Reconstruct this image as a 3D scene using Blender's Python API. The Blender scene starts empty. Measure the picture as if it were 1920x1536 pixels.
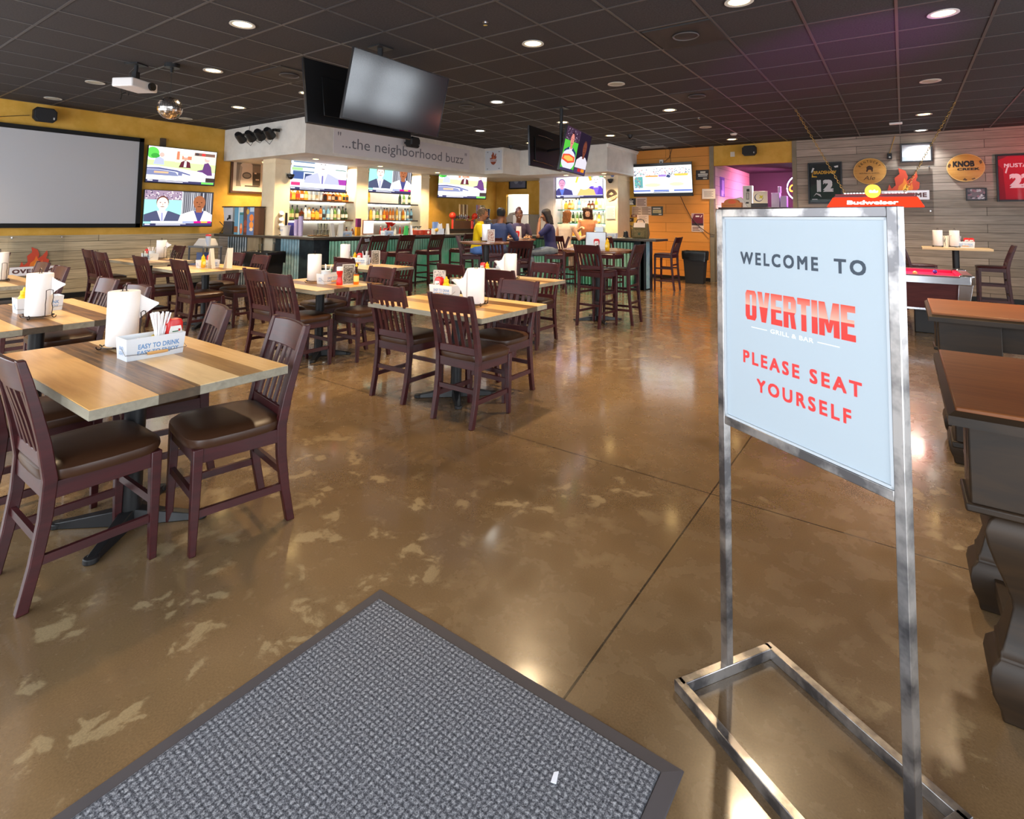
import bpy, bmesh, math, random
from mathutils import Matrix, Vector
PI = math.pi
C = bpy.context.scene.collection
R = math.radians

# ------------------------------------------------------------------ camera
H = 1.46
cam_d = bpy.data.cameras.new('camera')
cam = bpy.data.objects.new('camera', cam_d)
C.objects.link(cam)
cam_d.sensor_fit = 'HORIZONTAL'
cam_d.sensor_width = 36.0
cam_d.lens = 1022.757 * 36.0 / 1920.0
cam_d.shift_y = -(768.0 - 350.784) / 1920.0
cam_d.clip_start = 0.05
yaw, pitch, roll = -0.621442, 0.0602483, 0.0119579
fw = Vector((math.sin(yaw) * math.cos(pitch), math.cos(yaw) * math.cos(pitch), math.sin(pitch)))
rt0 = Vector((math.cos(yaw), -math.sin(yaw), 0))
up0 = rt0.cross(fw)
rt = rt0 * math.cos(roll) + up0 * math.sin(roll)
up = up0 * math.cos(roll) - rt0 * math.sin(roll)
cam.matrix_world = Matrix(((rt.x, up.x, -fw.x, 0), (rt.y, up.y, -fw.y, 0), (rt.z, up.z, -fw.z, H), (0, 0, 0, 1)))
bpy.context.scene.camera = cam

# ------------------------------------------------------------------ look, world
sc = bpy.context.scene
sc.view_settings.view_transform = 'Standard'
sc.view_settings.look = 'None'
sc.view_settings.gamma = 1.0
sc.view_settings.use_curve_mapping = False
sc.view_settings.exposure = 0.85
sc.cycles.max_bounces = 7
sc.cycles.diffuse_bounces = 4
sc.cycles.glossy_bounces = 3
sc.cycles.transmission_bounces = 6
sc.cycles.transparent_max_bounces = 32
sc.cycles.sample_clamp_indirect = 4.0
sc.cycles.caustics_reflective = False
sc.cycles.caustics_refractive = False
sc.cycles.use_denoising = True
w = bpy.data.worlds.new('sky')
sc.world = w
w.use_nodes = True
bg = w.node_tree.nodes['Background']
bg.inputs[0].default_value = (0.86, 0.93, 1.0, 1)
bg.inputs[1].default_value = 4.4

def light(name, kind, loc, energy, color, rot=(0, 0, 0), **kw):
    d = bpy.data.lights.new(name, kind)
    d.energy = energy
    d.color = color
    for k, v in kw.items():
        setattr(d, k, v)
    o = bpy.data.objects.new(name, d)
    o.location = loc
    o.rotation_euler = rot
    C.objects.link(o)
    return o

# daylight enters through the street windows and the entrance behind the camera (portals guide the sky light)
FY, RX, LX, BY, CZ = -1.30, 3.40, -11.96, 13.87, 3.35
def portal(name, loc, rot, sx, sy):
    o = light(name, 'AREA', loc, 1.0, (1, 1, 1), rot, shape='RECTANGLE', size=sx, size_y=sy)
    o.data.cycles.is_portal = True
WIN_F = [(-11.6, -8.4, 0.5, 2.9), (-8.0, -5.2, 0.5, 2.9), (-4.8, -2.3, 0.85, 2.65), (-1.72, 0.2, 0.0, 2.5), (0.7, 3.0, 0.6, 2.6)]
WIN_R = [(0.2, 3.0, 0.1, 2.9), (3.3, 6.2, 0.1, 2.9), (9.1, 10.5, 0.9, 2.4), (10.9, 12.3, 0.9, 2.4)]
for i, (a, b, z0, z1) in enumerate(WIN_F):
    portal('window_light', ((a + b) / 2, FY - 0.06, (z0 + z1) / 2), (PI / 2, 0, 0), b - a, z1 - z0)
for i, (a, b, z0, z1) in enumerate(WIN_R):
    portal('window_light', (RX + 0.06, (a + b) / 2, (z0 + z1) / 2), (PI / 2, 0, PI / 2), b - a, z1 - z0)

# ------------------------------------------------------------------ materials
def S(r, g, b):
    f = lambda v: (v / 255 / 12.92) if v <= 10.3 else ((v / 255 + 0.055) / 1.055) ** 2.4
    return (f(r), f(g), f(b), 1)

_mc = {}
def mat(name, rgb, rough=0.5, metal=0.0, spec=0.5, emit=None, es=0.0, coat=0.0, trans=0.0, alpha=1.0, ior=1.45):
    if name in _mc:
        return _mc[name]
    m = bpy.data.materials.new(name)
    m.use_nodes = True
    b = m.node_tree.nodes['Principled BSDF']
    c = S(*rgb) if len(rgb) == 3 else rgb
    b.inputs['Base Color'].default_value = c
    b.inputs['Roughness'].default_value = rough
    b.inputs['Metallic'].default_value = metal
    b.inputs['Specular IOR Level'].default_value = spec
    b.inputs['Coat Weight'].default_value = coat
    b.inputs['Coat Roughness'].default_value = 0.15
    b.inputs['Transmission Weight'].default_value = trans
    b.inputs['Alpha'].default_value = alpha
    b.inputs['IOR'].default_value = ior
    if emit:
        b.inputs['Emission Color'].default_value = S(*emit)
        b.inputs['Emission Strength'].default_value = es
    _mc[name] = m
    return m

def nt(m):
    t = m.node_tree
    return t, t.nodes, t.links, t.nodes['Principled BSDF']

def node(t, kind, **kw):
    n = t.nodes.new(kind)
    for k, v in kw.items():
        if k.startswith('i_'):
            n.inputs[k[2:].replace('_', ' ')].default_value = v
        else:
            setattr(n, k, v)
    return n

def ramp(t, stops, interp='LINEAR'):
    n = t.nodes.new('ShaderNodeValToRGB')
    n.color_ramp.interpolation = interp
    e = n.color_ramp.elements
    while len(e) < len(stops):
        e.new(0.5)
    for k, (p, c) in enumerate(stops):
        e[k].position = p
        e[k].color = c
    return n

def coords(t, scale=(1, 1, 1), kind='Object', rot=(0, 0, 0), loc=(0, 0, 0)):
    tc = t.nodes.new('ShaderNodeTexCoord')
    mp = t.nodes.new('ShaderNodeMapping')
    mp.inputs['Scale'].default_value = scale
    mp.inputs['Rotation'].default_value = rot
    mp.inputs['Location'].default_value = loc
    t.links.new(tc.outputs[kind], mp.inputs[0])
    return mp.outputs[0]

def wood(name, c1, c2, rough=0.4, scale=(2, 40, 40), coat=0.0, spec=0.5, detail=6, bump=0.0):
    """grain runs along local X for the default scale"""
    if name in _mc:
        return _mc[name]
    m = mat(name, c1, rough, coat=coat, spec=spec)
    t, N, L, b = nt(m)
    v = coords(t, scale)
    n = node(t, 'ShaderNodeTexNoise', i_Scale=1.0, i_Detail=detail, i_Roughness=0.6, i_Distortion=0.6)
    L.new(v, n.inputs['Vector'])
    r = ramp(t, [(0.3, S(*c1)), (0.7, S(*c2))])
    L.new(n.outputs['Fac'], r.inputs[0])
    L.new(r.outputs[0], b.inputs['Base Color'])
    if bump:
        bp = node(t, 'ShaderNodeBump', i_Strength=bump, i_Distance=0.01)
        L.new(n.outputs['Fac'], bp.inputs['Height'])
        L.new(bp.outputs[0], b.inputs['Normal'])
    return m

def planks(name, c1, c2, mortar, axis, row=0.18, width=2.4, rough=0.65, contrast=0.5, off=(0, 0, 0)):
    """horizontal boards on a wall; axis = world axis the boards run along"""
    m = mat(name, c1, rough, spec=0.3)
    t, N, L, b = nt(m)
    tc = node(t, 'ShaderNodeTexCoord')
    sep = node(t, 'ShaderNodeSeparateXYZ')
    L.new(tc.outputs['Object'], sep.inputs[0])
    cmb = node(t, 'ShaderNodeCombineXYZ')
    L.new(sep.outputs[0 if axis == 'x' else 1], cmb.inputs[0])
    L.new(sep.outputs[2], cmb.inputs[1])
    br = node(t, 'ShaderNodeTexBrick', offset=0.37, i_Scale=1.0, i_Mortar_Size=0.004, i_Mortar_Smooth=0.3, i_Bias=0.0, i_Brick_Width=width, i_Row_Height=row)
    br.inputs['Color1'].default_value = S(*c1)
    br.inputs['Color2'].default_value = S(*c2)
    br.inputs['Mortar'].default_value = S(*mortar)
    L.new(cmb.outputs[0], br.inputs['Vector'])
    mp = node(t, 'ShaderNodeMapping')
    mp.inputs['Scale'].default_value = (1.6, 42, 1)
    L.new(cmb.outputs[0], mp.inputs[0])
    n = node(t, 'ShaderNodeTexNoise', i_Scale=1.0, i_Detail=7, i_Roughness=0.65, i_Distortion=0.4)
    L.new(mp.outputs[0], n.inputs['Vector'])
    r = ramp(t, [(0.25, (1 - contrast,) * 3 + (1,)), (0.75, (1 + contrast * .5,) * 3 + (1,))])
    L.new(n.outputs['Fac'], r.inputs[0])
    mx = node(t, 'ShaderNodeMix', data_type='RGBA', blend_type='MULTIPLY')
    mx.inputs['Factor'].default_value = 1.0
    L.new(br.outputs['Color'], mx.inputs[6])
    L.new(r.outputs[0], mx.inputs[7])
    L.new(mx.outputs[2], b.inputs['Base Color'])
    bp = node(t, 'ShaderNodeBump', i_Strength=0.6, i_Distance=0.006, invert=True)
    L.new(br.outputs['Fac'], bp.inputs['Height'])
    L.new(bp.outputs[0], b.inputs['Normal'])
    return m

def speckle(name, c1, c2, scale, rough=0.8, bump=0.0, lo=.4, hi=.6, spec=.3):
    m = mat(name, c1, rough, spec=spec)
    t, N, L, b = nt(m)
    v = coords(t)
    n = node(t, 'ShaderNodeTexNoise', i_Scale=scale, i_Detail=4, i_Roughness=0.6)
    L.new(v, n.inputs['Vector'])
    r = ramp(t, [(lo, S(*c1)), (hi, S(*c2))])
    L.new(n.outputs['Fac'], r.inputs[0])
    L.new(r.outputs[0], b.inputs['Base Color'])
    if bump:
        bp = node(t, 'ShaderNodeBump', i_Strength=bump, i_Distance=0.004)
        L.new(n.outputs['Fac'], bp.inputs['Height'])
        L.new(bp.outputs[0], b.inputs['Normal'])
    return m

def emis(rgb, es=1.0):
    k = 'glow_%d_%d_%d_%d' % (rgb[0], rgb[1], rgb[2], int(es * 10))
    if k in _mc:
        return _mc[k]
    m = bpy.data.materials.new(k)
    m.use_nodes = True
    t = m.node_tree
    t.nodes.clear()
    e = t.nodes.new('ShaderNodeEmission')
    e.inputs[0].default_value = S(*rgb)
    e.inputs[1].default_value = es
    o = t.nodes.new('ShaderNodeOutputMaterial')
    t.links.new(e.outputs[0], o.inputs[0])
    _mc[k] = m
    return m

def paint(rgb, rough=0.55, **kw):
    return mat('paint_%d_%d_%d_%d' % (*rgb, int(rough * 100)), rgb, rough, **kw)

def clear(name, rgb=(255, 255, 255), rough=0.05, mixf=0.25):
    """thin clear glass or acrylic: mostly see-through with a glossy skin"""
    if name in _mc:
        return _mc[name]
    m = bpy.data.materials.new(name)
    m.use_nodes = True
    t = m.node_tree
    t.nodes.clear()
    tr = t.nodes.new('ShaderNodeBsdfTransparent')
    tr.inputs[0].default_value = S(*rgb)
    gl = t.nodes.new('ShaderNodeBsdfGlossy')
    gl.inputs['Roughness'].default_value = rough
    fr = t.nodes.new('ShaderNodeLayerWeight')
    fr.inputs[0].default_value = mixf
    mx = t.nodes.new('ShaderNodeMixShader')
    o = t.nodes.new('ShaderNodeOutputMaterial')
    t.links.new(fr.outputs['Fresnel'], mx.inputs[0])
    t.links.new(tr.outputs[0], mx.inputs[1])
    t.links.new(gl.outputs[0], mx.inputs[2])
    t.links.new(mx.outputs[0], o.inputs[0])
    _mc[name] = m
    return m

# ------------------------------------------------------------------ mesh helpers
I4 = Matrix.Identity(4)
def T(x, y, z): return Matrix.Translation((x, y, z))
def RX_(a): return Matrix.Rotation(a, 4, 'X')
def RY_(a): return Matrix.Rotation(a, 4, 'Y')
def RZ_(a): return Matrix.Rotation(a, 4, 'Z')

class MB:
    def __init__(s, m=None):
        s.bm = bmesh.new(); s.mats = []; s.cur = m; s.M = I4
    def mi(s, m):
        m = m or s.cur
        if m not in s.mats: s.mats.append(m)
        return s.mats.index(m)
    def v(s, p): return s.bm.verts.new(s.M @ Vector(p))
    def face(s, vs, m=None):
        try:
            f = s.bm.faces.new(vs)
        except ValueError:
            return None
        f.material_index = s.mi(m)
        return f
    def hexa(s, p, m=None):
        v = [s.v(q) for q in p]
        for q in ((0, 3, 2, 1), (4, 5, 6, 7), (0, 1, 5, 4), (1, 2, 6, 5), (2, 3, 7, 6), (3, 0, 4, 7)):
            s.face([v[i] for i in q], m)
        return s
    def box(s, x0, x1, y0, y1, z0, z1, m=None):
        return s.hexa([(x0, y0, z0), (x1, y0, z0), (x1, y1, z0), (x0, y1, z0), (x0, y0, z1), (x1, y0, z1), (x1, y1, z1), (x0, y1, z1)], m)
    def cbox(s, c, d, m=None):
        return s.box(c[0] - d[0] / 2, c[0] + d[0] / 2, c[1] - d[1] / 2, c[1] + d[1] / 2, c[2] - d[2] / 2, c[2] + d[2] / 2, m)
    def loft(s, rings, m=None, cap=True, closed=True):
        V = [[s.v(p) for p in r] for r in rings]
        n = len(V[0])
        for a, b in zip(V, V[1:]):
            for i in range(n if closed else n - 1):
                j = (i + 1) % n
                s.face([a[i], a[j], b[j], b[i]], m)
        if cap:
            s.face(V[0][::-1], m); s.face(V[-1], m)
        return s
    def lathe(s, prof, c=(0, 0, 0), n=16, m=None, sx=1, sy=1, cap=True):
        rings = [[(c[0] + r * sx * math.cos(2 * PI * k / n), c[1] + r * sy * math.sin(2 * PI * k / n), c[2] + z) for k in range(n)] for r, z in prof]
        return s.loft(rings, m, cap)
    def cyl(s, c, r, h, n=16, m=None, r2=None):
        return s.lathe([(r, 0), (r if r2 is None else r2, h)], c, n, m)
    def ball(s, c, r, m=None, n=12, k=8, sc=(1, 1, 1)):
        rings = []
        for i in range(1, k):
            a = -PI / 2 + PI * i / k
            rings.append([(c[0] + r * sc[0] * math.cos(a) * math.cos(2 * PI * j / n), c[1] + r * sc[1] * math.cos(a) * math.sin(2 * PI * j / n), c[2] + r * sc[2] * math.sin(a)) for j in range(n)])
        V = [[s.v(p) for p in q] for q in rings]
        for a, b in zip(V, V[1:]):
            for i in range(n):
                j = (i + 1) % n
                s.face([a[i], a[j], b[j], b[i]], m)
        lo = s.v((c[0], c[1], c[2] - r * sc[2])); hi = s.v((c[0], c[1], c[2] + r * sc[2]))
        for i in range(n):
            j = (i + 1) % n
            s.face([lo, V[0][j], V[0][i]], m); s.face([V[-1][i], V[-1][j], hi], m)
        return s
    def tube(s, pts, r, n=6, m=None, closed=False):
        P = [Vector(p) for p in pts]
        rings = []
        ref = Vector((0, 0, 1))
        for i, p in enumerate(P):
            if closed:
                d = P[(i + 1) % len(P)] - P[i - 1]
            else:
                d = P[min(i + 1, len(P) - 1)] - P[max(i - 1, 0)]
            d.normalize()
            a = d.cross(ref)
            if a.length < 0.1:
                a = d.cross(Vector((1, 0, 0)))
            a.normalize(); b = d.cross(a)
            rr = r[i] if isinstance(r, (list, tuple)) else r
            rings.append([p + (a * math.cos(2 * PI * k / n) + b * math.sin(2 * PI * k / n)) * rr for k in range(n)])
        if closed: rings.append(rings[0])
        return s.loft(rings, m, not closed)
    def bar(s, pts, w, d, m=None):
        """rectangular section swept along pts: w across X, d across Y"""
        rings = []
        for i, p in enumerate(pts):
            ww = w[i] if isinstance(w, (list, tuple)) else w
            dd = d[i] if isinstance(d, (list, tuple)) else d
            x, y, z = p
            rings.append([(x - ww / 2, y - dd / 2, z), (x + ww / 2, y - dd / 2, z), (x + ww / 2, y + dd / 2, z), (x - ww / 2, y + dd / 2, z)])
        return s.loft(rings, m)
    def prism(s, pts, y0, y1, m=None):
        """polygon in XZ extruded along Y"""
        return s.loft([[(x, y0, z) for x, z in pts], [(x, y1, z) for x, z in pts]], m)
    def poly(s, pts, m=None):
        return s.face([s.v(p) for p in pts], m)
    def disc2(s, cx, cz, rx, rz, y, m=None, n=20, a0=0, a1=2 * PI):
        full = abs(a1 - a0 - 2 * PI) < 1e-6
        k = n if full else n + 1
        return s.poly([(cx + rx * math.cos(a0 + (a1 - a0) * i / n), y, cz + rz * math.sin(a0 + (a1 - a0) * i / n)) for i in range(k)], m)
    def build(s, name, parent=None, loc=None, rot=None, smooth=38, bevel=0.0, seg=2, sub=0):
        bmesh.ops.recalc_face_normals(s.bm, faces=s.bm.faces[:]) if s.bm.faces else None
        if smooth:
            for f in s.bm.faces: f.smooth = True
            for e in s.bm.edges:
                if len(e.link_faces) == 2:
                    try:
                        if e.calc_face_angle() > R(smooth): e.smooth = False
                    except ValueError:
                        pass
                else:
                    e.smooth = False
        me = bpy.data.meshes.new(name)
        s.bm.to_mesh(me); s.bm.free()
        for m in s.mats: me.materials.append(m)
        o = bpy.data.objects.new(name, me)
        C.objects.link(o)
        if parent: o.parent = parent
        if loc: o.location = loc
        if rot: o.rotation_euler = rot
        if bevel:
            b = o.modifiers.new('Bevel', 'BEVEL'); b.width = bevel; b.segments = seg; b.limit_method = 'ANGLE'; b.angle_limit = R(40)
        if sub:
            u = o.modifiers.new('Subdivision', 'SUBSURF'); u.levels = sub; u.render_levels = sub
        return o

def tag(o, label=None, cat=None, group=None, kind=None):
    if label: o['label'] = label
    if cat: o['category'] = cat
    if group: o['group'] = group
    if kind: o['kind'] = kind
    return o

def thing(name, label, cat, loc=(0, 0, 0), rz=0.0, group=None, rx=0.0):
    o = bpy.data.objects.new(name, None)
    C.objects.link(o)
    o.empty_display_size = 0.1
    o.location = loc
    o.rotation_euler = (rx, 0, rz)
    return tag(o, label, cat, group)

def kids(o): return [c for c in list(C.objects) if c.parent == o]
_kc = {}
def dup(root, loc, rz=0.0, label=None, group=None):
    """copy a thing with its parts and sub-parts"""
    r = root.copy(); C.objects.link(r)
    r.location = loc; r.rotation_euler = (root.rotation_euler.x, 0, rz)
    if label: r['label'] = label
    if group: r['group'] = group
    ks = _kc.get(root.name)
    if ks is None:
        ks = _kc[root.name] = [(c, kids(c)) for c in kids(root)]
    for c, gs in ks:
        d = c.copy(); C.objects.link(d); d.parent = r
        for g in gs:
            e = g.copy(); C.objects.link(e); e.parent = d
    return r

def structure(o): return tag(o, kind='structure')

_tc = {}
def text_mesh(s, bold=0.0, space=1.0):
    k = (s, bold, space)
    if k in _tc: return _tc[k]
    cu = bpy.data.curves.new('lettering', 'FONT')
    cu.body = s; cu.size = 1.0; cu.space_character = space; cu.align_x = 'CENTER'
    cu.extrude = 0.0; cu.resolution_u = 3
    t = bpy.data.objects.new('lettering', cu); C.objects.link(t)
    dg = bpy.context.evaluated_depsgraph_get()
    me = bpy.data.meshes.new_from_object(t.evaluated_get(dg))
    C.objects.unlink(t); bpy.data.objects.remove(t)
    xs = [v.co.x for v in me.vertices]; ys = [v.co.y for v in me.vertices]
    bb = (min(xs), max(xs), min(ys), max(ys))
    _tc[k] = ([(v.co.x, v.co.y) for v in me.vertices], [tuple(p.vertices) for p in me.polygons], bb)
    bpy.data.meshes.remove(me)
    return _tc[k]

def put_text(mb, s, cx, cz, w, h, y, m, bold=0.02, space=1.0, depth=0.0, shear=0.0, M=None):
    """lettering fitted to a w x h box in the XZ plane facing -Y (appended to mb)"""
    vs, fs, bb = text_mesh(s, 0.0, space)
    b2 = bold * .9
    sx = w / (bb[1] - bb[0]); sz = h / (bb[3] - bb[2])
    sx = w / (bb[1] - bb[0] + 2 * b2); sz = h / (bb[3] - bb[2] + 2 * b2)
    old = mb.M
    if M is not None: mb.M = old @ M
    for k, (ox, oz) in enumerate(((0, 0),) if b2 <= 0 else ((-b2, -b2), (-b2, b2), (b2, -b2), (b2, b2), (0, 0))):
        V = []
        for x, z in vs:
            a = (x + ox - (bb[0] + bb[1]) / 2) * sx; b = (z + oz - (bb[2] + bb[3]) / 2) * sz
            V.append(mb.v((cx + a + shear * b, y - k * .00003, cz + b)))
        for f in fs: mb.face([V[i] for i in f], m)
    mb.M = old
    return mb

# ------------------------------------------------------------------ shared materials
wall_yellow = speckle('wall_yellow', (204, 156, 62), (216, 168, 78), 3.0, 0.75, 0.0)
tan_grey = speckle('tan_grey_paint', (128, 118, 100), (140, 128, 108), 4.0, 0.7)
white_wall = speckle('white_wall', (214, 208, 200), (226, 220, 212), 3.0, 0.7)
cream = speckle('cream_paint', (232, 212, 178), (240, 222, 190), 3.0, 0.6)
grey_boards = planks('grey_boards', (154, 140, 126), (180, 164, 150), (72, 62, 56), 'x', 0.165, 2.1)
grey_boards_y = planks('grey_boards_side', (188, 170, 138), (208, 190, 158), (92, 80, 66), 'y', 0.165, 2.3)
orange_boards = planks('orange_boards', (216, 140, 62), (226, 152, 72), (140, 84, 36), 'x', 0.24, 5.0, 0.55, 0.12)
black_metal = mat('black_metal', (26, 26, 28), 0.42, spec=0.5)
black_plastic = mat('black_plastic', (18, 18, 20), 0.45)
chrome = mat('chrome', (200, 200, 205), 0.18, metal=1.0)
dark_wood = wood('mahogany', (47, 14, 17), (70, 23, 26), 0.38, (3, 3, 30), coat=0.08)
vinyl = mat('brown_vinyl', (62, 38, 24), 0.36, spec=0.5)

# floor: polished, stained concrete with worn patches and saw-cut joints
m = mat('polished_concrete', (110, 88, 60), 0.3, spec=0.5)
t, N, L, b = nt(m)
v = coords(t)
n1 = node(t, 'ShaderNodeTexNoise', i_Scale=0.55, i_Detail=5, i_Roughness=0.55); L.new(v, n1.inputs['Vector'])
n2 = node(t, 'ShaderNodeTexNoise', i_Scale=6.5, i_Detail=9, i_Roughness=0.62, i_Distortion=0.3); L.new(v, n2.inputs['Vector'])
n3 = node(t, 'ShaderNodeTexNoise', i_Scale=160.0, i_Detail=2); L.new(v, n3.inputs['Vector'])
r1 = ramp(t, [(0.35, S(88, 70, 49)), (0.65, S(130, 105, 74))]); L.new(n1.outputs['Fac'], r1.inputs[0])
r2 = ramp(t, [(0.57, (0, 0, 0, 1)), (0.61, (1, 1, 1, 1))]); L.new(n2.outputs['Fac'], r2.inputs[0])
# worn patches only where feet scrape: around the tables
n4 = node(t, 'ShaderNodeTexNoise', i_Scale=0.42, i_Detail=2); L.new(v, n4.inputs['Vector'])
r4 = ramp(t, [(0.47, (0, 0, 0, 1)), (0.58, (1, 1, 1, 1))]); L.new(n4.outputs['Fac'], r4.inputs[0])
mm = node(t, 'ShaderNodeMath', operation='MULTIPLY'); L.new(r2.outputs[0], mm.inputs[0]); L.new(r4.outputs[0], mm.inputs[1])
mm2 = node(t, 'ShaderNodeMath', operation='MULTIPLY'); L.new(mm.outputs[0], mm2.inputs[0]); mm2.inputs[1].default_value = 0.42
mx = node(t, 'ShaderNodeMix', data_type='RGBA'); L.new(mm2.outputs[0], mx.inputs['Factor'])
L.new(r1.outputs[0], mx.inputs[6]); mx.inputs[7].default_value = S(182, 162, 124)
r3 = ramp(t, [(0.3, (0.82, 0.82, 0.82, 1)), (0.7, (1.08, 1.08, 1.08, 1))]); L.new(n3.outputs['Fac'], r3.inputs[0])
mu = node(t, 'ShaderNodeMix', data_type='RGBA', blend_type='MULTIPLY'); mu.inputs['Factor'].default_value = 1
L.new(mx.outputs[2], mu.inputs[6]); L.new(r3.outputs[0], mu.inputs[7])
sep = node(t, 'ShaderNodeSeparateXYZ'); L.new(v, sep.inputs[0])
def joint(axis, off, period):
    a = node(t, 'ShaderNodeMath', operation='ADD'); L.new(sep.outputs[axis], a.inputs[0]); a.inputs[1].default_value = off
    q = node(t, 'ShaderNodeMath', operation='PINGPONG'); L.new(a.outputs[0], q.inputs[0]); q.inputs[1].default_value = period / 2
    l = node(t, 'ShaderNodeMath', operation='LESS_THAN'); L.new(q.outputs[0], l.inputs[0]); l.inputs[1].default_value = 0.004
    return l.outputs[0]
jx, jy = joint(0, 0.88, 3.6), joint(1, -3.1, 3.6)
ad = node(t, 'ShaderNodeMath', operation='MAXIMUM'); L.new(jx, ad.inputs[0]); L.new(jy, ad.inputs[1])
mj = node(t, 'ShaderNodeMix', data_type='RGBA'); L.new(ad.outputs[0], mj.inputs['Factor'])
L.new(mu.outputs[2], mj.inputs[6]); mj.inputs[7].default_value = S(48, 38, 28)
L.new(mj.outputs[2], b.inputs['Base Color'])
rr = ramp(t, [(0.3, (0.16, 0.16, 0.16, 1)), (0.7, (0.36, 0.36, 0.36, 1))]); L.new(n2.outputs['Fac'], rr.inputs[0])
L.new(rr.outputs[0], b.inputs['Roughness'])
bp = node(t, 'ShaderNodeBump', i_Strength=0.05, i_Distance=0.01); L.new(n2.outputs['Fac'], bp.inputs['Height']); L.new(bp.outputs[0], b.inputs['Normal'])
b.inputs['Coat Weight'].default_value = 0.8
b.inputs['Coat Roughness'].default_value = 0.11
b.inputs['Coat IOR'].default_value = 1.6
concrete = m

tile_black = speckle('ceiling_tile', (50, 47, 48), (62, 58, 59), 60.0, 0.8, 0.25)
grid_black = mat('ceiling_grid_metal', (70, 66, 66), 0.38, spec=0.6)

# ------------------------------------------------------------------ room shell
structure(MB(concrete).box(LX - .1, RX + .1, FY - .1, 18.5, -0.12, 0).build('floor', smooth=0))
structure(MB(tile_black).box(LX - .1, RX + .1, FY - .1, BY + .12, CZ, CZ + .1).build('ceiling', smooth=0))
g = MB(grid_black)
k = -17
while k * 0.702 < RX:
    x = k * 0.702
    if x > LX: g.box(x - .012, x + .012, FY, BY, CZ - .006, CZ + .01)
    k += 1
y = 0.166 - 2 * 0.696
while y < BY:
    if y > FY: g.box(LX, RX, y - .011, y + .011, CZ - .0055, CZ + .01)
    y += 0.696
structure(g.build('trim_1', smooth=0))

structure(MB(grey_boards_y).box(LX - .1, LX, FY, BY, 0, 1.10).box(LX - .1, LX - .012, FY, BY, 1.10, CZ, wall_yellow).build('wall_left', smooth=0))
structure(MB(black_plastic).box(LX, LX + .015, FY, 6.3, 0, 0.09).build('baseboard_left', smooth=0))

OPX0, OPX1, OPZ = -3.78, -2.03, 2.86
KX0, KX1, KZ = -10.15, -9.30, 2.26
wb = MB(wall_yellow)
wb.box(LX, KX0, BY, BY + .12, 0, CZ).box(KX0, KX1, BY, BY + .12, KZ, CZ).box(KX1, -5.8, BY, BY + .12, 0, CZ)
wb.box(-5.8, OPX0 - .1, BY, BY + .12, 0, CZ, orange_boards)
wb.box(OPX0 - .1, OPX0, BY - .03, BY + .12, 0, CZ, tan_grey)
wb.box(OPX0, OPX1, BY, BY + .12, OPZ, CZ)
wb.box(OPX1, RX, BY, BY + .12, 0, CZ, grey_boards)
structure(wb.build('wall_back', smooth=0))
structure(MB(tan_grey).box(OPX1, OPX1 + .09, BY - .02, BY, 0, CZ).build('trim_2', smooth=0))
structure(MB(black_plastic).box(-5.7, OPX0 - .1, BY - .015, BY, 0, 0.09).box(OPX1 + .09, RX, BY - .015, BY, 0, 0.09).build('baseboard_back', smooth=0))

def holed_wall(axis, plane, th, lo, hi, holes, m):
    mb = MB(m)
    def put(a, b, z0, z1):
        if b - a < 1e-4 or z1 - z0 < 1e-4: return
        if axis == 'x': mb.box(a, b, plane - th, plane, z0, z1)
        else: mb.box(plane, plane + th, a, b, z0, z1)
    c = lo
    for a, b, z0, z1 in holes:
        put(c, a, 0, CZ); put(a, b, 0, z0); put(a, b, z1, CZ); c = b
    put(c, hi, 0, CZ)
    return mb
structure(holed_wall('x', FY, .12, LX, RX, WIN_F, white_wall).build('wall_front', smooth=0))
structure(holed_wall('y', RX, .12, FY, BY, WIN_R, grey_boards_y).build('wall_right', smooth=0))
wn = 1
for a, b, z0, z1 in WIN_F:
    mb = MB(black_metal)
    for p in (a, (a + b) / 2, b): mb.box(p - .03, p + .03, FY - .09, FY - .03, z0, z1)
    mb.box(a, b, FY - .09, FY - .03, z1 - .06, z1).box(a, b, FY - .09, FY - .03, z0, z0 + .06)
    structure(mb.build('window_%d' % wn if z0 > 0 else 'door_1', smooth=0)); wn += z0 > 0
for a, b, z0, z1 in WIN_R:
    mb = MB(black_metal)
    for p in (a, (a + b) / 2, b): mb.box(RX + .03, RX + .09, p - .03, p + .03, z0, z1)
    for p in (z0 + .03, (z0 + z1) / 2, z1 - .03): mb.box(RX + .03, RX + .09, a, b, p - .03, p + .03)
    structure(mb.build('window_%d' % wn, smooth=0)); wn += 1

# bar soffit (dropped white fascia)
SZ = 2.66
foot = [(LX + .001, 5.94), (-8.98, 5.94), (-8.98, 11.28), (-8.37, 11.28), (-8.37, 12.05), (-5.8, 12.05), (-5.8, BY - .001), (LX + .001, BY - .001)]
structure(MB(white_wall).loft([[(x, y, SZ) for x, y in foot], [(x, y, CZ - .012) for x, y in foot]]).build('trim_3', smooth=0))
# crown strip on the fascia
mb = MB(paint((230, 226, 220)))
mb.box(-5.8, -5.765, 12.02, BY, CZ - .09, CZ - .012).box(-5.8, -5.74, 12.0, BY, CZ - .05, CZ - .012).box(-5.8, -5.77, 12.02, BY, SZ, SZ + .04)
structure(mb.build('trim_4', smooth=0))

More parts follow.
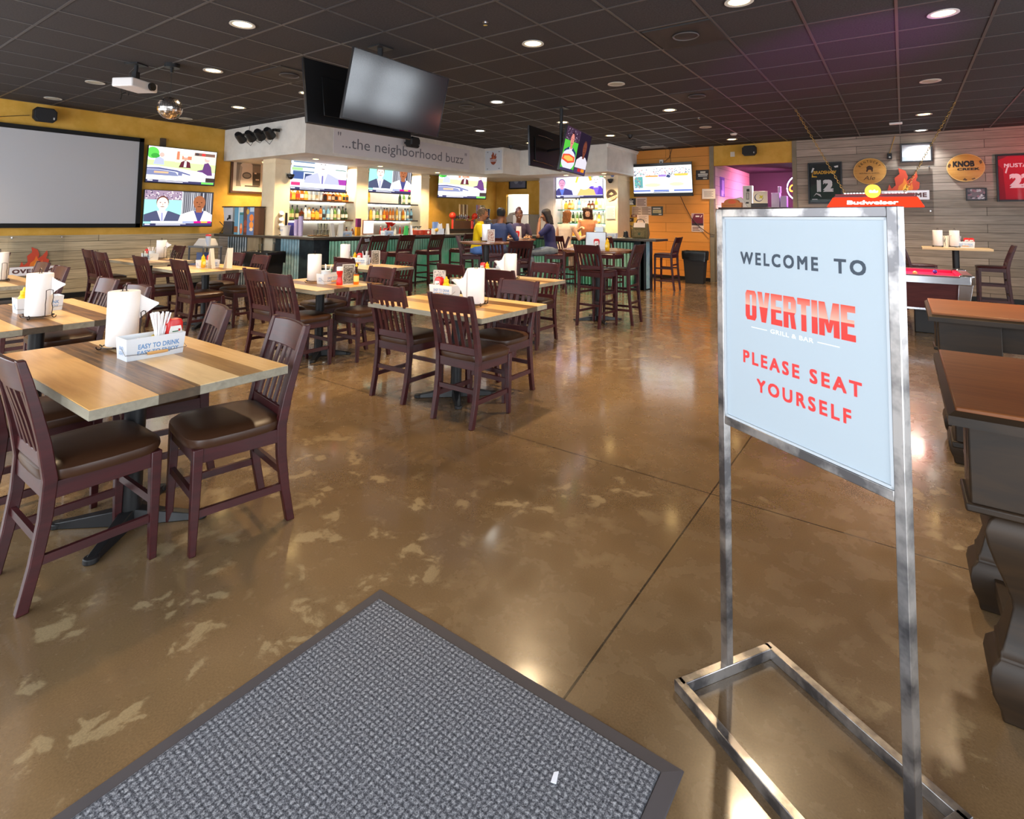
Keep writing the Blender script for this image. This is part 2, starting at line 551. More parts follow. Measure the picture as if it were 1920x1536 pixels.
# wall behind the bar with three piers and recesses
wall_niche = speckle('niche_wall', (222, 208, 186), (230, 216, 196), 3.0, 0.55)
mb = MB(wall_niche)
mb.box(-10.86, -10.75, 6.30, 10.40, 0, SZ)
mb.box(LX, -10.80, 7.18, 7.28, 0, SZ, wall_yellow)
structure(mb.build('wall_bar', smooth=0))
structure(MB(wall_yellow).box(-10.87, -10.55, 10.66, BY - .01, 0, SZ).build('wall_taps', smooth=0))
for i, (a, b) in enumerate(((6.21, 6.56), (8.26, 8.61), (10.37, 10.68))):
    mb = MB(cream).box(-10.75 if i else -10.87, -10.40, a, b, 0, SZ)
    mb.box(-10.75 if i else -10.87, -10.385, a - .012, b + .012, SZ - .10, SZ - .06)
    structure(mb.build('trim_%d' % (5 + i), smooth=0, bevel=.004))
# recess with screen on the far side of the bar
structure(MB(wall_niche).box(-7.95, -6.27, 13.5, 13.6, 0, SZ).build('wall_rear', smooth=0))
grey_white = speckle('grey_white_paint', (196, 188, 186), (206, 198, 196), 3.0, 0.6)
for i, (a, b, mm_) in enumerate(((-8.42, -7.95, grey_white), (-6.35, -6.0, cream))):
    mb = MB(mm_).box(a, b, 13.1, BY, 0, SZ).box(a - .012, b + .012, 13.085, BY, SZ - .12, SZ - .08)
    structure(mb.build('trim_%d' % (8 + i), smooth=0, bevel=.004))

# passage with purple light behind the opening
pas_boards = planks('pale_boards', (224, 200, 172), (232, 210, 184), (150, 130, 110), 'y', 0.24, 4.0, 0.5, 0.1)
purple_dark = paint((84, 50, 66), 0.6)
mb = MB(pas_boards).box(OPX0 - .22, OPX0 - .1, BY + .12, 18.2, 0, 3.05)
structure(mb.build('wall_passage', smooth=0))
mb = MB(paint((64, 52, 56), .6)).box(OPX0 - .2, -2.3, 18.2, 18.3, 0, 3.05).box(-2.3, 1.4, 16.6, 16.7, 0, 3.05, purple_dark).box(-2.3, -2.2, 16.7, 18.3, 0, 3.05, paint((200, 120, 140), .6))
mb.box(1.4, 1.5, BY + .12, 16.7, 0, 3.05, purple_dark)
structure(mb.build('wall_passage_rear', smooth=0))
structure(MB(tile_black).box(OPX0 - .2, 1.5, BY + .12, 18.3, 3.0, 3.1).build('ceiling_passage', smooth=0))
light('passage_tube', 'AREA', (-1.6, 15.2, 2.9), 70, (0.72, 0.22, 1.0), (0, 0, 0), shape='RECTANGLE', size=1.6, size_y=0.4)
light('passage_pink', 'AREA', (-2.6, 16.6, 2.4), 40, (1.0, 0.25, 0.7), (R(70), 0, R(60)), shape='RECTANGLE', size=.5, size_y=0.5)  # pink glow placed in the passage without a fixture of its own
light('passage_lamp', 'SPOT', (-2.75, 14.9, 2.93), 140, (1.0, .92, .8), spot_size=R(120), spot_blend=.6, shadow_soft_size=.08)
tag(MB(emis((240, 190, 255), 5)).tube([(-1.55, 14.6, 2.96), (-1.2, 15.6, 2.96)], .018).build('neon_tube'), 'bright violet tube light on the ceiling of the back passage', 'light')

# kitchen seen through the doorway behind the bar
kw = paint((226, 228, 226), .5)
mb = MB(kw).box(KX0 - .5, KX1 + .5, 16.2, 16.3, 0, 2.8).box(KX0 - .6, KX0 - .5, BY + .12, 16.3, 0, 2.8).box(KX1 + .5, KX1 + .6, BY + .12, 16.3, 0, 2.8)
structure(mb.build('wall_kitchen', smooth=0))
structure(MB(kw).box(KX0 - .6, KX1 + .6, BY + .12, 16.3, 2.7, 2.8).build('ceiling_kitchen', smooth=0))
light('kitchen_lamp', 'AREA', (-9.7, 15.0, 2.66), 60, (.95, 1.0, .98), shape='RECTANGLE', size=.9, size_y=.9)

# ------------------------------------------------------------------ dining chairs and stools
def seat_cushion(w, d, z, h, m, taper=0.93):
    mb = MB(m)
    n = 28
    def ring(k, zz):
        pts = []
        for i in range(n):
            a = 2 * PI * i / n
            c, s_ = math.cos(a), math.sin(a)
            x = math.copysign(abs(c) ** 0.42, c) * w / 2 * k
            y = math.copysign(abs(s_) ** 0.42, s_) * d / 2 * k
            pts.append((x * (1 if y > 0 else 1 + (taper - 1) * (-y / (d / 2))), y, zz))
        return pts
    mb.loft([ring(.97, z), ring(1.0, z + h * .35), ring(.985, z + h * .62), ring(.90, z + h * .86), ring(.70, z + h), ring(.35, z + h * 1.05)])
    return mb

def back_y(z, H0):
    """rake of the rear posts"""
    if z < .45 * H0: 
        t = z / (.45 * H0); return -.235 + .06 * math.sin(t * PI / 2)
    t = (z - .45 * H0) / (.55 * H0); return -.175 - .115 * t ** 1.25

def make_chair(name, label, cat, seat_z, top, padded, group, seatm=None):
    t = thing(name, label, cat, group=group)
    HH = top if top < 1 else top
    def by(z):
        if z < seat_z: return -.235 + .06 * math.sin(z / seat_z * PI / 2)
        u = (z - seat_z) / (top - seat_z); return -.175 - .11 * u ** 1.25
    for sgn in (-1, 1):
        MB(dark_wood).bar([(sgn * .192, .19, 0), (sgn * .190, .187, seat_z * .5), (sgn * .188, .185, seat_z - .01)], [.028, .036, .042], [.028, .036, .042]).build('leg', t, bevel=.004)
    for sgn in (-1, 1):
        zs = [0, seat_z * .35, seat_z * .7, seat_z, seat_z + (top - seat_z) * .3, seat_z + (top - seat_z) * .6, seat_z + (top - seat_z) * .85, top + .004]
        MB(dark_wood).bar([(sgn * (.183 + .012 * z / top), by(z), z) for z in zs], .034, [.038, .04, .044, .046, .042, .038, .034, .028]).build('back_post', t, bevel=.004)
    # curved top rail
    mb = MB(dark_wood)
    rings = []
    for i in range(9):
        x = -.178 + .356 * i / 8
        cv = -.018 * (1 - (x / .178) ** 2)
        zt = top - .006 * (x / .178) ** 2
        zb = top - .125
        rings.append([(x, by(zb) + cv - .011, zb), (x, by(zb) + cv + .011, zb), (x, by(zt) + cv + .010, zt), (x, by(zt) + cv - .010, zt)])
    mb.loft(rings); mb.build('top_rail', t, bevel=.004)
    z0, z1 = seat_z + .07, top - .12
    for i in range(5):
        x = -.128 + .064 * i
        cv = -.018 * (1 - (x / .178) ** 2)
        MB(dark_wood).bar([(x, by(z) + cv * (z - z0) / (z1 - z0), z) for z in (z0, (z0 + z1) / 2, z1)], .030, .011).build('slat', t)
    MB(dark_wood).box(-.172, .172, by(seat_z + .055) - .011, by(seat_z + .055) + .011, seat_z + .03, seat_z + .082).build('lower_rail', t, bevel=.003)
    mb = MB(dark_wood)
    za, zb = seat_z - .075, seat_z - .012
    mb.box(-.178, .178, .176, .198, za, zb).box(-.175, .175, -.19, -.168, za, zb)
    for sgn in (-1, 1): mb.box(sgn * .19 - .011, sgn * .19 + .011, -.17, .18, za, zb)
    mb.build('seat_frame', t, bevel=.002)
    if padded:
        seat_cushion(.445, .43, seat_z - .013, .062, vinyl).build('seat', t, loc=(0, .012, 0))
    else:
        seat_cushion(.44, .43, seat_z - .012, .034, seatm or dark_wood).build('seat', t, loc=(0, .012, 0))
    zz = [.17] if seat_z < .6 else [.20, .46]
    for z in zz:
        for sgn in (-1, 1):
            MB(dark_wood).loft([[(sgn * .188 - .009, -.20, z - .016), (sgn * .188 + .009, -.20, z - .016), (sgn * .188 + .009, -.20, z + .016), (sgn * .188 - .009, -.20, z + .016)],
                                [(sgn * .188 - .009, .18, z - .016), (sgn * .188 + .009, .18, z - .016), (sgn * .188 + .009, .18, z + .016), (sgn * .188 - .009, .18, z + .016)]]).build('stretcher', t)
    for (z, y) in (((.24, .187), (.24, -.192)) if seat_z < .6 else ((.28, .188), (.30, -.2), (.54, -.19))):
        MB(dark_wood).box(-.18, .18, y - .009, y + .009, z - .016, z + .016).build('stretcher', t)
    return t

first = {}
def place(kind, x, y, rz, label, group):
    """y, x = foot of the chair's seat centre"""
    if kind not in first:
        if kind == 'chair':
            o = make_chair('dining_chair', label, 'chair', .46, .92, True, group)
        else:
            o = make_chair('bar_stool', label, 'stool', .76, 1.13, False, group)
        first[kind] = o
        o.location = (x, y, 0); o.rotation_euler = (0, 0, rz)
        return o
    return dup(first[kind], (x, y, 0), rz, label, group)

N_, S_, W_, E_ = 0.0, PI, PI / 2, -PI / 2          # facing +Y, -Y, -X, +X
CG = 'dark wooden slat-back chairs at the dining tables'
tx = 'dark wooden chair, '
CH = [
 # x, back y, facing, label
 (-2.84, .61, N_, tx + 'largest in front, back turned, at the nearest table left of the mat'),
 (-3.52, .61, N_, tx + 'half hidden beside the largest chair at the nearest table'),
 (-2.63, 1.69, S_ - .17, tx + 'facing the camera at the far right corner of the nearest table'),
 (-3.38, 1.70, S_ - .24, tx + 'seen edge-on behind the red ketchup bottle of the nearest table'),
 (-5.55, 1.83, S_, tx + 'shiny back rail left of the nearest paper towel roll'),
 (-4.85, 1.80, S_, tx + 'peeking out right behind the nearest paper towel roll'),
 (-7.90, 1.97, S_, tx + 'in front of the flame sign, back rail leaning over the OVER lettering'),
 (-7.16, 1.94, S_, tx + 'right behind the paper towel roll of the second table'),
 (-10.30, 2.14, S_, tx + 'by the left wall at the far left table under the big screen'),
 (-9.55, 3.02, N_, tx + 'right one of the pair standing against the grey boards'),
 (-10.34, 3.10, N_, tx + 'left one of the pair standing against the grey boards'),
 (-10.75, 4.62, S_, tx + 'behind the two water glasses, facing the camera'),
 (-7.30, 3.12, N_, tx + 'back turned, in front of the two white menu cards'),
 (-8.28, 3.06, N_, tx + 'edge-on, just left of the one before the white menu cards'),
 (-7.40, 4.27, S_, tx + 'far side, in front of the black liner of the left trash can'),
 (-8.18, 4.33, S_, tx + 'far side, in front of the corrugated end of the bar'),
 (-5.48, 3.08, N_, tx + 'back turned, left one at the hot sauce table'),
 (-4.88, 2.98, N_, tx + 'back turned, right one at the hot sauce table'),
 (-4.72, 4.14, S_, tx + 'purple sheen on its back rail, right of the hot sauce bottle'),
 (-5.46, 4.22, S_, tx + 'behind the small menu frame of the hot sauce table'),
 (-6.19, 4.74, N_, tx + 'back turned below the tall stool with the silver plate'),
 (-6.92, 5.98, S_, tx + 'right behind the menu frame of the table nearest the green bar front'),
 (-6.23, 5.94, S_, tx + 'reddish, facing us, right end of the table by the green bar'),
 (-3.42, 3.03, N_, tx + 'left one with its back turned at the middle table'),
 (-2.66, 2.96, N_, tx + 'back turned, right one at the middle table, beside the aisle'),
 (-2.82, 4.07, S_, tx + 'violet sheen on its rail, far right side of the middle table'),
 (-3.58, 4.76, N_, tx + 'back turned, right of the paper towel roll on the middle table'),
 (-4.46, 4.96, N_, tx + 'back turned, only its top rail showing above the middle table caddy'),
 (-3.71, 5.95, S_, tx + 'facing us, far right at the table behind the middle one'),
 (-4.34, 5.98, S_, tx + 'mostly hidden behind the draped towel roll, beyond the middle table'),
]
for x, yb, rz, lb in CH:
    place('chair', x - .285 * math.sin(rz), yb + .285 * math.cos(rz), rz, lb, CG)

SG = 'tall dark wooden bar stools'
stool_text = 'dark wooden bar stool, '
def stool(x, y, rz, lb): return place('stool', x, y, rz, stool_text + lb, SG)
st_plate = stool(-7.95, 6.22, W_ + .5, 'silver plate on its top rail, leftmost at the green bar front')
stool(-8.48, 7.12, W_, 'second from the left at the green bar front')
stool(-8.48, 7.83, W_, 'third from the left at the green bar front')
stool(-8.48, 8.72, W_, 'fourth from the left at the green bar front, seen nearly edge-on')
stool(-8.46, 9.80, W_, 'fifth at the green bar front, left of the woman in yellow')
stool(-3.53, 7.03, N_ - .12, 'back turned, nearest, before the white menus')
stool(-3.37, 7.48, W_ + .05, 'side-on, right of the small high table')
stool(-4.20, 11.66, W_, 'at the right end of the bar beside the orange wall')
stool(-5.22, 7.36, W_ - .5, 'right side of the near round high table, back half turned')
stool(.22, 11.95, E_ + .2, 'left of the high table by the grey boards')
stool(1.22, 12.35, W_, 'right of the high table by the grey boards')
# name plate screwed to the first stool's rail
pm = mat('brushed_plate', (170, 170, 180), .35, metal=.8)
pl = MB(pm).box(-.10, .10, -.006, 0, -.028, .028)
put_text(pl, 'RESERVED', 0, 0, .13, .022, -.0068, paint((60, 64, 90)), .01)
pl.build('name_plate', st_plate, loc=(0, -.300, 1.075), rot=(R(-14), 0, 0))

# ------------------------------------------------------------------ tables
PL = [wood('oak_light', (212, 170, 110), (232, 194, 136), .33, (3, 34, 34), coat=.2), wood('oak_grey', (212, 180, 130), (230, 200, 152), .33, (3, 30, 30), coat=.2),
      wood('plank_dark', (64, 42, 20), (150, 108, 60), .33, (3, 46, 46), coat=.2), wood('plank_mid', (128, 92, 48), (168, 128, 74), .33, (3, 40, 40), coat=.2),
      wood('oak_honey', (214, 160, 92), (232, 182, 112), .33, (3, 30, 30), coat=.2)]
edge_m = wood('table_edge', (132, 124, 108), (156, 148, 130), .5, (3, 30, 30))
edge_d = wood('table_edge_dark', (66, 54, 42), (84, 70, 54), .5, (3, 30, 30))
def pedestal(t, h, r=.045, reach=.33):
    MB(black_metal).cyl((0, 0, .03), r, h - .03, 20).lathe([(.11, 0), (.11, .008)], (0, 0, h - .012), 20).build('column', t)
    mb = MB(black_metal)
    for k in range(4):
        mb.M = RZ_(k * PI / 2 + PI / 4)
        mb.hexa([(0, -.04, 0.0), (reach, -.022, 0.0), (reach, .022, 0.0), (0, .04, 0.0), (0, -.03, .075), (reach, -.016, .022), (reach, .016, .022), (0, .03, .075)])
        mb.cyl((reach - .02, 0, 0), .03, .024, 12)
    mb.M = I4
    mb.build('base', t, bevel=.004)

def table(x0, x1, y0, y1, label, seed, fr=(.29, .20, .21, .14, .16), pat=(4, 2, 1, 3, 0)):
    t = thing('dining_table', label, 'table', ((x0 + x1) / 2, (y0 + y1) / 2, 0), 0, 'plank-topped dining tables')
    mb = MB()
    L, W = (x1 - x0) / 2, (y1 - y0)
    y = -W / 2
    for f, p in zip(fr, pat):
        a, b = y, y + f * W
        e = edge_d if p == 2 else edge_m
        mb.box(-L, L, a, b, .722, .7205 + .0005, e)
        mb.box(-L, L, a, b, .7215, .757, e)
        mb.box(-L + .0015, L - .0015, a + (.0015 if a < -W / 2 + .001 else .0003), b - (.0015 if b > W / 2 - .001 else .0003), .757, .760, PL[p])
        y = b
    mb.build('tabletop', t, smooth=0)
    pedestal(t, .722)
    return t
table(-3.68, -2.39, .75, 1.53, 'nearest dining table, plank top with a white caddy and paper towels, left of the mat', 1)
table(-5.68, -4.38, .86, 1.62, 'second dining table at the left edge, with yellow mustard in its caddy', 2, (.2, .26, .22, .17, .15), (4, 2, 0, 2, 0))
table(-8.35, -7.08, 1.05, 1.81, 'dining table at the far left edge below the flame sign', 3, (.25, .2, .25, .15, .15), (2, 0, 1, 3, 0))
table(-10.35, -9.08, 3.35, 4.12, 'dining table with two water glasses under the wall screens', 4, (.2, .2, .2, .2, .2), (1, 3, 1, 2, 1))
table(-8.28, -7.16, 3.22, 4.10, 'dining table with two white menu cards below the lower wall screen', 5, (.26, .22, .2, .16, .16), (1, 4, 2, 0, 4))
table(-5.62, -4.57, 3.20, 4.02, 'dining table with hot sauce, red squeeze bottle and a small framed menu', 6, (.24, .22, .24, .15, .15), (0, 2, 4, 1, 2))
table(-7.0, -5.85, 4.95, 5.72, 'dining table with a caddy in front of the green corrugated bar', 7, (.22, .2, .24, .17, .17), (1, 0, 1, 4, 0))
table(-3.66, -2.44, 3.06, 3.93, 'middle dining table with ketchup, mustard and a torn paper towel', 8, (.3, .14, .22, .17, .17), (4, 3, 4, 2, 0))
table(-4.42, -3.26, 4.92, 5.66, 'dining table behind the middle one, with a white straw cup', 9, (.22, .26, .2, .16, .16), (1, 0, 3, 0, 1))

walnut = wood('round_top', (92, 52, 30), (130, 80, 48), .25, (6, 24, 24), coat=.3)
def high_table(x, y, r, h, label, top=walnut, square=None):
    t = thing('high_table', label, 'table', (x, y, 0), 0, 'bar-height pedestal tables')
    mb = MB(top)
    if square:
        mb.box(-square[0] / 2, square[0] / 2, -square[1] / 2, square[1] / 2, h - .04, h)
    else:
        mb.lathe([(r - .012, 0), (r, .010), (r, .028), (r - .008, .036)], (0, 0, h - .036), 40)
    mb.build('tabletop', t, bevel=.003 if square else 0)
    pedestal(t, h - .04, .05, .36)
    return t
high_table(-5.85, 7.43, .455, 1.08, 'near round high table with one white paper towel roll')
high_table(-6.45, 9.10, .455, 1.08, 'round high table with food where four people sit')
high_table(-3.70, 7.38, .53, 1.04, 'small round high table with white menus behind the nearest stool')
high_table(.74, 12.35, 0, 1.07, 'long narrow high table with paper towels along the grey board wall', PL[1], (.95, .62))

# heavy carved pub tables on the right
pub_top = wood('pub_table_top', (112, 60, 27), (140, 82, 40), .40, (2.5, 30, 30), coat=.0)
pub_edge = wood('pub_table_body', (30, 20, 11), (54, 37, 20), .5, (3, 3, 20), coat=.0)
def pub_table(x0, y0, y1, x1, label):
    t = thing('pub_table', label, 'table', (x0, y0, 0), 0, 'carved dark pub tables')
    W, L = y1 - y0, x1 - x0
    MB(pub_top).box(.018, L - .018, .018, W - .018, .905, .92).build('tabletop', t, bevel=.004)
    MB(pub_edge).loft([[(.0, .0, .868), (L, 0, .868), (L, W, .868), (0, W, .868)], [(.0, 0, .895), (L, 0, .895), (L, W, .895), (0, W, .895)], [(.018, .018, .908), (L - .018, .018, .908), (L - .018, W - .018, .908), (.018, W - .018, .908)]]).build('top_moulding', t, smooth=20)
    for px, q in ((.05, 0), (L - .35, 1)):
        for py in (.10, W - .28):
            mb = MB(pub_edge)
            mb.box(px, px + .30, py, py + .18, .615, .868)
            mb.box(px - .012, px + .312, py - .012, py + .192, .595, .62)
            mb.build('leg_block', t, bevel=.006)
            # vase-shaped leg with a scroll foot
            mb = MB(pub_edge)
            prof = [(.072, .595), (.098, .575), (.108, .545), (.103, .505), (.088, .455), (.066, .395), (.050, .345), (.047, .32), (.055, .285), (.068, .235), (.078, .205), (.083, .198), (.083, .180), (.088, .176), (.104, .155), (.110, .120), (.104, .075), (.088, .035), (.082, .0)]
            cx, cy = px + .14, py + .09
            mb.loft([[(cx - a, cy - a * .82, z), (cx + a, cy - a * .82, z), (cx + a, cy + a * .82, z), (cx - a, cy + a * .82, z)] for a, z in prof])
            mb.build('leg', t, smooth=45, bevel=.010, seg=3)
    MB(pub_edge).box(.05, L - .05, .14, .165, .70, .868).box(.05, L - .05, W - .165, W - .14, .70, .868).build('apron', t)
    MB(pub_edge).box(.16, L - .16, W / 2 - .03, W / 2 + .03, .085, .14).box(.15, .25, .2, W - .2, .085, .14).build('stretcher', t, bevel=.004)
    return t
pub_table(.095, 2.11, 3.07, 2.3, 'nearest carved dark wooden pub table at the right edge of the picture')
pub_table(.115, 4.28, 5.13, 2.3, 'second carved dark pub table, behind the nearest one')
DC = 'chairs at the carved pub tables'
place('chair', 1.0, 3.75, N_ + PI, 'dark wooden chair with padded seat between the two carved pub tables', DC)
place('chair', .98, 5.42, S_, 'dark wooden chair whose long top rail shows above the second carved pub table', DC)

# ------------------------------------------------------------------ entrance mat
rub = mat('mat_rubber', (72, 68, 72), .7)
m = mat('mat_carpet', (96, 98, 106), .95, spec=.1)
t, N, L, b = nt(m)
v = coords(t)
sep = node(t, 'ShaderNodeSeparateXYZ'); L.new(v, sep.inputs[0])
def wave(ax, per):
    q = node(t, 'ShaderNodeMath', operation='MULTIPLY'); L.new(sep.outputs[ax], q.inputs[0]); q.inputs[1].default_value = 2 * PI / per
    s_ = node(t, 'ShaderNodeMath', operation='SINE'); L.new(q.outputs[0], s_.inputs[0]); return s_.outputs[0]
nz = node(t, 'ShaderNodeTexNoise', i_Scale=150.0, i_Detail=5, i_Roughness=.85); L.new(v, nz.inputs['Vector'])
a = node(t, 'ShaderNodeMath', operation='MULTIPLY'); L.new(wave(0, .036), a.inputs[0]); L.new(wave(1, .036), a.inputs[1])
ab = node(t, 'ShaderNodeMath', operation='ABSOLUTE'); L.new(a.outputs[0], ab.inputs[0])
mu = node(t, 'ShaderNodeMath', operation='MULTIPLY_ADD'); L.new(ab.outputs[0], mu.inputs[0]); mu.inputs[1].default_value = .13
L.new(nz.outputs['Fac'], mu.inputs[2])
r = ramp(t, [(.36, S(30, 31, 36)), (.54, S(98, 100, 108)), (.74, S(200, 202, 210))]); L.new(mu.outputs[0], r.inputs[0])
L.new(r.outputs[0], b.inputs['Base Color'])
bp = node(t, 'ShaderNodeBump', i_Strength=.9, i_Distance=.006); L.new(mu.outputs[0], bp.inputs['Height']); L.new(bp.outputs[0], b.inputs['Normal'])
carpet = m
t = thing('entrance_mat', 'dark grey ribbed entrance mat with black rubber border on the floor in front', 'mat', (-1.71, -.60, 0))
mw, mh = 1.20, 2.13
mb = MB(rub)
o4 = [(0, 0), (mw, 0), (mw, mh), (0, mh)]
ring = lambda i, z: [(i if x == 0 else mw - i, i if y == 0 else mh - i, z) for x, y in o4]
mb.loft([ring(0, 0), ring(.002, .004), ring(.045, .009), ring(.05, .006)], cap=False)
mb.build('rubber_border', t, smooth=0)
MB(carpet).loft([ring(.048, .001), ring(.048, .011), ring(.052, .013)]).build('carpet_field', t, smooth=0)
mb = MB(paint((225, 228, 240)))
mb.loft([[(0, 0, .0003), (.014, .004, .0003), (.004, .034, .0003), (-.006, .026, .0003)], [(0, 0, .002), (.014, .004, .003), (.004, .034, .004), (-.006, .026, .002)]])
tag(mb.build('paper_scrap', loc=(-.775, 1.285, .0135)), 'tiny white paper scrap lying on the entrance mat', 'paper')

# ------------------------------------------------------------------ welcome sign
steel = speckle('raw_steel', (112, 110, 112), (196, 192, 190), 9.0, .3, spec=.5)
steel.node_tree.nodes['Principled BSDF'].inputs['Metallic'].default_value = .9
sgn = thing('welcome_sign', 'standing steel-framed welcome sign with red and black lettering in the right foreground', 'sign', (-.2575, 1.7825, 0), math.atan2(-.295, .485))
hl, q = .284, .0135
mb = MB(steel)
for y in (-.19, .19): mb.box(-hl - q, hl + q, y - q, y + q, 0, .034)
for x in (-hl, hl): mb.box(x - q, x + q, -.19, .19, 0, .034)
mb.build('base_frame', sgn, bevel=.002)
for x in (-hl, hl):
    MB(steel).box(x - q, x + q, -q, q, .034, 1.505).build('post', sgn, bevel=.002)
for z in (1.478, .797): MB(steel).box(-hl + q, hl - q, -q, q, z, z + .027).build('cross_rail', sgn, bevel=.002)
mb = MB(paint((190, 196, 202), .4))
for x in (-hl + q + .004, hl - q - .004): mb.box(x - .004, x + .004, -.011, -.002, .824, 1.478)
mb.box(-hl + q, hl - q, -.011, -.002, .824, .831).box(-hl + q, hl - q, -.011, -.002, 1.471, 1.478)
mb.build('inner_lip', sgn)
MB(mat('sign_board', (176, 188, 197), .45)).box(-hl + q, hl - q, -.005, .005, .824, 1.478).build('board', sgn, smooth=0)
ink, red = paint((62, 72, 84), .6), paint((224, 60, 58), .6)
yy = -.0056
for s_, cx, cz, tw, m_ in (('WELCOME', -.062, 1.347, .278, ink), ('TO', .168, 1.347, .088, ink), ('PLEASE', -.092, 1.035, .205, red), ('SEAT', .118, 1.035, .150, red), ('YOURSELF', 0.01, .958, .305, red)):
    mb = MB(m_); put_text(mb, s_, cx, cz, tw, .040, yy, m_, .035, 1.35); mb.build('lettering', sgn, smooth=0)
mb = MB(red)
# OVERTIME wordmark: tall condensed letters, lighter across the upper half
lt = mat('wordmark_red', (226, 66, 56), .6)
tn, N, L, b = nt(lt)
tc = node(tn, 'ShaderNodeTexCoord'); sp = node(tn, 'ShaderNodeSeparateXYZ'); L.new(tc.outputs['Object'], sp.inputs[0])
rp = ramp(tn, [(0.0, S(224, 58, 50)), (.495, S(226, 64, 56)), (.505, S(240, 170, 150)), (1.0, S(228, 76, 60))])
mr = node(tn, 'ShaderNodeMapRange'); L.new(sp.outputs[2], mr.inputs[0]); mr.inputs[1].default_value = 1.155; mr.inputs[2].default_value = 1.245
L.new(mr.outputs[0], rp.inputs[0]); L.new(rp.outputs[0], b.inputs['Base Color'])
q_ = lambda a, b_, c_, d_: [(a, c_), (b_, c_), (b_, d_), (a, d_)]
GLYPH = {'O': [[(.0, .12), (.14, 0), (.40, 0), (.40, 1), (.14, 1), (0, .88)], [(.60, 0), (.86, 0), (1, .12), (1, .88), (.86, 1), (.60, 1)], q_(.3, .7, 0, .15), q_(.3, .7, .85, 1)],
         'V': [[(.0, 1), (.38, 1), (.64, 0), (.32, 0)], [(.36, 0), (.68, 0), (1, 1), (.64, 1)]], 'E': [q_(0, .44, 0, 1), q_(0, 1, 0, .19), q_(0, .92, .41, .60), q_(0, 1, .81, 1)],
         'R': [q_(0, .40, 0, 1), q_(0, .84, .82, 1), q_(0, .84, .42, .60), [(.60, .44), (.84, .42), (1, .54), (1, .88), (.84, 1), (.60, .98)], [(.50, .46), (.84, .46), (1, 0), (.62, 0)]],
         'T': [q_(0, 1, .80, 1), q_(.30, .70, 0, 1)], 'I': [q_(0, 1, 0, 1)], 'M': [q_(0, .28, 0, 1), q_(.72, 1, 0, 1), [(0, 1), (.30, 1), (.58, .12), (.42, .12)], [(.42, .12), (.58, .12), (1, 1), (.70, 1)]]}
for i, ch in enumerate('OVERTIME'):
    wd = [.043, .046, .040, .043, .041, .018, .060, .040][i]
    x0 = -.182 + sum([.043, .046, .040, .043, .041, .018, .060, .040][:i]) + i * .0045
    for k, P_ in enumerate(GLYPH[ch]):
        mb.poly([(x0 + a * wd, yy - .0002 - k * .00004, 1.154 + b_ * .092) for a, b_ in P_], lt)
mb.build('wordmark', sgn, smooth=0)
wh = paint((250, 252, 255), .5)
mb = MB(wh)
put_text(mb, 'GRILL & BAR', -.015, 1.133, .145, .013, yy, wh, .02, 1.1)
mb.poly([(-.16, yy, 1.131), (-.10, yy, 1.131), (-.10, yy, 1.1335), (-.16, yy, 1.1335)]); mb.poly([(.07, yy, 1.131), (.135, yy, 1.131), (.135, yy, 1.1335), (.07, yy, 1.1335)])
mb.build('tagline', sgn, smooth=0)
tp = MB(mat('torn_tape', (232, 234, 238), .5)).loft([[(-hl - .0145, -.012, 1.44), (-hl - .0145, .012, 1.44), (-hl - .0145, .012, 1.50), (-hl - .0145, -.012, 1.50)], [(-hl - .022, -.006, 1.452), (-hl - .022, .008, 1.455), (-hl - .022, .006, 1.492), (-hl - .022, -.008, 1.49)]])
tp.build('tape', sgn)

# ------------------------------------------------------------------ ceiling fixtures
warm, cool, paleW = (1.0, .73, .43), (.93, .97, 1.0), (1.0, .84, .62)
trim_w = paint((205, 200, 190), .5)
glow_w, glow_c, glow_off = emis((255, 214, 140), 9), emis((255, 252, 240), 9), paint((176, 172, 156), .5)
DL = [(-5.23, 2.72, 'warm'), (-7.22, 3.40, 'warm'), (-9.31, 2.77, 'off'), (-11.2, 2.78, 'off'), (-9.29, 4.83, 'warm'), (-7.31, 4.83, 'warm'), (-11.26, 4.83, 'off'),
      (-3.17, 4.78, 'warm'), (-5.25, 6.89, 'cool'), (-7.27, 8.96, 'cool'), (-1.09, 4.82, 'warm'), (.34, 6.1, 'warm'), (-3.16, 6.85, 'off'), (-3.16, 8.96, 'warm'),
      (.34, 8.92, 'off'), (.34, 11.59, 'warm'), (.34, 13.55, 'cool'), (-5.21, 10.98, 'warm'), (-3.14, 10.96, 'off'), (-3.11, 12.89, 'warm'), (-5.27, 9.01, 'warm'), (-7.37, 11.05, 'warm'), (-5.23, 13.1, 'off')]
ORD = {'warm': 'lit warm recessed ceiling light', 'cool': 'lit white recessed ceiling light', 'off': 'unlit recessed ceiling light'}
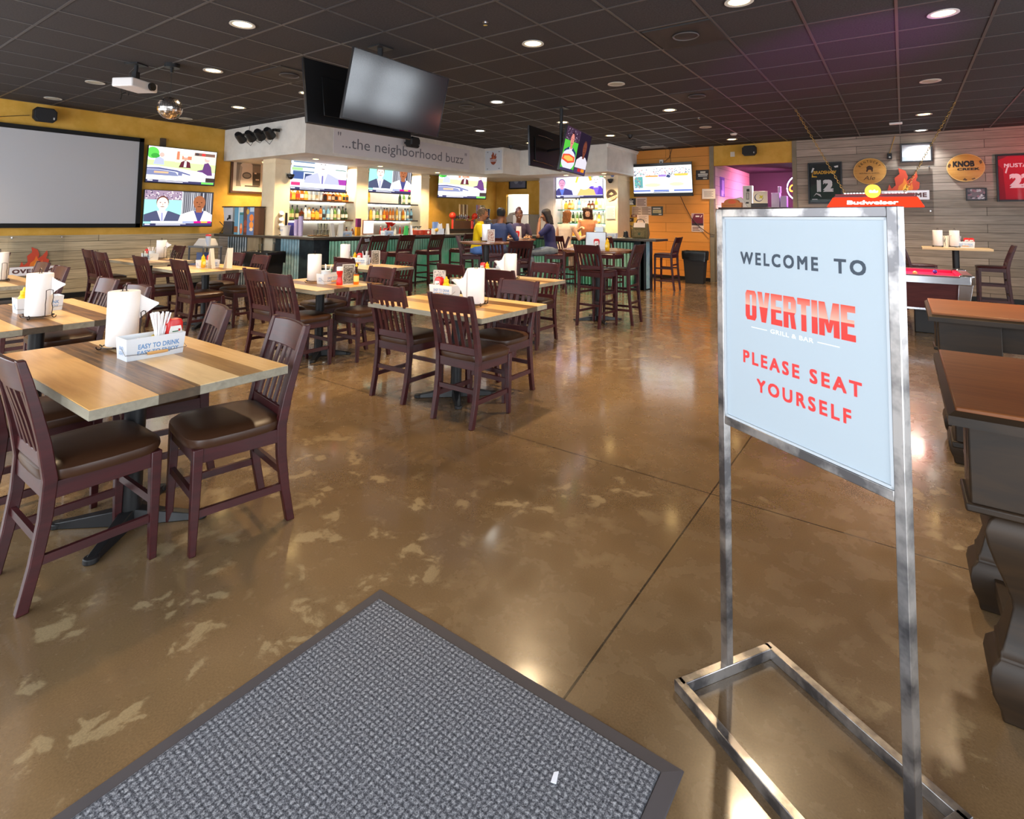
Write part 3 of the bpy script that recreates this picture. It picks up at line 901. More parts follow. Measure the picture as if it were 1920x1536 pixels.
NEAR = {(-5.23, 2.72): 'nearest the camera left of the hanging screens', (-7.22, 3.40): 'right of the projector', (-9.31, 2.77): 'left of the projector', (-11.2, 2.78): 'above the big white screen',
        (-9.29, 4.83): 'in front of the track lights', (-7.31, 4.83): 'left of the big hanging screen', (-11.26, 4.83): 'behind the mirror ball', (-3.17, 4.78): 'right of the big hanging screen',
        (-5.25, 6.89): 'beyond the big hanging screen', (-7.27, 8.96): 'above the neighborhood buzz fascia', (-1.09, 4.82): 'cut by the top edge of the picture', (.34, 6.1): 'largest at the upper right',
        (-3.16, 6.85): 'in the middle of the ceiling', (-3.16, 8.96): 'above the orange wall screen', (.34, 8.92): 'on the right below the largest one', (.34, 11.59): 'above the pool lamp',
        (.34, 13.55): 'washing the helmet picture', (-5.21, 10.98): 'right of the pair of hanging screens', (-3.14, 10.96): 'nearest the sprinkler over the orange wall', (-3.11, 12.89): 'above the passage opening',
        (-5.27, 9.01): 'right behind the pair of hanging screens', (-7.37, 11.05): 'beside the logo panel of the fascia', (-5.23, 13.1): 'close to the air grille'}
UNSEEN = [(-3.16, 2.74), (-5.23, .68), (-7.25, .9), (-9.3, .9), (-11.1, .9)]  # added out of view to warm the near tables and the left wall
for u in UNSEEN:
    DL.append((*u, 'warm')); NEAR[u] = 'added out of view above the top edge of the picture'
proto = {}
for x, y, kd in DL:
    lb = ORD[kd] + ' ' + NEAR[(x, y)]
    if kd not in proto:
        o = thing('ceiling_light', lb, 'ceiling light', (x, y, CZ), 0, 'recessed round ceiling lights')
        MB(trim_w).lathe([(.085, .0), (.115, -.002), (.118, -.010), (.108, -.012), (.088, -.008)], (0, 0, 0), 28, cap=False).build('trim_ring', o)
        MB({'warm': glow_w, 'cool': glow_c, 'off': glow_off}[kd]).lathe([(.088, -.003), (.06, -.006), (.0005, -.007)], (0, 0, 0), 28).build('lens', o)
        proto[kd] = o
    else:
        dup(proto[kd], (x, y, CZ), 0, lb)
    if kd != 'off':
        light('downlight', 'SPOT', (x, y, CZ - .03), (110 if (x, y) in UNSEEN else 70 if y > 13.3 else 190 if y > 4 else 150), warm if kd == 'warm' else cool, spot_size=R(115), spot_blend=.7, shadow_soft_size=.07)

# air diffusers
dif = mat('diffuser_dark', (40, 37, 38), .6)
dif2 = mat('diffuser_rim', (84, 80, 80), .5)
def diffuser(x, y, lb, pr=[None]):
    if pr[0]:
        return dup(pr[0], (x, y, CZ), 0, lb)
    o = thing('air_diffuser', lb, 'air vent', (x, y, CZ), 0, 'square ceiling air diffusers'); pr[0] = o
    MB(dif).loft([[(-.33, -.33, 0), (.33, -.33, 0), (.33, .33, 0), (-.33, .33, 0)], [(-.33, -.33, -.012), (.33, -.33, -.012), (.33, .33, -.012), (-.33, .33, -.012)], [(-.30, -.30, -.012), (.30, -.30, -.012), (.30, .30, -.012), (-.30, .30, -.012)], [(-.24, -.24, -.003), (.24, -.24, -.003), (.24, .24, -.003), (-.24, .24, -.003)]]).build('plaque', o, smooth=20)
    MB(dif2).lathe([(.12, -.004), (.13, -.014), (.122, -.02), (.112, -.012)], (0, 0, 0), 28, cap=False).build('ring', o)
    MB(dif).lathe([(.112, -.012), (.05, -.024), (.0005, -.026)], (0, 0, 0), 24).build('centre_cone', o)
    return o
diffuser(-6.58, 4.08, 'square dark air diffuser left of the big hanging screen')
diffuser(-5.88, 6.88, 'square dark air diffuser right of the big hanging screen')
diffuser(-1.74, 5.42, 'square dark air diffuser nearest, at the top right of the ceiling')
diffuser(-2.46, 8.16, 'square dark air diffuser over the aisle to the orange wall')
g = MB(paint((120, 116, 112), .5))
for i in range(6): g.box(-5.42, -4.80, 13.12 + i * .05, 13.14 + i * .05, CZ - .012, CZ)
g.box(-5.45, -4.77, 13.08, 13.10, CZ - .014, CZ).box(-5.45, -4.77, 13.40, 13.42, CZ - .014, CZ)
tag(g.build('air_grille', smooth=0), 'slotted air grille in the ceiling close to the orange wall', 'air vent')
def dome(x, y, lb, z=CZ, r=.06, cm=black_plastic):
    o = thing('dome_camera', lb, 'security camera', (x, y, z), 0, 'dome security cameras')
    MB(cm).lathe([(r, 0), (r, -.03), (r * .9, -.04)], (0, 0, 0), 20).build('housing', o)
    MB(mat('dark_dome', (10, 10, 14), .08)).ball((0, 0, -.045), r * .8, None, 16, 8).build('dome', o)
    return o
dome(-8.07, 11.2, 'black dome camera on the ceiling above the fascia logo panel')
dome(-4.81, 11.13, 'black dome camera on the ceiling left of the orange wall screen')
o = thing('smoke_detector', 'round white smoke detector on the ceiling above the passage', 'smoke detector', (-2.87, 12.06, CZ))
MB(paint((220, 214, 204))).lathe([(.07, 0), (.07, -.02), (.05, -.04), (.02, -.043)], (0, 0, 0), 20).build('body', o)
o = thing('motion_sensor', 'small white rectangular sensor on the ceiling above the pool lamp', 'sensor', (-.06, 12.3, CZ))
MB(paint((226, 222, 218))).box(-.10, .10, -.05, .05, -.035, 0).build('body', o, bevel=.008)
def sprinkler(x, y, lb):
    o = thing('sprinkler', lb, 'fire sprinkler', (x, y, CZ), 0, 'fire sprinklers')
    MB(chrome).lathe([(.03, 0), (.03, -.004), (.010, -.006), (.010, -.03), (.022, -.032), (.022, -.035)], (0, 0, 0), 14).build('head', o)
sprinkler(-2.95, 9.9, 'tiny ceiling sprinkler between the two middle light rows')
sprinkler(-3.2, 4.0, 'tiny ceiling sprinkler near the top edge above the aisle')

# ------------------------------------------------------------------ pictures on screens
def ell(cx, cz, rx, rz, n=18, a0=0, a1=2 * PI):
    return [(cx + rx * math.cos(a0 + (a1 - a0) * i / n), cz + rz * math.sin(a0 + (a1 - a0) * i / n)) for i in range(n if abs(a1 - a0 - 2 * PI) < 1e-6 else n + 1)]
def rc(x0, x1, z0, z1): return [(x0, z0), (x1, z0), (x1, z1), (x0, z1)]
def bust(cx, base, s, skin, suit, shirt, hair, tie=None):
    """head and shoulders; s = head height"""
    X = .6
    L_ = [(suit, [(cx - 1.35 * s, base), (cx + 1.35 * s, base), (cx + 1.2 * s, base + .55 * s), (cx + .45 * s, base + .85 * s), (cx - .45 * s, base + .85 * s), (cx - 1.2 * s, base + .55 * s)]),
          (shirt, [(cx - .05 * s, base), (cx + .1 * s, base), (cx + .34 * s, base + .84 * s), (cx - .34 * s, base + .84 * s)]),
          (skin, rc(cx - .2 * s, cx + .2 * s, base + .72 * s, base + 1.1 * s)),
          (hair, ell(cx, base + 1.52 * s, .41 * s, .52 * s)), (skin, ell(cx, base + 1.42 * s, .37 * s, .5 * s))]
    if tie: L_.append((tie, [(cx - .05 * s, base), (cx + .08 * s, base), (cx + .06 * s, base + .7 * s), (cx - .06 * s, base + .7 * s)]))
    dk = tuple(int(c * .45) for c in skin)
    for q in (-.15, .15): L_.append((dk, ell(cx + q * s, base + 1.5 * s, .06 * s, .035 * s, 8)))
    L_.append((dk, ell(cx, base + 1.18 * s, .14 * s, .03 * s, 8))); L_.append((tuple(int(c * .8) for c in skin), [(cx - .04 * s, base + 1.3 * s), (cx + .06 * s, base + 1.3 * s), (cx, base + 1.48 * s)]))
    return [(c_, [(cx + (x - cx) * X, z) for x, z in P_]) for c_, P_ in L_]
rnd = random.Random(5)
def crowd(x0, x1, z0, z1, n, cols):
    return [(rnd.choice(cols), ell(rnd.uniform(x0, x1), rnd.uniform(z0, z1), rnd.uniform(.006, .014), rnd.uniform(.010, .02), 7)) for _ in range(n)]
def ticker(pink=True):
    L_ = [((244, 244, 252), rc(.10, .72, .075, .135)), ((60, 58, 90), rc(0, 1, 0, .072)), ((236, 236, 246), rc(.02, .09, .03, .058)), ((236, 236, 246), rc(.17, .60, .048, .060)), ((236, 236, 246), rc(.17, .52, .018, .030))]
    if pink: L_ += [((210, 20, 130), rc(.72, .99, .078, .138)), ((150, 160, 200), rc(.55, .72, .078, .138)), ((250, 190, 60), rc(.83, .93, .088, .128))]
    else: L_ += [((60, 50, 50), rc(.86, 1, .075, .20)), ((110, 220, 90), rc(.80, .99, .01, .062))]
    return L_
W_T = (244, 246, 252)
PIC = {
 'desk': [((246, 240, 236), rc(0, 1, 0, 1)), ((190, 224, 150), rc(0, 1, .36, .62)), ((226, 206, 190), rc(.38, 1, .60, .86)), ((196, 120, 90), rc(.40, .44, .68, .92)), ((196, 120, 90), rc(.48, .62, .70, .80)), ((120, 90, 80), rc(.66, .98, .84, .93)), ((220, 60, 60), ell(.80, .885, .03, .04)), ((70, 60, 60), ell(.70, .885, .03, .04)), ((90, 190, 80), ell(.06, .82, .09, .16)), ((60, 150, 60), ell(.10, .74, .06, .07))]
   + [((170, 175, 215), [(.08, .50), (.23, .50), (.22, .66), (.16, .72), (.10, .66)]), ((206, 170, 160), ell(.19, .78, .035, .065)), ((90, 40, 50), [(.44, .46), (.62, .46), (.60, .62), (.53, .68), (.47, .62)]), ((240, 236, 240), [(.51, .48), (.55, .48), (.55, .66), (.52, .66)]), ((196, 150, 130), ell(.53, .74, .035, .06)), ((220, 220, 220), ell(.53, .79, .034, .03)),
      ((96, 60, 110), [(.74, .26), (.96, .28), (.93, .54), (.88, .66), (.82, .62), (.80, .44), (.72, .40)]), ((200, 170, 160), ell(.86, .74, .04, .07)), ((214, 214, 218), ell(.875, .79, .038, .045))]
   + [((214, 214, 236), [(0, .18), (0, .46), (.12, .47), (.5, .42), (.8, .36), (.98, .18)]), ((86, 90, 130), [(0, .40), (.16, .42), (.42, .37), (.62, .27), (.62, .24), (.40, .33), (.16, .37), (0, .36)]), ((120, 126, 160), [(0, .18), (0, .35), (.16, .36), (.40, .31), (.46, .18)]), ((230, 170, 130), rc(.10, .30, .26, .31)), ((110, 114, 150), rc(.44, .50, .22, .34)), (W_T, rc(0, .86, .072, .20))] + ticker(False),
 'split': [((150, 226, 206), rc(0, .53, 0, 1)), ((150, 130, 150), rc(0, .53, .74, 1)), ((78, 76, 84), rc(.53, 1, 0, 1))] + crowd(.01, .52, .75, .98, 70, [(220, 215, 230), (90, 80, 110), (230, 210, 210), (50, 45, 70)])
   + [((rnd.choice([(150, 150, 156), (50, 48, 56), (190, 190, 196)])), rc(.54 + .03 * i, .555 + .03 * i, .35, .98)) for i in range(15)]
   + bust(.25, .12, .36, (246, 206, 196), (74, 78, 104), (240, 236, 250), (104, 66, 60), (150, 150, 190)) + bust(.79, .12, .38, (150, 92, 62), (236, 232, 236), (70, 70, 120), (150, 92, 62)) + [((226, 230, 236), rc(.525, .535, .14, 1))] + ticker(),
 'suit': [((206, 216, 238), rc(0, 1, 0, 1))] + [((90, 110, 130), rc(.04, .40, .5 + .13 * i, .53 + .13 * i)) for i in range(4)] + [((244, 250, 250), rc(.04, .42, .55 + .13 * i, .62 + .13 * i)) for i in range(3)] + [((150, 216, 130), rc(.02, .20, .54, .62)), ((70, 90, 140), rc(.04, .22, .30, .5)), ((60, 70, 100), rc(.24, .36, .28, .46)), ((240, 250, 250), rc(.76, 1, .40, .9)), ((70, 110, 110), rc(.78, 1, .86, .89)), ((90, 120, 110), rc(.78, .98, .62, .645)), ((150, 60, 150), rc(.76, 1, .20, .36)), ((170, 176, 210), [(.44, .95), (.48, .95), (.62, .72), (.58, .70)])]
   + bust(.55, .16, .40, (240, 226, 230), (168, 170, 216), (248, 246, 252), (226, 220, 226), (104, 100, 160)) + [((220, 60, 110), rc(.02, .17, .12, .21)), (W_T, rc(.17, .97, .10, .20))] + ticker(False)[1:5],
 'fans': [((196, 196, 236), rc(0, 1, 0, 1)), ((110, 170, 120), rc(.7, 1, .72, 1)), ((236, 232, 244), ell(.22, .82, .2, .16)), ((224, 222, 246), ell(.5, .6, .2, .25)), ((232, 190, 70), [(.42, .55), (.46, .55), (.52, .86), (.47, .86)]), ((240, 170, 50), [(.66, .98), (.72, .98), (.78, .62), (.73, .60)])]
   + bust(.13, .10, .30, (206, 140, 170), (66, 62, 110), (90, 110, 190), (96, 90, 130)) + bust(.86, .10, .36, (240, 222, 226), (90, 66, 170), (120, 90, 200), (190, 170, 170))
   + [((246, 178, 110), [(.46, .08), (.86, .08), (.82, .28), (.70, .34), (.54, .34)]), ((244, 240, 248), ell(.62, .46, .13, .17))] + ticker(False)[1:5],
 'baseball': [((244, 246, 246), rc(0, 1, 0, 1)), ((214, 216, 224), rc(0, 1, .64, .93))] + crowd(.01, .99, .66, .92, 150, [(90, 100, 120), (240, 240, 244), (200, 90, 90), (120, 160, 150), (70, 80, 110), (225, 215, 210)])
   + [((236, 150, 90), rc(.22, .44, .60, .66)), ((150, 120, 190), rc(.45, .58, .60, .68)), ((244, 180, 80), rc(.72, .94, .62, .70)), ((196, 222, 170), ell(.34, .30, .14, .07)), ((196, 222, 170), ell(.75, .32, .12, .07)), ((226, 232, 214), rc(.16, 1, .50, .56)), ((90, 150, 150), rc(.02, .17, .2, .62))] + crowd(.02, .16, .16, .60, 34, [(230, 230, 236), (70, 90, 140), (200, 100, 90), (120, 180, 150)])
   + [((60, 70, 110), [(.58, .58), (.63, .54), (.66, .62), (.62, .68), (.59, .66)]), ((60, 60, 90), ell(.635, .71, .014, .025)), ((230, 230, 236), [(.57, .44), (.60, .44), (.62, .56), (.59, .58)]), ((230, 230, 236), [(.64, .44), (.66, .46), (.65, .56), (.62, .56)]), ((120, 110, 110), [(.655, .64), (.70, .80), (.705, .795), (.665, .63)]), ((90, 110, 180), rc(0, .30, .06, .12)), ((90, 110, 180), rc(.36, .62, .06, .12)), ((90, 110, 180), rc(.70, 1, .06, .12)), (W_T, rc(0, 1, .02, .06)), ((50, 60, 90), rc(.35, .62, .025, .05))],
 'logo': [((40, 30, 46), rc(0, 1, 0, 1)), ((90, 200, 70), rc(0, .52, 0, .70)), ((70, 50, 70), rc(.0, .54, .70, 1))] + crowd(.01, .53, .72, .98, 50, [(190, 170, 190), (120, 90, 120), (40, 30, 50)])
   + bust(.26, .30, .30, (226, 140, 130), (50, 60, 110), (236, 230, 240), (60, 30, 40)) + bust(.80, .14, .34, (120, 64, 50), (230, 224, 236), (230, 224, 236), (90, 50, 44)) + [((230, 230, 244), ell(.24, .26, .26, .24)), ((240, 90, 60), [(.0, .24), (.02, .36), (.24, .40), (.46, .36), (.48, .24), (.24, .18)]), ((250, 190, 90), [(.06, .27), (.08, .33), (.24, .36), (.40, .33), (.42, .27), (.24, .23)]), ((70, 60, 96), rc(0, .5, .0, .06)), ((80, 64, 100), rc(.52, 1, 0, .14)), ((200, 50, 50), rc(.66, .78, .05, .13)), ((240, 150, 40), rc(.80, .94, .05, .13))],
}
def screen_mesh(pic, w, h, es, parent, y):
    mb = MB()
    for k, (col, pts) in enumerate(PIC[pic]):
        mb.poly([(max(-.5, min(.5, x - .5)) * w, y - k * .00009, max(-.5, min(.5, z - .5)) * h) for x, z in pts], emis(col, es))
    return mb.build('screen', parent, smooth=0)

bez = mat('screen_bezel', (22, 22, 26), .3)
def television(c, w, h, yaw, tilt, pic, label, off=.12, bz=(.012, .012, .012, .022), es=1.25, group=None, bracket=True, thick=.05):
    """c = centre of the front face; off = distance from front face to the wall behind"""
    t = thing('television', label, 'television', c, yaw, group or 'wall-mounted televisions', tilt)
    l, r_, tp_, bt = bz
    mb = MB(bez)
    mb.box(-w / 2, -w / 2 + l, 0, thick * .6, -h / 2, h / 2).box(w / 2 - r_, w / 2, 0, thick * .6, -h / 2, h / 2)
    mb.box(-w / 2 + l, w / 2 - r_, 0, thick * .6, h / 2 - tp_, h / 2).box(-w / 2 + l, w / 2 - r_, 0, thick * .6, -h / 2, -h / 2 + bt)
    mb.build('bezel', t, bevel=.002)
    MB(black_plastic).box(-w / 2 + .004, w / 2 - .004, thick * .5, thick * .7, -h / 2 + .004, h / 2 - .004).box(-w * .36, w * .36, thick * .7, thick, -h * .36, h * .25).build('back_cover', t, bevel=.004)
    es *= .8
    sw, sh = w - l - r_, h - tp_ - bt
    if pic:
        s_ = screen_mesh(pic, sw, sh, es, t, 0)
    else:
        s_ = MB(mat('dark_screen', (20, 22, 32), .14, spec=.9, coat=.6)).box(-sw / 2, sw / 2, .0, .006, -sh / 2, sh / 2).build('screen', t, smooth=0)
    s_.location = ((l - r_) / 2, .005, (bt - tp_) / 2)
    if bracket:
        MB(black_metal).box(-.13, .13, thick, max(thick + .02, off - .035), -.10, .10).build('wall_bracket', t)
    return t
PX = PI / 2
television((-5.048, 13.70, 2.545), 1.577, .865, 0, R(7.5), 'baseball', 'television with a baseball game on the orange board wall', .17, (.012, .012, .075, .09))
television((-11.82, 5.062, 2.459), 1.304, .729, PX, R(6), 'desk', 'upper of the two televisions on the yellow wall, three men at a desk', .14)
television((-11.82, 5.04, 1.603), 1.296, .725, PX, R(2), 'split', 'lower of the two televisions on the yellow wall, split screen of two men', .14)
television((-10.45, 7.301, 2.43), 1.45, .80, PX, R(4.4), 'suit', 'television over the left liquor shelves, man in a suit on screen', .30, es=1.35)
television((-10.45, 9.362, 2.48), 1.42, .80, PX, R(3.4), 'split', 'television over the middle liquor shelves, split screen of two men', .30, es=1.3)
television((-9.936, 11.539, 2.457), 1.5, .845, R(66.6), R(6), 'desk', 'big television above the beer taps, angled on an arm', .62, es=1.45)
television((-7.203, 13.2, 2.46), 1.466, .78, 0, R(1.3), 'fans', 'television with cheering fans over the right liquor shelves', .30, es=1.3)
# hanging screens, back to back on ceiling poles
def pole(loc, z, label, arms):
    t = thing('ceiling_mount', label, 'screen mount', (loc[0], loc[1], CZ), 0, 'ceiling poles for screens')
    MB(black_metal).box(-.10, .10, -.10, .10, -.015, 0).build('ceiling_plate', t)
    MB(black_metal).cyl((0, 0, z - CZ), .03, CZ - z - .015, 14).build('pole', t)
    for a in arms:
        MB(black_metal).box(-.02, .02, -.02, .02, -.02, .02).tube([(0, 0, a[2] - CZ), (a[0] - loc[0], a[1] - loc[1], a[2] - CZ)], .022, 8).build('arm', t)
HG = 'televisions hung from the ceiling'
television((-4.323, 3.975, 2.758), 1.40, .70, R(91.9), R(12.9), None, 'big switched-off television hung from the ceiling, facing the room', .1, (.008, .008, .008, .012), group=HG, bracket=False)
television((-4.93, 3.93, 2.76), 1.40, .70, R(268), R(9), None, 'switched-off television hung back to back behind the big one', .1, group=HG, bracket=False)
pole((-4.66, 3.97), 2.65, 'black ceiling pole carrying the big pair of switched-off televisions', [(-4.40, 3.97, 2.75), (-4.86, 3.94, 2.75)])
television((-4.22, 7.66, 2.56), 1.24, .70, R(100.2), R(11.7), 'logo', 'hanging television with a bright game picture, right one of its pair', .1, (.016, .016, .016, .016), group=HG, bracket=False, es=.8)
o = television((-5.05, 8.02, 2.69), 1.25, .67, R(276), R(2), None, 'hanging television seen from its black back, left one of its pair', .1, group=HG, bracket=False)
MB(chrome).tube([(.36, .06, .2), (.1, .075, .2), (-.2, .06, .19)], .006, 6).tube([(.55, .055, -.24), (.3, .07, -.26), (.25, .07, -.25), (-.2, .06, -.28)], .007, 6).build('cable', o)
pole((-4.62, 7.85), 2.45, 'black ceiling pole carrying the pair of televisions beyond', [(-4.34, 7.72, 2.56), (-4.98, 8.0, 2.66)])

# projection screen
t = thing('projection_screen', 'huge blank projection screen in a black frame on the left yellow wall', 'projection screen', (LX, 2.75, 2.09), PX)
w2, h2 = 1.63, .86
MB(mat('screen_fabric', (182, 182, 186), .8)).box(-w2 + .06, w2 - .06, -.045, -.02, -h2 + .06, h2 - .06).build('screen', t, smooth=0)
mb = MB(mat('black_velvet', (12, 12, 12), .8))
mb.box(-w2, w2, -.065, -.012 + .012, h2 - .075, h2).box(-w2, w2, -.065, 0, -h2, -h2 + .075).box(-w2, -w2 + .075, -.065, 0, -h2, h2).box(w2 - .075, w2, -.065, 0, -h2, h2)
mb.build('frame', t, smooth=0)
# speakers
def speaker(c, yaw, label, w=.32, h=.24, d=.22, tilt=0):
    t = thing('wall_speaker', label, 'speaker', c, yaw, 'black wall speakers', tilt)
    a, b_ = w / 2, h / 2
    oc = [(-a, -b_ * .55), (-a + .05, -b_), (a - .05, -b_), (a, -b_ * .55), (a, b_ * .55), (a - .05, b_), (-a + .05, b_), (-a, b_ * .55)]
    MB(black_plastic).loft([[(x * .75, d, z * .8) for x, z in oc], [(x, d * .35, z) for x, z in oc], [(x, .02, z) for x, z in oc], [(x * .95, 0, z * .95) for x, z in oc]]).build('cabinet', t, smooth=20)
    MB(mat('grille_black', (30, 30, 32), .7)).loft([[(x * .9, -.004, z * .88) for x, z in oc], [(x * .86, -.012, z * .84) for x, z in oc]]).build('grille', t, smooth=20)
    MB(paint((190, 190, 190))).box(a * .62, a * .74, -.014, -.012, -b_ * .6, -b_ * .3).build('badge', t)
    MB(black_metal).box(-.03, .03, d * .7, d + .10, -.02, .02).build('mount', t)
    return t
speaker((-11.66, 2.813, 3.13), PX, 'black speaker on the yellow wall above the projection screen')
speaker((-2.896, 13.58, 3.155), 0, 'black speaker on the yellow wall above the passage')
speaker((-8.66, 8.45, 3.14), PX + .15, 'black speaker clamped under the ceiling in front of the fascia lettering', .30, .24, .2)
# track lights
t = thing('track_light', 'black track light with four spot cans on the left fascia', 'track light', (-10.45, 5.94, 3.10))
MB(black_metal).box(-.62, .70, -.09, -.06, .03, .06).box(-.55, -.51, -.07, 0, .02, .07).box(.58, .62, -.07, 0, .02, .07).build('track', t)
for i, x in enumerate((-.48, -.10, .24, .58)):
    q = MB(black_metal)
    q.M = T(x, -.20, -.03) @ RZ_(.5) @ RX_(R(60))
    q.lathe([(.055, .12), (.075, .08), (.082, -.02), (.088, -.10), (.080, -.10), (.07, -.04), (.0005, -.02)], (0, 0, 0), 18)
    q.M = I4
    q.tube([(x - .10, -.2, -.03), (x - .09, -.12, .06), (x + .09, -.12, .06), (x + .10, -.2, -.03)], .008, 6).tube([(x, -.12, .06), (x, -.075, .045)], .014, 8)
    s_ = q.build('spot_can', t)
    q = MB(paint((150, 150, 160), .2)); q.M = T(x, -.20, -.03) @ RZ_(.5) @ RX_(R(60)); q.lathe([(.07, -.09), (.0005, -.085)], (0, 0, 0), 16); q.build('lens', s_)
q = MB(black_plastic)
for a, b_, s_ in ((-.45, -.1, .20), (-.1, .25, .17), (.22, .62, .22)): q.tube([(a, -.12, -.02), (a + .05, -.1, -.12), ((a + b_) / 2, -.09, -s_), (b_ - .05, -.1, -.12), (b_, -.12, .0)], .005, 5)
q.tube([(-.5, -.03, .06), (-.45, -.02, .25)], .004, 5)
q.build('cable', t)
# projector
t = thing('projector', 'white ceiling projector with dangling cables', 'projector', (-7.75, 2.72, 3.08), R(118))
pw = paint((222, 216, 214), .4)
MB(pw).box(-.20, .20, -.14, .14, -.055, .055).build('body', t, bevel=.014)
MB(black_plastic).lathe([(.05, 0), (.05, .03), (.04, .03), (.0005, .02)], (0, 0, 0), 16).build('lens', t, loc=(.09, -.14, 0), rot=(PI / 2, 0, 0))
q = MB(paint((60, 58, 60))); 
for i in range(4): q.box(-.17 + i * .05, -.14 + i * .05, .139, .142, -.02, .02)
q.build('ports', t)
MB(black_metal).box(-.10, .10, -.08, .08, .055, .075).box(-.03, .03, -.03, .03, .075, .17).cyl((0, 0, .17), .022, .10, 12).box(-.09, .09, -.09, .09, .255, .27).build('ceiling_mount', t)
MB(black_plastic).tube([(.0, .14, -.02), (.05, .22, .0), (.08, .26, -.06), (.05, .25, -.10), (.10, .22, -.06), (.03, .17, -.03)], .006, 6).tube([(.05, .06, .25), (.12, .2, .2), (.2, .26, .0), (.17, .25, -.08)], .005, 6).tube([(-.05, .14, 0), (.0, .2, -.05), (.06, .24, -.12), (.04, .23, -.16)], .008, 6).build('cable', t)
# mirror ball
t = thing('mirror_ball', 'mirrored disco ball hanging from a black motor', 'disco ball', (-7.36, 2.97, CZ))
MB(black_plastic).cyl((0, 0, -.05), .085, .05, 20).cyl((0, 0, -.11), .02, .06, 12).build('motor', t)
MB(black_metal).tube([(0, 0, -.11), (0, 0, -.42)], .003, 5).cyl((0, 0, -.435), .012, .02, 10).build('chain', t)
m = mat('mirror_facets', (236, 230, 226), .12, metal=1.0)
ball_r = .140
q = MB(m)
nr = 16
for i in range(nr):
    a0, a1 = -PI / 2 + PI * i / nr, -PI / 2 + PI * (i + 1) / nr
    am = (a0 + a1) / 2
    nn = max(4, int(2 * nr * math.cos(am)))
    for j in range(nn):
        b0, b1 = 2 * PI * (j + .06) / nn, 2 * PI * (j + .94) / nn
        a2, a3 = a0 + .012, a1 - .012
        pt = lambda a, b_: (ball_r * math.cos(a) * math.cos(b_), ball_r * math.cos(a) * math.sin(b_), -.555 + ball_r * math.sin(a))
        q.poly([pt(a2, b0), pt(a2, b1), pt(a3, b1), pt(a3, b0)])
MBb = MB(paint((60, 56, 56))).ball((0, 0, -.555), ball_r - .004, None, 20, 12)
core = MBb.build('core', t)
q.build('mirror_tiles', t, smooth=0)

# ------------------------------------------------------------------ bar counter
laminate = speckle('bar_laminate', (74, 76, 74), (96, 98, 94), 14.0, .28, spec=.6)
bar_edge = paint((60, 52, 44), .4)
galv_green = speckle('galvanised_green', (84, 160, 122), (140, 180, 150), 1.2, .34, spec=.8)
for g_ in (galv_green,): g_.node_tree.nodes['Principled BSDF'].inputs['Metallic'].default_value = .35
galv_blue = speckle('galvanised_blue', (126, 166, 178), (160, 190, 198), 5.0, .40, spec=.6)
galv_grey = speckle('galvanised_grey', (128, 140, 146), (168, 176, 180), 5.0, .40, spec=.6)
dark_post = speckle('dark_post', (26, 34, 38), (42, 54, 58), 4.0, .5)
plank_post = wood('plank_post', (150, 128, 96), (176, 154, 120), .6, (20, 20, 3))
bc = thing('bar_counter', 'long bar counter with green corrugated metal front and grey top', 'bar counter', (0, 0, 0))
outer = [(-11.955, 5.80), (-8.87, 6.10), (-8.87, 10.90), (-4.15, 10.90), (-4.15, 11.62), (-9.60, 11.62), (-9.60, 6.72), (-11.955, 6.45)]
mb = MB(bar_edge)
mb.loft([[(x, y, 1.045) for x, y in outer], [(x, y, 1.085) for x, y in outer]])
mb.loft([[(x, y, 1.085) for x, y in outer], [(x, y, 1.092) for x, y in outer]], laminate)
mb.build('worktop', bc, smooth=0)
def corrugated(a, b, z0, z1, m, pitch=.078, amp=.017):
    a, b = Vector((*a, 0)), Vector((*b, 0))
    d = b - a; Ln = d.length; d.normalize(); nrm = Vector((d.y, -d.x, 0))
    n = int(Ln / pitch * 8)
    mb = MB(m)
    lo = []; hi = []
    for i in range(n + 1):
        p = a + d * (Ln * i / n) + nrm * (amp * math.sin(2 * PI * Ln * i / n / pitch))
        lo.append(mb.v((p.x, p.y, z0))); hi.append(mb.v((p.x, p.y, z1)))
    for i in range(n): mb.face([lo[i], lo[i + 1], hi[i + 1], hi[i]])
    return mb.build('corrugated_panel', bc, smooth=25)
def slab(a, b, th, z0, z1, m, name):
    a, b = Vector((*a, 0)), Vector((*b, 0)); d = (b - a).normalized(); nrm = Vector((-d.y, d.x, 0)) * th
    mb = MB(m); mb.hexa([(a.x, a.y, z0), (b.x, b.y, z0), (b.x + nrm.x, b.y + nrm.y, z0), (a.x + nrm.x, a.y + nrm.y, z0), (a.x, a.y, z1), (b.x, b.y, z1), (b.x + nrm.x, b.y + nrm.y, z1), (a.x + nrm.x, a.y + nrm.y, z1)])
    return mb.build(name, bc, smooth=0)
on = lambda x: (x, 5.9 + (x + 11.96) / 2.86 * .4)
slab(on(-11.95), on(-11.64), .06, 0, 1.045, grey_boards, 'end_board')
corrugated(on(-11.64), on(-11.03), 0.02, 1.045, galv_grey); slab(on(-11.64), on(-11.03), .05, 0, 1.045, dark_post, 'backing')
slab(on(-11.03), on(-10.68), .06, 0, 1.045, plank_post, 'plank_post')
slab(on(-10.19), on(-10.03), .10, 0, 1.045, dark_post, 'dark_post')
corrugated(on(-10.03), on(-9.52), 0.02, 1.045, galv_blue); slab((on(-10.03)[0], on(-10.03)[1] + .012), (on(-9.52)[0], on(-9.52)[1] + .012), .04, 0, 1.045, dark_post, 'backing')
slab(on(-9.52), on(-9.14), .12, 0, 1.045, dark_post, 'dark_post')
slab((-9.12, 6.29), (-9.12, 6.62), .06, 0, 1.045, dark_post, 'dark_post')
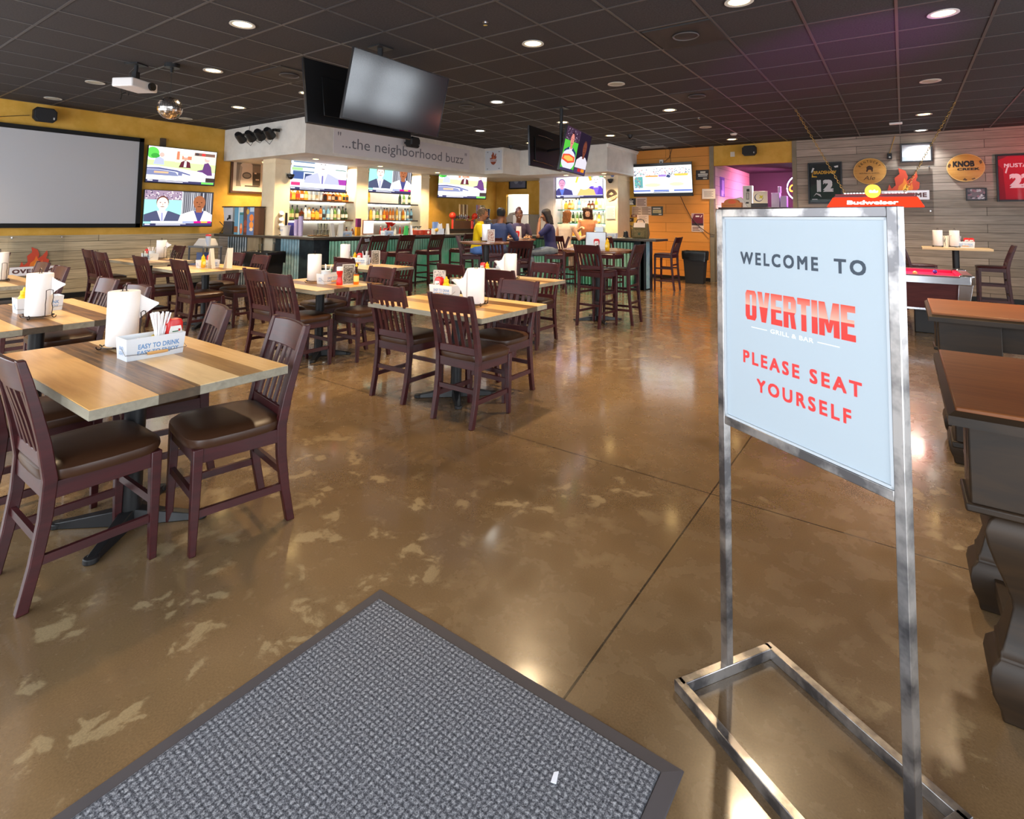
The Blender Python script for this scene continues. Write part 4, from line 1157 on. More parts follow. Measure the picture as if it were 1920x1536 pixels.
corrugated((-9.10, 6.62), (-9.10, 11.15), .03, 1.0, galv_green); slab((-9.125, 6.62), (-9.125, 11.15), .05, 0, 1.045, dark_post, 'backing')
slab((-9.08, 6.62), (-9.08, 11.13), .03, 1.0, 1.045, bar_edge, 'top_strip')
corrugated((-9.10, 11.15), (-4.72, 11.15), .03, 1.0, galv_green); slab((-9.10, 11.165), (-4.72, 11.165), .05, 0, 1.045, dark_post, 'backing')
slab((-4.72, 11.13), (-4.50, 11.13), .10, 0, 1.045, dark_post, 'dark_post')
corrugated((-4.50, 11.24), (-4.50, 11.44), .02, 1.045, galv_blue)
slab((-4.49, 11.13), (-4.49, 11.24), .08, 0, 1.045, dark_post, 'dark_post'); slab((-4.49, 11.44), (-4.49, 11.60), .08, 0, 1.045, dark_post, 'dark_post')
slab((-4.525, 11.24), (-4.525, 11.44), .03, 0, 1.045, dark_post, 'backing')
slab((-4.6, 11.55), (-9.1, 11.55), .03, 0, 1.045, dark_post, 'back_board')
# outlets on the front
for i, (x, y, rz, lb) in enumerate(((-9.085, 6.95, PX, 'left of the stool with the silver plate'), (-9.085, 8.74, PX, 'between the third and fourth stools'), (-7.3, 11.135, 0, 'below the table where people sit'))):
    t = thing('wall_outlet', 'black outlet cover on the green bar front, ' + lb, 'outlet', (x, y, .80), rz, 'outlets on the bar front')
    MB(black_plastic).box(-.045, .045, -.012, .012, -.07, .07).build('cover_plate', t, bevel=.003)
    MB(paint((190, 190, 186))).box(-.02, .02, -.016, -.012, -.04, .04).build('socket', t)
o = thing('back_counter', 'low counter behind the bar below the liquor shelves', 'counter', (-10.48, 8.35, 0))
MB(paint((70, 58, 48), .5)).box(-.24, .24, -2.1, 2.0, 0, .92).build('body', o, smooth=0)
MB(laminate).box(-.26, .27, -2.12, 2.02, .92, .95).build('worktop', o, smooth=0)
o = thing('back_counter', 'counter under the beer taps at the yellow wall', 'counter', (-10.18, 12.0, 0))
MB(paint((90, 70, 52), .5)).box(-.32, .30, -1.3, 1.5, 0, 1.16).build('body', o, smooth=0)
MB(bar_edge).box(-.33, .33, -1.32, 1.52, 1.16, 1.20).build('worktop', o, smooth=0)
o = thing('back_counter', 'counter below the right liquor shelves', 'counter', (-7.1, 13.2, 0))
MB(paint((70, 58, 48), .5)).box(-.84, .80, -.3, .29, 0, .92).build('body', o, smooth=0)
MB(laminate).box(-.85, .81, -.32, .29, .92, .95).build('worktop', o, smooth=0)

# ------------------------------------------------------------------ liquor shelves and bottles
shelf_m = wood('shelf_wood', (62, 40, 22), (88, 60, 34), .4, (20, 3, 20))
shelf_d = mat('shelf_dark', (44, 42, 46), .3)
led_w = emis((236, 250, 255), 6)
def shelf(loc, rz, L_, D, label, m, glow=True):
    t = thing('liquor_shelf', label, 'shelf', loc, rz, 'liquor shelves')
    MB(m).box(-L_ / 2, L_ / 2, -D, 0, -.035, 0).build('board', t, bevel=.002)
    if glow: MB(led_w).box(-L_ / 2 + .05, L_ / 2 - .05, -.035, -.015, -.045, -.036).build('light_strip', t, smooth=0)
    return t
GL = {}
def gl(name, rgb, rough=.08):
    return mat('bottle_' + name, rgb, rough, spec=.7, coat=.3)
g_amber, g_brown, g_green, g_dgreen, g_clear, g_blue, g_red, g_gold = gl('amber', (196, 112, 34)), gl('brown', (96, 44, 18)), gl('green', (104, 150, 70)), gl('dark_green', (42, 64, 34)), gl('clear', (214, 222, 222), .05), gl('blue', (120, 170, 200)), gl('red', (170, 44, 24)), gl('gold', (226, 176, 60))
lab_w, lab_c, lab_y, lab_k, lab_r = paint((236, 230, 214), .6), paint((220, 196, 150), .6), paint((232, 190, 60), .6), paint((40, 38, 40), .6), paint((176, 50, 40), .6)
cap_k, cap_g, cap_r, cap_w, cap_s = paint((24, 24, 26), .4), paint((190, 150, 60), .3), paint((170, 40, 34), .4), paint((230, 228, 224), .4), mat('cap_silver', (190, 190, 196), .3, metal=.8)
PROF = {'tall': [(.036, 0), (.038, .01), (.038, .19), (.030, .215), (.014, .245), (.013, .30)], 'round': [(.040, 0), (.046, .03), (.046, .13), (.034, .17), (.015, .20), (.013, .26)],
        'slim': [(.030, 0), (.031, .01), (.031, .20), (.022, .23), (.012, .255), (.012, .33)], 'square': None, 'wine': [(.036, 0), (.037, .01), (.037, .17), (.030, .20), (.014, .235), (.013, .30)]}
CAPZ = {'tall': .30, 'round': .26, 'slim': .33, 'square': .235, 'wine': .30}
protos = {}
CNAME = {id(g_amber): 'amber', id(g_brown): 'dark brown', id(g_green): 'green', id(g_dgreen): 'dark green', id(g_clear): 'clear', id(g_blue): 'pale blue', id(g_red): 'red', id(g_gold): 'golden'}
def bottle(kind, g, lb, cp, loc, label, group, rz=0):
    key = (kind, g.name, lb.name, cp.name)
    if key in protos:
        return dup(protos[key], loc, rz, label, group)
    t = thing('bottle', label, 'bottle', loc, rz, group)
    if kind == 'square':
        mb = MB(g)
        sq = lambda a, z, b_=None: [(-a, -a * .8, z), (a, -a * .8, z), (a, a * .8, z), (-a, a * .8, z)]
        mb.loft([sq(.044, 0), sq(.046, .01), sq(.046, .14), sq(.030, .165), sq(.014, .175), sq(.013, .235)])
        mb.build('glass', t, bevel=.006)
        MB(lb).box(-.036, .036, -.0385, -.037, .03, .11).build('label', t)
    else:
        MB(g).lathe(PROF[kind], (0, 0, 0), 14).build('glass', t)
        r = max(p[0] for p in PROF[kind])
        MB(lb).lathe([(r + .0008, .045), (r + .0012, .05), (r + .0012, .12), (r + .0008, .125)], (0, 0, 0), 14, cap=False).build('label', t)
    MB(cp).cyl((0, 0, CAPZ[kind] - .03), .017, .035, 10).build('cap', t)
    protos[key] = t
    return t
NTH = ['first', 'second', 'third', 'fourth', 'fifth', 'sixth', 'seventh', 'eighth', 'ninth', 'tenth', 'eleventh', 'twelfth', 'thirteenth', 'fourteenth', 'fifteenth', 'sixteenth', 'seventeenth', 'eighteenth', 'nineteenth', 'twentieth', 'twenty-first', 'twenty-second']
def row(p0, p1, specs, where, rz, group):
    """specs: list of (kind, glass, label, cap); laid from left to right as the camera sees them"""
    n = len(specs)
    rr_ = random.Random(len(where))
    for i, s_ in enumerate(specs):
        f = (i + .5) / n
        x = p0[0] + (p1[0] - p0[0]) * f; y = p0[1] + (p1[1] - p0[1]) * f
        j = rr_.uniform(-.025, .025)
        if rz: x += j
        else: y += j
        bottle(*s_, (x, y, p0[2]), '%s bottle, %s from the left %s' % (CNAME[id(s_[1])], NTH[i], where), group, rz)
A = lambda k='square', l=lab_c, c=cap_k: (k, g_amber, l, c)
shelf((-10.748, 7.41, 1.84), PX, 1.68, .28, 'upper liquor shelf in the left recess, under the screen with the suited man', shelf_m)
shelf((-10.748, 7.41, 1.42), PX, 1.68, .28, 'lower liquor shelf in the left recess behind the bar', shelf_m)
row((-10.60, 6.62, 1.84), (-10.60, 8.18, 1.84), [A('round', lab_r, cap_r), ('square', g_gold, lab_y, cap_k), A('round', lab_r, cap_g), A('tall', lab_w, cap_r), ('round', g_gold, lab_c, cap_k), ('tall', g_clear, lab_w, cap_k), ('tall', g_clear, lab_w, cap_s), ('slim', g_clear, lab_c, cap_w), ('slim', g_clear, lab_w, cap_w),
     ('square', g_brown, lab_k, cap_k), A('square', lab_w), ('square', g_brown, lab_c, cap_k), A('square', lab_k), A('square', lab_c), ('square', g_gold, lab_k, cap_k), A('square', lab_k)], 'on the upper shelf of the left recess', PX, 'bottles on the left upper shelf')
row((-10.60, 6.62, 1.42), (-10.60, 8.18, 1.42), [('round', g_green, lab_c, cap_k), ('wine', g_green, lab_c, cap_k), ('wine', g_dgreen, lab_c, cap_k), ('square', g_brown, lab_k, cap_k), ('tall', g_clear, lab_w, cap_k), ('round', g_clear, lab_c, cap_g), A('round', lab_y, cap_k), ('square', g_gold, lab_y, cap_k), ('tall', g_amber, lab_c, cap_k), ('tall', g_blue, lab_k, cap_s), ('tall', g_blue, lab_w, cap_w), ('tall', g_clear, lab_w, cap_r),
     ('wine', g_green, lab_c, cap_r), ('tall', g_clear, lab_c, cap_k), ('wine', g_dgreen, lab_w, cap_k), ('round', g_dgreen, lab_w, cap_k)], 'on the lower shelf of the left recess', PX, 'bottles on the left lower shelf')
row((-10.42, 7.95, .95), (-10.42, 8.75, .95), [('tall', g_brown, lab_w, cap_k), ('tall', g_brown, lab_w, cap_s), ('wine', g_dgreen, lab_w, cap_k), ('tall', g_brown, lab_c, cap_k), ('wine', g_brown, lab_w, cap_k)], 'of the dark wine bottles on the back counter', PX, 'wine bottles on the back counter')
shelf((-10.748, 9.49, 1.84), PX, 1.72, .28, 'upper liquor shelf in the middle recess under the split screen', shelf_d)
shelf((-10.748, 9.49, 1.42), PX, 1.72, .28, 'lower liquor shelf in the middle recess behind the bar', shelf_d)
row((-10.60, 9.72, 1.84), (-10.60, 10.22, 1.84), [('wine', g_dgreen, lab_k, cap_k), ('wine', g_green, lab_c, cap_k), ('wine', g_dgreen, lab_c, cap_k)], 'among three on the middle upper shelf', PX, 'bottles on the middle upper shelf')
bottle('slim', g_gold, lab_y, cap_k, (-10.60, 8.80, 1.84), 'slim yellow bottle alone at the left end of the middle upper shelf', 'bottles on the middle upper shelf')
row((-10.60, 8.72, 1.42), (-10.60, 10.28, 1.42), [('slim', g_clear, lab_w, cap_w), ('tall', g_gold, lab_y, cap_w), ('tall', g_clear, lab_w, cap_r), ('round', g_green, lab_c, cap_w), ('slim', g_clear, lab_c, cap_w), A('tall', lab_y, cap_k), A('tall', lab_r, cap_k), ('slim', g_amber, lab_c, cap_w), A('slim', lab_c, cap_w), ('slim', g_gold, lab_c, cap_k), ('tall', g_clear, lab_w, cap_s), A('tall', lab_y, cap_w), ('tall', g_clear, lab_w, cap_k), ('tall', g_blue, lab_w, cap_k), ('tall', g_blue, lab_k, cap_k)], 'on the lower shelf of the middle recess', PX, 'bottles on the middle lower shelf')
row((-10.36, 8.9, .95), (-10.36, 10.3, .95), [('slim', g_red, lab_w, cap_w), A('tall', lab_w, cap_w), ('slim', g_amber, lab_w, cap_s), ('tall', g_clear, lab_c, cap_s), ('slim', g_red, lab_c, cap_s), ('tall', g_brown, lab_r, cap_r), ('round', g_brown, lab_c, cap_k), ('tall', g_gold, lab_c, cap_s), ('tall', g_clear, lab_k, cap_s)], 'in the speed rail behind the terminal', PX, 'bottles in the speed rail')
shelf((-7.11, 13.498, 1.77), 0, 1.56, .26, 'upper glowing liquor shelf under the screen with cheering fans', clear('shelf_glass', (214, 240, 232), .1))
shelf((-7.11, 13.498, 1.40), 0, 1.56, .26, 'lower glowing liquor shelf under the screen with cheering fans', clear('shelf_glass', (214, 240, 232), .1))
row((-7.84, 13.36, 1.77), (-6.38, 13.36, 1.77), [('tall', g_clear, lab_w, cap_k), ('square', g_gold, lab_y, cap_k), A('round', lab_c, cap_k), ('round', g_gold, lab_c, cap_g), ('tall', g_clear, lab_w, cap_k), ('tall', g_blue, lab_w, cap_k), ('round', g_clear, lab_w, cap_s), ('square', g_clear, lab_w, cap_s), ('square', g_brown, lab_c, cap_k), ('square', g_brown, lab_w, cap_k), ('tall', g_gold, lab_w, cap_g), ('wine', g_clear, lab_c, cap_s), ('slim', g_clear, lab_w, cap_w), ('slim', g_clear, lab_k, cap_s)], 'on the upper shelf of the right recess', 0, 'bottles on the right upper shelf')
row((-7.84, 13.36, 1.40), (-6.38, 13.36, 1.40), [('tall', g_clear, lab_w, cap_k), ('tall', g_blue, lab_w, cap_k), ('round', g_clear, lab_c, cap_k), ('tall', g_dgreen, lab_c, cap_k), ('wine', g_green, lab_c, cap_g), ('wine', g_dgreen, lab_w, cap_k), ('tall', g_clear, lab_c, cap_s), ('tall', g_green, lab_w, cap_k), ('round', g_gold, lab_c, cap_k), ('tall', g_clear, lab_w, cap_s), ('tall', g_gold, lab_w, cap_k), ('slim', g_clear, lab_w, cap_k), ('tall', g_blue, lab_k, cap_k)], 'on the lower shelf of the right recess', 0, 'bottles on the right lower shelf')
row((-7.84, 13.2, .95), (-6.5, 13.2, .95), [('round', g_gold, lab_y, cap_k), ('square', g_gold, lab_y, cap_g), A('round', lab_y, cap_k), ('round', g_gold, lab_c, cap_k), ('square', g_amber, lab_y, cap_k), ('round', g_gold, lab_y, cap_g), ('tall', g_gold, lab_c, cap_k)], 'on the counter of the right recess behind the bartender', 0, 'bottles on the right counter')
# light inside the recesses
for x, y, sx_, sy_, e in ((-10.58, 7.41, 1.6, .15, 36), (-10.58, 9.49, 1.6, .15, 36), (-7.11, 13.3, 1.5, .2, 40)):
    light('recess_light', 'AREA', (x, y, 2.62), e, (.92, .97, 1.0) if x > -8 else (1.0, .95, .86), (0, 0, 0 if x > -8 else PX), shape='RECTANGLE', size=sx_, size_y=sy_)
for x, y in ((-9.75, 6.7), (-9.75, 8.4), (-9.75, 10.3), (-7.2, 12.5), (-6.1, 12.5), (-11.3, 6.5)):
    o = thing('soffit_light', 'round light under the bar soffit near x%d' % 0, 'ceiling light', (x, y, SZ), 0, 'lights under the bar soffit')
    o['label'] = 'round light set under the bar soffit, hidden behind the fascia'
    MB(trim_w).lathe([(.06, 0), (.085, -.002), (.085, -.008), (.062, -.008)], (0, 0, 0), 24, cap=False).build('trim_ring', o)
    MB(glow_w).lathe([(.062, -.004), (.0005, -.006)], (0, 0, 0), 24).build('lens', o)
    light('soffit_spot', 'SPOT', (x, y, SZ - .03), 110, (1.0, .74, .42), spot_size=R(130), spot_blend=.6, shadow_soft_size=.06)

# ------------------------------------------------------------------ things on and behind the bar
BT = 1.092
menu_w = paint((240, 236, 226), .5)
def menu_card(loc, rz, label, h=.27, w=.09, m=menu_w, tilt=0, group='white menu cards'):
    t = thing('menu_card', label, 'menu', loc, rz, group)
    mb = MB(m)
    mb.hexa([(-w / 2, -.035, 0), (w / 2, -.035, 0), (w / 2, -.032, 0), (-w / 2, -.032, 0), (-w / 2 + tilt, -.004, h), (w / 2 + tilt, -.004, h), (w / 2 + tilt, -.001, h), (-w / 2 + tilt, -.001, h)])
    mb.build('front_leaf', t, smooth=0)
    MB(m).hexa([(-w / 2, .032, 0), (w / 2, .032, 0), (w / 2, .035, 0), (-w / 2, .035, 0), (-w / 2 + tilt, .001, h), (w / 2 + tilt, .001, h), (w / 2 + tilt, .004, h), (-w / 2 + tilt, .004, h)]).build('rear_leaf', t, smooth=0)
    return t
# drink urns at the left end
t = thing('drink_urn', 'white and grey drink urn with black tap at the left end of the bar', 'drink dispenser', (-11.56, 6.03, BT), .1)
MB(paint((70, 72, 74), .35)).box(-.15, .15, -.16, .16, 0, .27).build('stand', t, bevel=.006)
MB(paint((206, 206, 208), .4)).loft([[(-.14, -.15, .27), (.14, -.15, .27), (.14, .15, .27), (-.14, .15, .27)], [(-.165, -.17, .56), (.165, -.17, .56), (.165, .17, .56), (-.165, .17, .56)]]).build('tub', t, bevel=.01)
MB(paint((50, 38, 30), .4)).box(-.18, .18, -.185, .185, .56, .585).build('lid', t)
MB(black_plastic).tube([(.08, -.15, .33), (.08, -.21, .33), (.08, -.22, .29)], .016, 8).box(.06, .10, -.19, -.17, .34, .40).build('tap', t)
def art_box(name, loc, rz, size, base, layers, label, cat, lid=None):
    t = thing(name, label, cat, loc, rz)
    w_, d_, h_ = size
    MB(paint(base, .4)).box(-w_ / 2, w_ / 2, -d_ / 2, d_ / 2, 0, h_).build('body', t, bevel=.004)
    mb = MB()
    for k, (c_, pts) in enumerate(layers):
        mb.poly([((x - .5) * w_, -d_ / 2 - .0006 - k * .0003, z * h_) for x, z in pts], paint(c_, .4))
    mb.build('printed_front', t, smooth=0)
    if lid: MB(paint(lid, .4)).box(-w_ / 2 - .01, w_ / 2 + .01, -d_ / 2 - .01, d_ / 2 + .01, h_, h_ + .02).build('lid', t)
    return t
art_box('tea_dispenser', (-11.16, 6.02, BT), .15, (.27, .26, .56), (92, 150, 176), [((92, 152, 182), rc(0, 1, 0, 1)), ((226, 236, 236), rc(.46, .56, 0, 1)), ((224, 224, 214), rc(.6, 1, .82, 1)), ((60, 120, 110), rc(.6, 1, .72, .8)), ((150, 90, 50), rc(0, .4, .08, .30)), ((232, 110, 40), ell(.80, .22, .15, .2)), ((250, 170, 120), ell(.80, .30, .10, .08))], 'blue printed drink dispenser box with an orange picture', 'drink dispenser')
art_box('tea_dispenser', (-10.80, 6.03, BT), .12, (.32, .24, .56), (90, 60, 44), [((96, 60, 44), rc(0, .32, 0, 1)), ((92, 120, 170), rc(.32, 1, 0, 1)), ((206, 160, 50), ell(.38, .84, .14, .10)), ((150, 70, 40), ell(.18, .42, .16, .12)), ((150, 70, 40), ell(.18, .18, .16, .10)), ((236, 130, 40), ell(.76, .62, .2, .13)), ((240, 150, 60), ell(.76, .36, .2, .13)), ((250, 216, 180), ell(.76, .2, .18, .06)), ((176, 200, 226), rc(.6, 1, .84, 1))], 'brown and blue printed dispenser box with orange pictures', 'drink dispenser', (40, 36, 34))
t = thing('margarita_machine', 'steel machine with a clear hopper behind the drink dispensers', 'drink machine', (-11.20, 6.72, 0))
MB(chrome).box(-.16, .16, -.16, .16, 0, 1.62).build('body', t, bevel=.01)
MB(clear('hopper', (226, 214, 190), .1)).box(-.14, .14, -.14, .14, 1.62, 1.78).build('hopper', t)
MB(paint((40, 36, 44), .3)).box(-.15, .15, -.15, .15, 1.78, 1.94).build('head', t)
mb = MB(emis((250, 220, 40), 1.5)); mb.box(.0, .10, -.153, -.151, 1.86, 1.89); mb.build('display', t)
MB(paint((230, 230, 226), .4)).box(-.2, -.17, -.12, .12, 1.62, 1.70).box(.15, .18, -.12, .12, 1.62, 1.70).box(-.2, .18, -.12, .12, 1.60, 1.62).build('bracket', t)
# cup holder with slanted tubes
t = thing('cup_dispenser', 'rack of slanted cup tubes beside the printed dispensers', 'cup dispenser', (-10.45, 6.36, BT), .15)
MB(black_metal).box(-.09, .09, -.02, .14, 0, .015).box(-.09, -.07, .10, .14, 0, .46).box(.07, .09, .10, .14, 0, .46).build('rack', t)
for i, z in enumerate((.10, .22, .34)):
    q = MB(paint((176, 150, 110), .5)).tube([(-.12, .02, z - .04), (.10, -.03, z + .10)], .046, 14)
    c_ = q.build('cup_tube', t)
    MB(paint((246, 240, 226), .5)).tube([(.10, -.03, z + .10), (.125, -.036, z + .117)], [.046, .05], 14).build('cup_rim', c_)
def bucket(loc, label, text=True):
    t = thing('ice_bucket', label, 'bucket', loc, .25)
    MB(paint((232, 226, 218), .4)).lathe([(.075, 0), (.10, .19), (.108, .195), (.108, .205), (.098, .205), (.094, .19), (.070, .01)], (0, 0, 0), 24, cap=False).lathe([(.072, .012), (.0005, .012)], (0, 0, 0), 24).build('pail', t)
    q = MB(paint((110, 140, 190)))
    put_text(q, 'BUD LIGHT', 0, .11, .07, .03, -.096, paint((110, 140, 190)), .03)
    q.build('printed_mark', t, smooth=0)
bucket((-10.02, 6.24, BT), 'white plastic bucket with blue mark at the corner of the bar')
cupm = mat('cup_plastic', (196, 180, 216), .35)
for i, (dx, dy, hh, lb) in enumerate(((0, 0, .33, 'shortest'), (.10, .03, .40, 'tallest'), (.19, -.02, .37, 'rightmost'))):
    t = thing('cup_stack', 'stack of violet plastic cups by the white bucket, %s of three' % lb, 'cups', (-9.92 + dx, 6.42 + dy, BT), 0, 'stacks of plastic cups')
    q = MB(cupm)
    z = 0
    while z < hh - .1:
        q.lathe([(.038, z), (.044, z + .105), (.046, z + .108), (.043, z + .108)], (0, 0, 0), 14, cap=False); z += .022
    q.build('cups', t)
t = thing('storage_bin', 'small blue bin between the cups and the bucket', 'bin', (-10.12, 6.50, BT))
MB(paint((60, 62, 160), .4)).box(-.10, .10, -.08, .08, 0, .26).build('body', t, bevel=.006)
# glassware on trays
gm = clear('glass', (250, 250, 246), .03, .16)
t0 = thing('serving_tray', 'brown cork tray crowded with glasses at the bar corner', 'tray', (-9.35, 6.62, BT))
MB(paint((120, 84, 50), .5)).lathe([(.26, 0), (.28, .02), (.27, .02), (.255, .006)], (0, 0, 0), 28, cap=False).lathe([(.256, .006), (.0005, .006)], (0, 0, 0), 28).build('dish', t0)
def glass(loc, label, group, r=.034, h=.12, pr={}):
    k = (r, h)
    if k in pr: return dup(pr[k], loc, 0, label, group)
    t = thing('drinking_glass', label, 'glass', loc, 0, group)
    MB(gm).lathe([(r * .8, 0), (r, h), (r * .93, h), (r * .74, .008), (.0005, .008)], (0, 0, 0), 14, cap=False).lathe([(r * .8, 0), (.0005, 0)], (0, 0, 0), 14).build('tumbler', t)
    pr[k] = t
    return t
i = 0
for a in range(-1, 2):
    for b_ in range(-2, 3):
        if abs(a) + abs(b_) > 2: continue
        for lv in range(2 if abs(a) + abs(b_) < 2 else 1):
            glass((-9.35 + a * .082 + .02, 6.62 + b_ * .082, BT + .007 + lv * .125), 'clear tumbler among the glasses piled on the cork tray', 'tumblers on the cork tray')
menu_card((-9.02, 6.62, BT), PX + .2, 'white menu card left of the V pair on the bar', .26, .09, tilt=-.02)
menu_card((-9.00, 6.78, BT), PX - .2, 'white menu card right of the V pair on the bar', .26, .09, tilt=.02)
# order terminal
t = thing('order_terminal', 'bright touchscreen order terminal facing the room over the bar', 'terminal', (-9.25, 7.72, BT), PX + .1)
MB(paint((206, 150, 120), .4)).box(-.16, .16, .03, .06, .02, .33).build('back_shell', t, bevel=.005)
MB(paint((210, 206, 200), .4)).box(-.10, .10, -.05, .10, 0, .02).build('foot', t)
q = MB(emis((236, 244, 240), 1.6)); q.box(-.14, .14, .026, .03, .05, .31)
for x0, x1, z0, z1, c_ in ((-.12, -.03, .20, .29, (220, 236, 240)), (-.02, .12, .20, .29, (190, 216, 220)), (-.12, -.05, .07, .18, (240, 230, 170)), (-.03, .12, .07, .18, (236, 226, 210))): q.box(x0, x1, .0245, .0262, z0, z1, emis(c_, 1.5))
q.build('screen', t, smooth=0)
t = thing('binder_stack', 'purple and yellow folder standing left of the order terminal', 'folder', (-9.35, 7.50, BT), PX)
MB(paint((120, 40, 100), .5)).box(-.05, .05, -.03, .03, .18, .36).build('folder', t); MB(paint((236, 160, 30), .5)).box(-.06, .04, -.03, .03, 0, .18).build('cover', t)
def red_box(loc, label, mark):
    t = thing('napkin_holder', label, 'napkin holder', loc, PX, 'red napkin holders on the bar')
    MB(paint((170, 54, 30), .4)).box(-.10, .10, -.07, .07, 0, .11).build('body', t, bevel=.006)
    MB(paint((240, 230, 214), .5)).box(-.07, .07, -.05, .05, .11, .13).build('napkins', t)
    MB(paint((236, 220, 190) if mark else (200, 80, 50), .5)).disc2(0, .06, .04, .035, -.0712)
    q = MB(paint((236, 220, 190) if mark else (206, 90, 60), .5)); q.disc2(0, .06, .04, .035, -.0712); q.build('emblem', t, smooth=0)
red_box((-9.02, 8.92, BT), 'red napkin holder without a white badge on the bar', 0)
red_box((-9.00, 9.17, BT), 'red napkin holder with a white badge on the bar', 1)
t = thing('green_folder', 'bright green booklet standing on the bar', 'booklet', (-9.02, 8.55, BT), PX)
MB(paint((70, 190, 90), .5)).hexa([(-.06, -.02, 0), (.06, -.02, 0), (.06, .02, 0), (-.06, .02, 0), (-.03, -.01, .21), (.06, -.01, .21), (.06, .01, .21), (-.03, .01, .21)]).build('cover', t)
menu_card((-9.02, 8.70, BT), PX, 'pale menu card next to the bright green booklet', .22, .07)
menu_card((-9.02, 9.92, BT), PX, 'tall white menu card alone at the far end of the bar front', .26, .09)
t = thing('condiment_box', 'white and blue box of packets with tissues at the end of the bar', 'box', (-9.06, 9.62, BT), PX)
MB(paint((210, 216, 226), .5)).box(-.15, .15, -.07, .07, 0, .14).build('body', t, bevel=.004)
MB(paint((120, 150, 200), .5)).box(-.13, .02, .0, .06, .14, .30).build('blue_packet', t)
MB(paint((238, 230, 220), .6)).loft([[(-.03, -.06, .14), (.10, -.06, .14), (.10, .0, .14), (-.03, .0, .14)], [(-.01, -.05, .24), (.08, -.06, .27), (.12, .01, .23), (.0, .0, .28)]]).build('tissue', t)
MB(paint((244, 180, 60), .5)).ball((-.13, -.09, .11), .045).build('yellow_cap', t)
t = thing('funnel_rack', 'red plastic funnels and hose hanging behind the bar', 'bar tool', (-9.95, 8.88, 1.1), PX)
q = MB(paint((226, 44, 32), .35)); q.lathe([(.02, .14), (.03, .20), (.10, .27), (.10, .28)], (0, 0, 0), 16).tube([(.0, 0, .16), (-.06, 0, .10), (-.08, 0, .0), (-.04, 0, -.06), (-.02, 0, .02), (.02, 0, .12)], .014, 8); q.lathe([(.02, .17), (.09, .24), (.09, .25)], (.09, 0, 0), 14)
q.build('funnels', t)
MB(black_metal).box(-.02, .02, .02, .05, -.01, .26).box(-.08, .08, -.05, .08, -.02, 0).build('stand', t)
# margarita glasses
for i, (y, lb) in enumerate(((9.18, 'left'), (9.34, 'right'))):
    t = thing('stemmed_glass', 'stemmed glass standing upside behind the red napkin holders, %s one' % lb, 'glass', (-9.42, y, BT), 0, 'stemmed glasses on the bar')
    MB(gm).lathe([(.045, 0), (.008, .012), (.006, .13), (.03, .15), (.075, .19), (.072, .19), (.02, .155)], (0, 0, 0), 16).build('bowl', t)
# beer taps
t = thing('beer_tower', 'steel beer tower with a row of pale tap handles under the angled screen', 'beer taps', (-10.1, 11.62, 1.20), PX)
MB(chrome).box(-.34, .34, -.06, .06, .28, .36).box(-.30, -.24, -.04, .04, 0, .28).box(.24, .30, -.04, .04, 0, .28).build('tower', t, bevel=.006)
MB(paint((120, 84, 60), .4)).box(-.40, .40, -.12, -.06, .0, .22).build('drip_front', t)
for i, c_ in enumerate(((222, 190, 140), (150, 120, 90), (226, 206, 170), (120, 90, 70), (214, 186, 150))):
    q = MB(paint(c_, .4)).hexa([(-.14 + i * .08, -.10, .40), (-.11 + i * .08, -.10, .40), (-.11 + i * .08, -.08, .40), (-.14 + i * .08, -.08, .40), (-.155 + i * .08, -.10, .66), (-.105 + i * .08, -.10, .66), (-.105 + i * .08, -.08, .68), (-.15 + i * .08, -.08, .68)])
    h_ = q.build('tap_handle', t)
    MB(chrome).tube([(-.125 + i * .08, -.04, .32), (-.125 + i * .08, -.11, .33), (-.125 + i * .08, -.12, .26)], .011, 8).cyl((-.125 + i * .08, -.09, .34), .008, .06, 8).build('faucet', h_)
t = thing('beer_tower', 'second beer tower with mixed tap handles behind the woman in yellow', 'beer taps', (-10.1, 12.42, 1.20), PX)
MB(chrome).box(-.28, .28, -.06, .06, .28, .36).box(-.24, -.18, -.04, .04, 0, .28).box(.18, .24, -.04, .04, 0, .28).build('tower', t, bevel=.006)
for i, c_ in enumerate(((170, 150, 200), (210, 150, 170), (230, 220, 210), (150, 130, 90), (190, 170, 120))):
    h_ = MB(paint(c_, .4)).hexa([(-.19 + i * .085, -.10, .40), (-.16 + i * .085, -.10, .40), (-.16 + i * .085, -.08, .40), (-.19 + i * .085, -.08, .40), (-.205 + i * .085, -.10, .68), (-.15 + i * .085, -.10, .68), (-.155 + i * .085, -.08, .68), (-.20 + i * .085, -.08, .68)]).build('tap_handle', t)
    MB(chrome).tube([(-.175 + i * .085, -.04, .32), (-.175 + i * .085, -.11, .33), (-.175 + i * .085, -.12, .26)], .011, 8).cyl((-.175 + i * .085, -.09, .34), .008, .06, 8).build('faucet', h_)
t = thing('frozen_drink_tower', 'red tower with a round head between the two beer towers', 'drink tower', (-9.98, 12.02, 1.20), PX)
MB(paint((226, 60, 34), .3)).tube([(-.02, 0, 0), (-.02, 0, .22), (.0, -.02, .30), (.06, -.03, .34)], [.05, .05, .06, .06], 14).ball((.07, -.03, .36), .085, None, 14, 10).build('tower', t)
t = thing('red_ball_sign', 'round red tap head left of the beer towers', 'drink tower', (-10.02, 11.22, 1.20), PX)
MB(paint((226, 60, 34), .3)).ball((0, 0, .36), .095, None, 16, 10).cyl((0, 0, 0), .03, .28, 10).build('head', t)
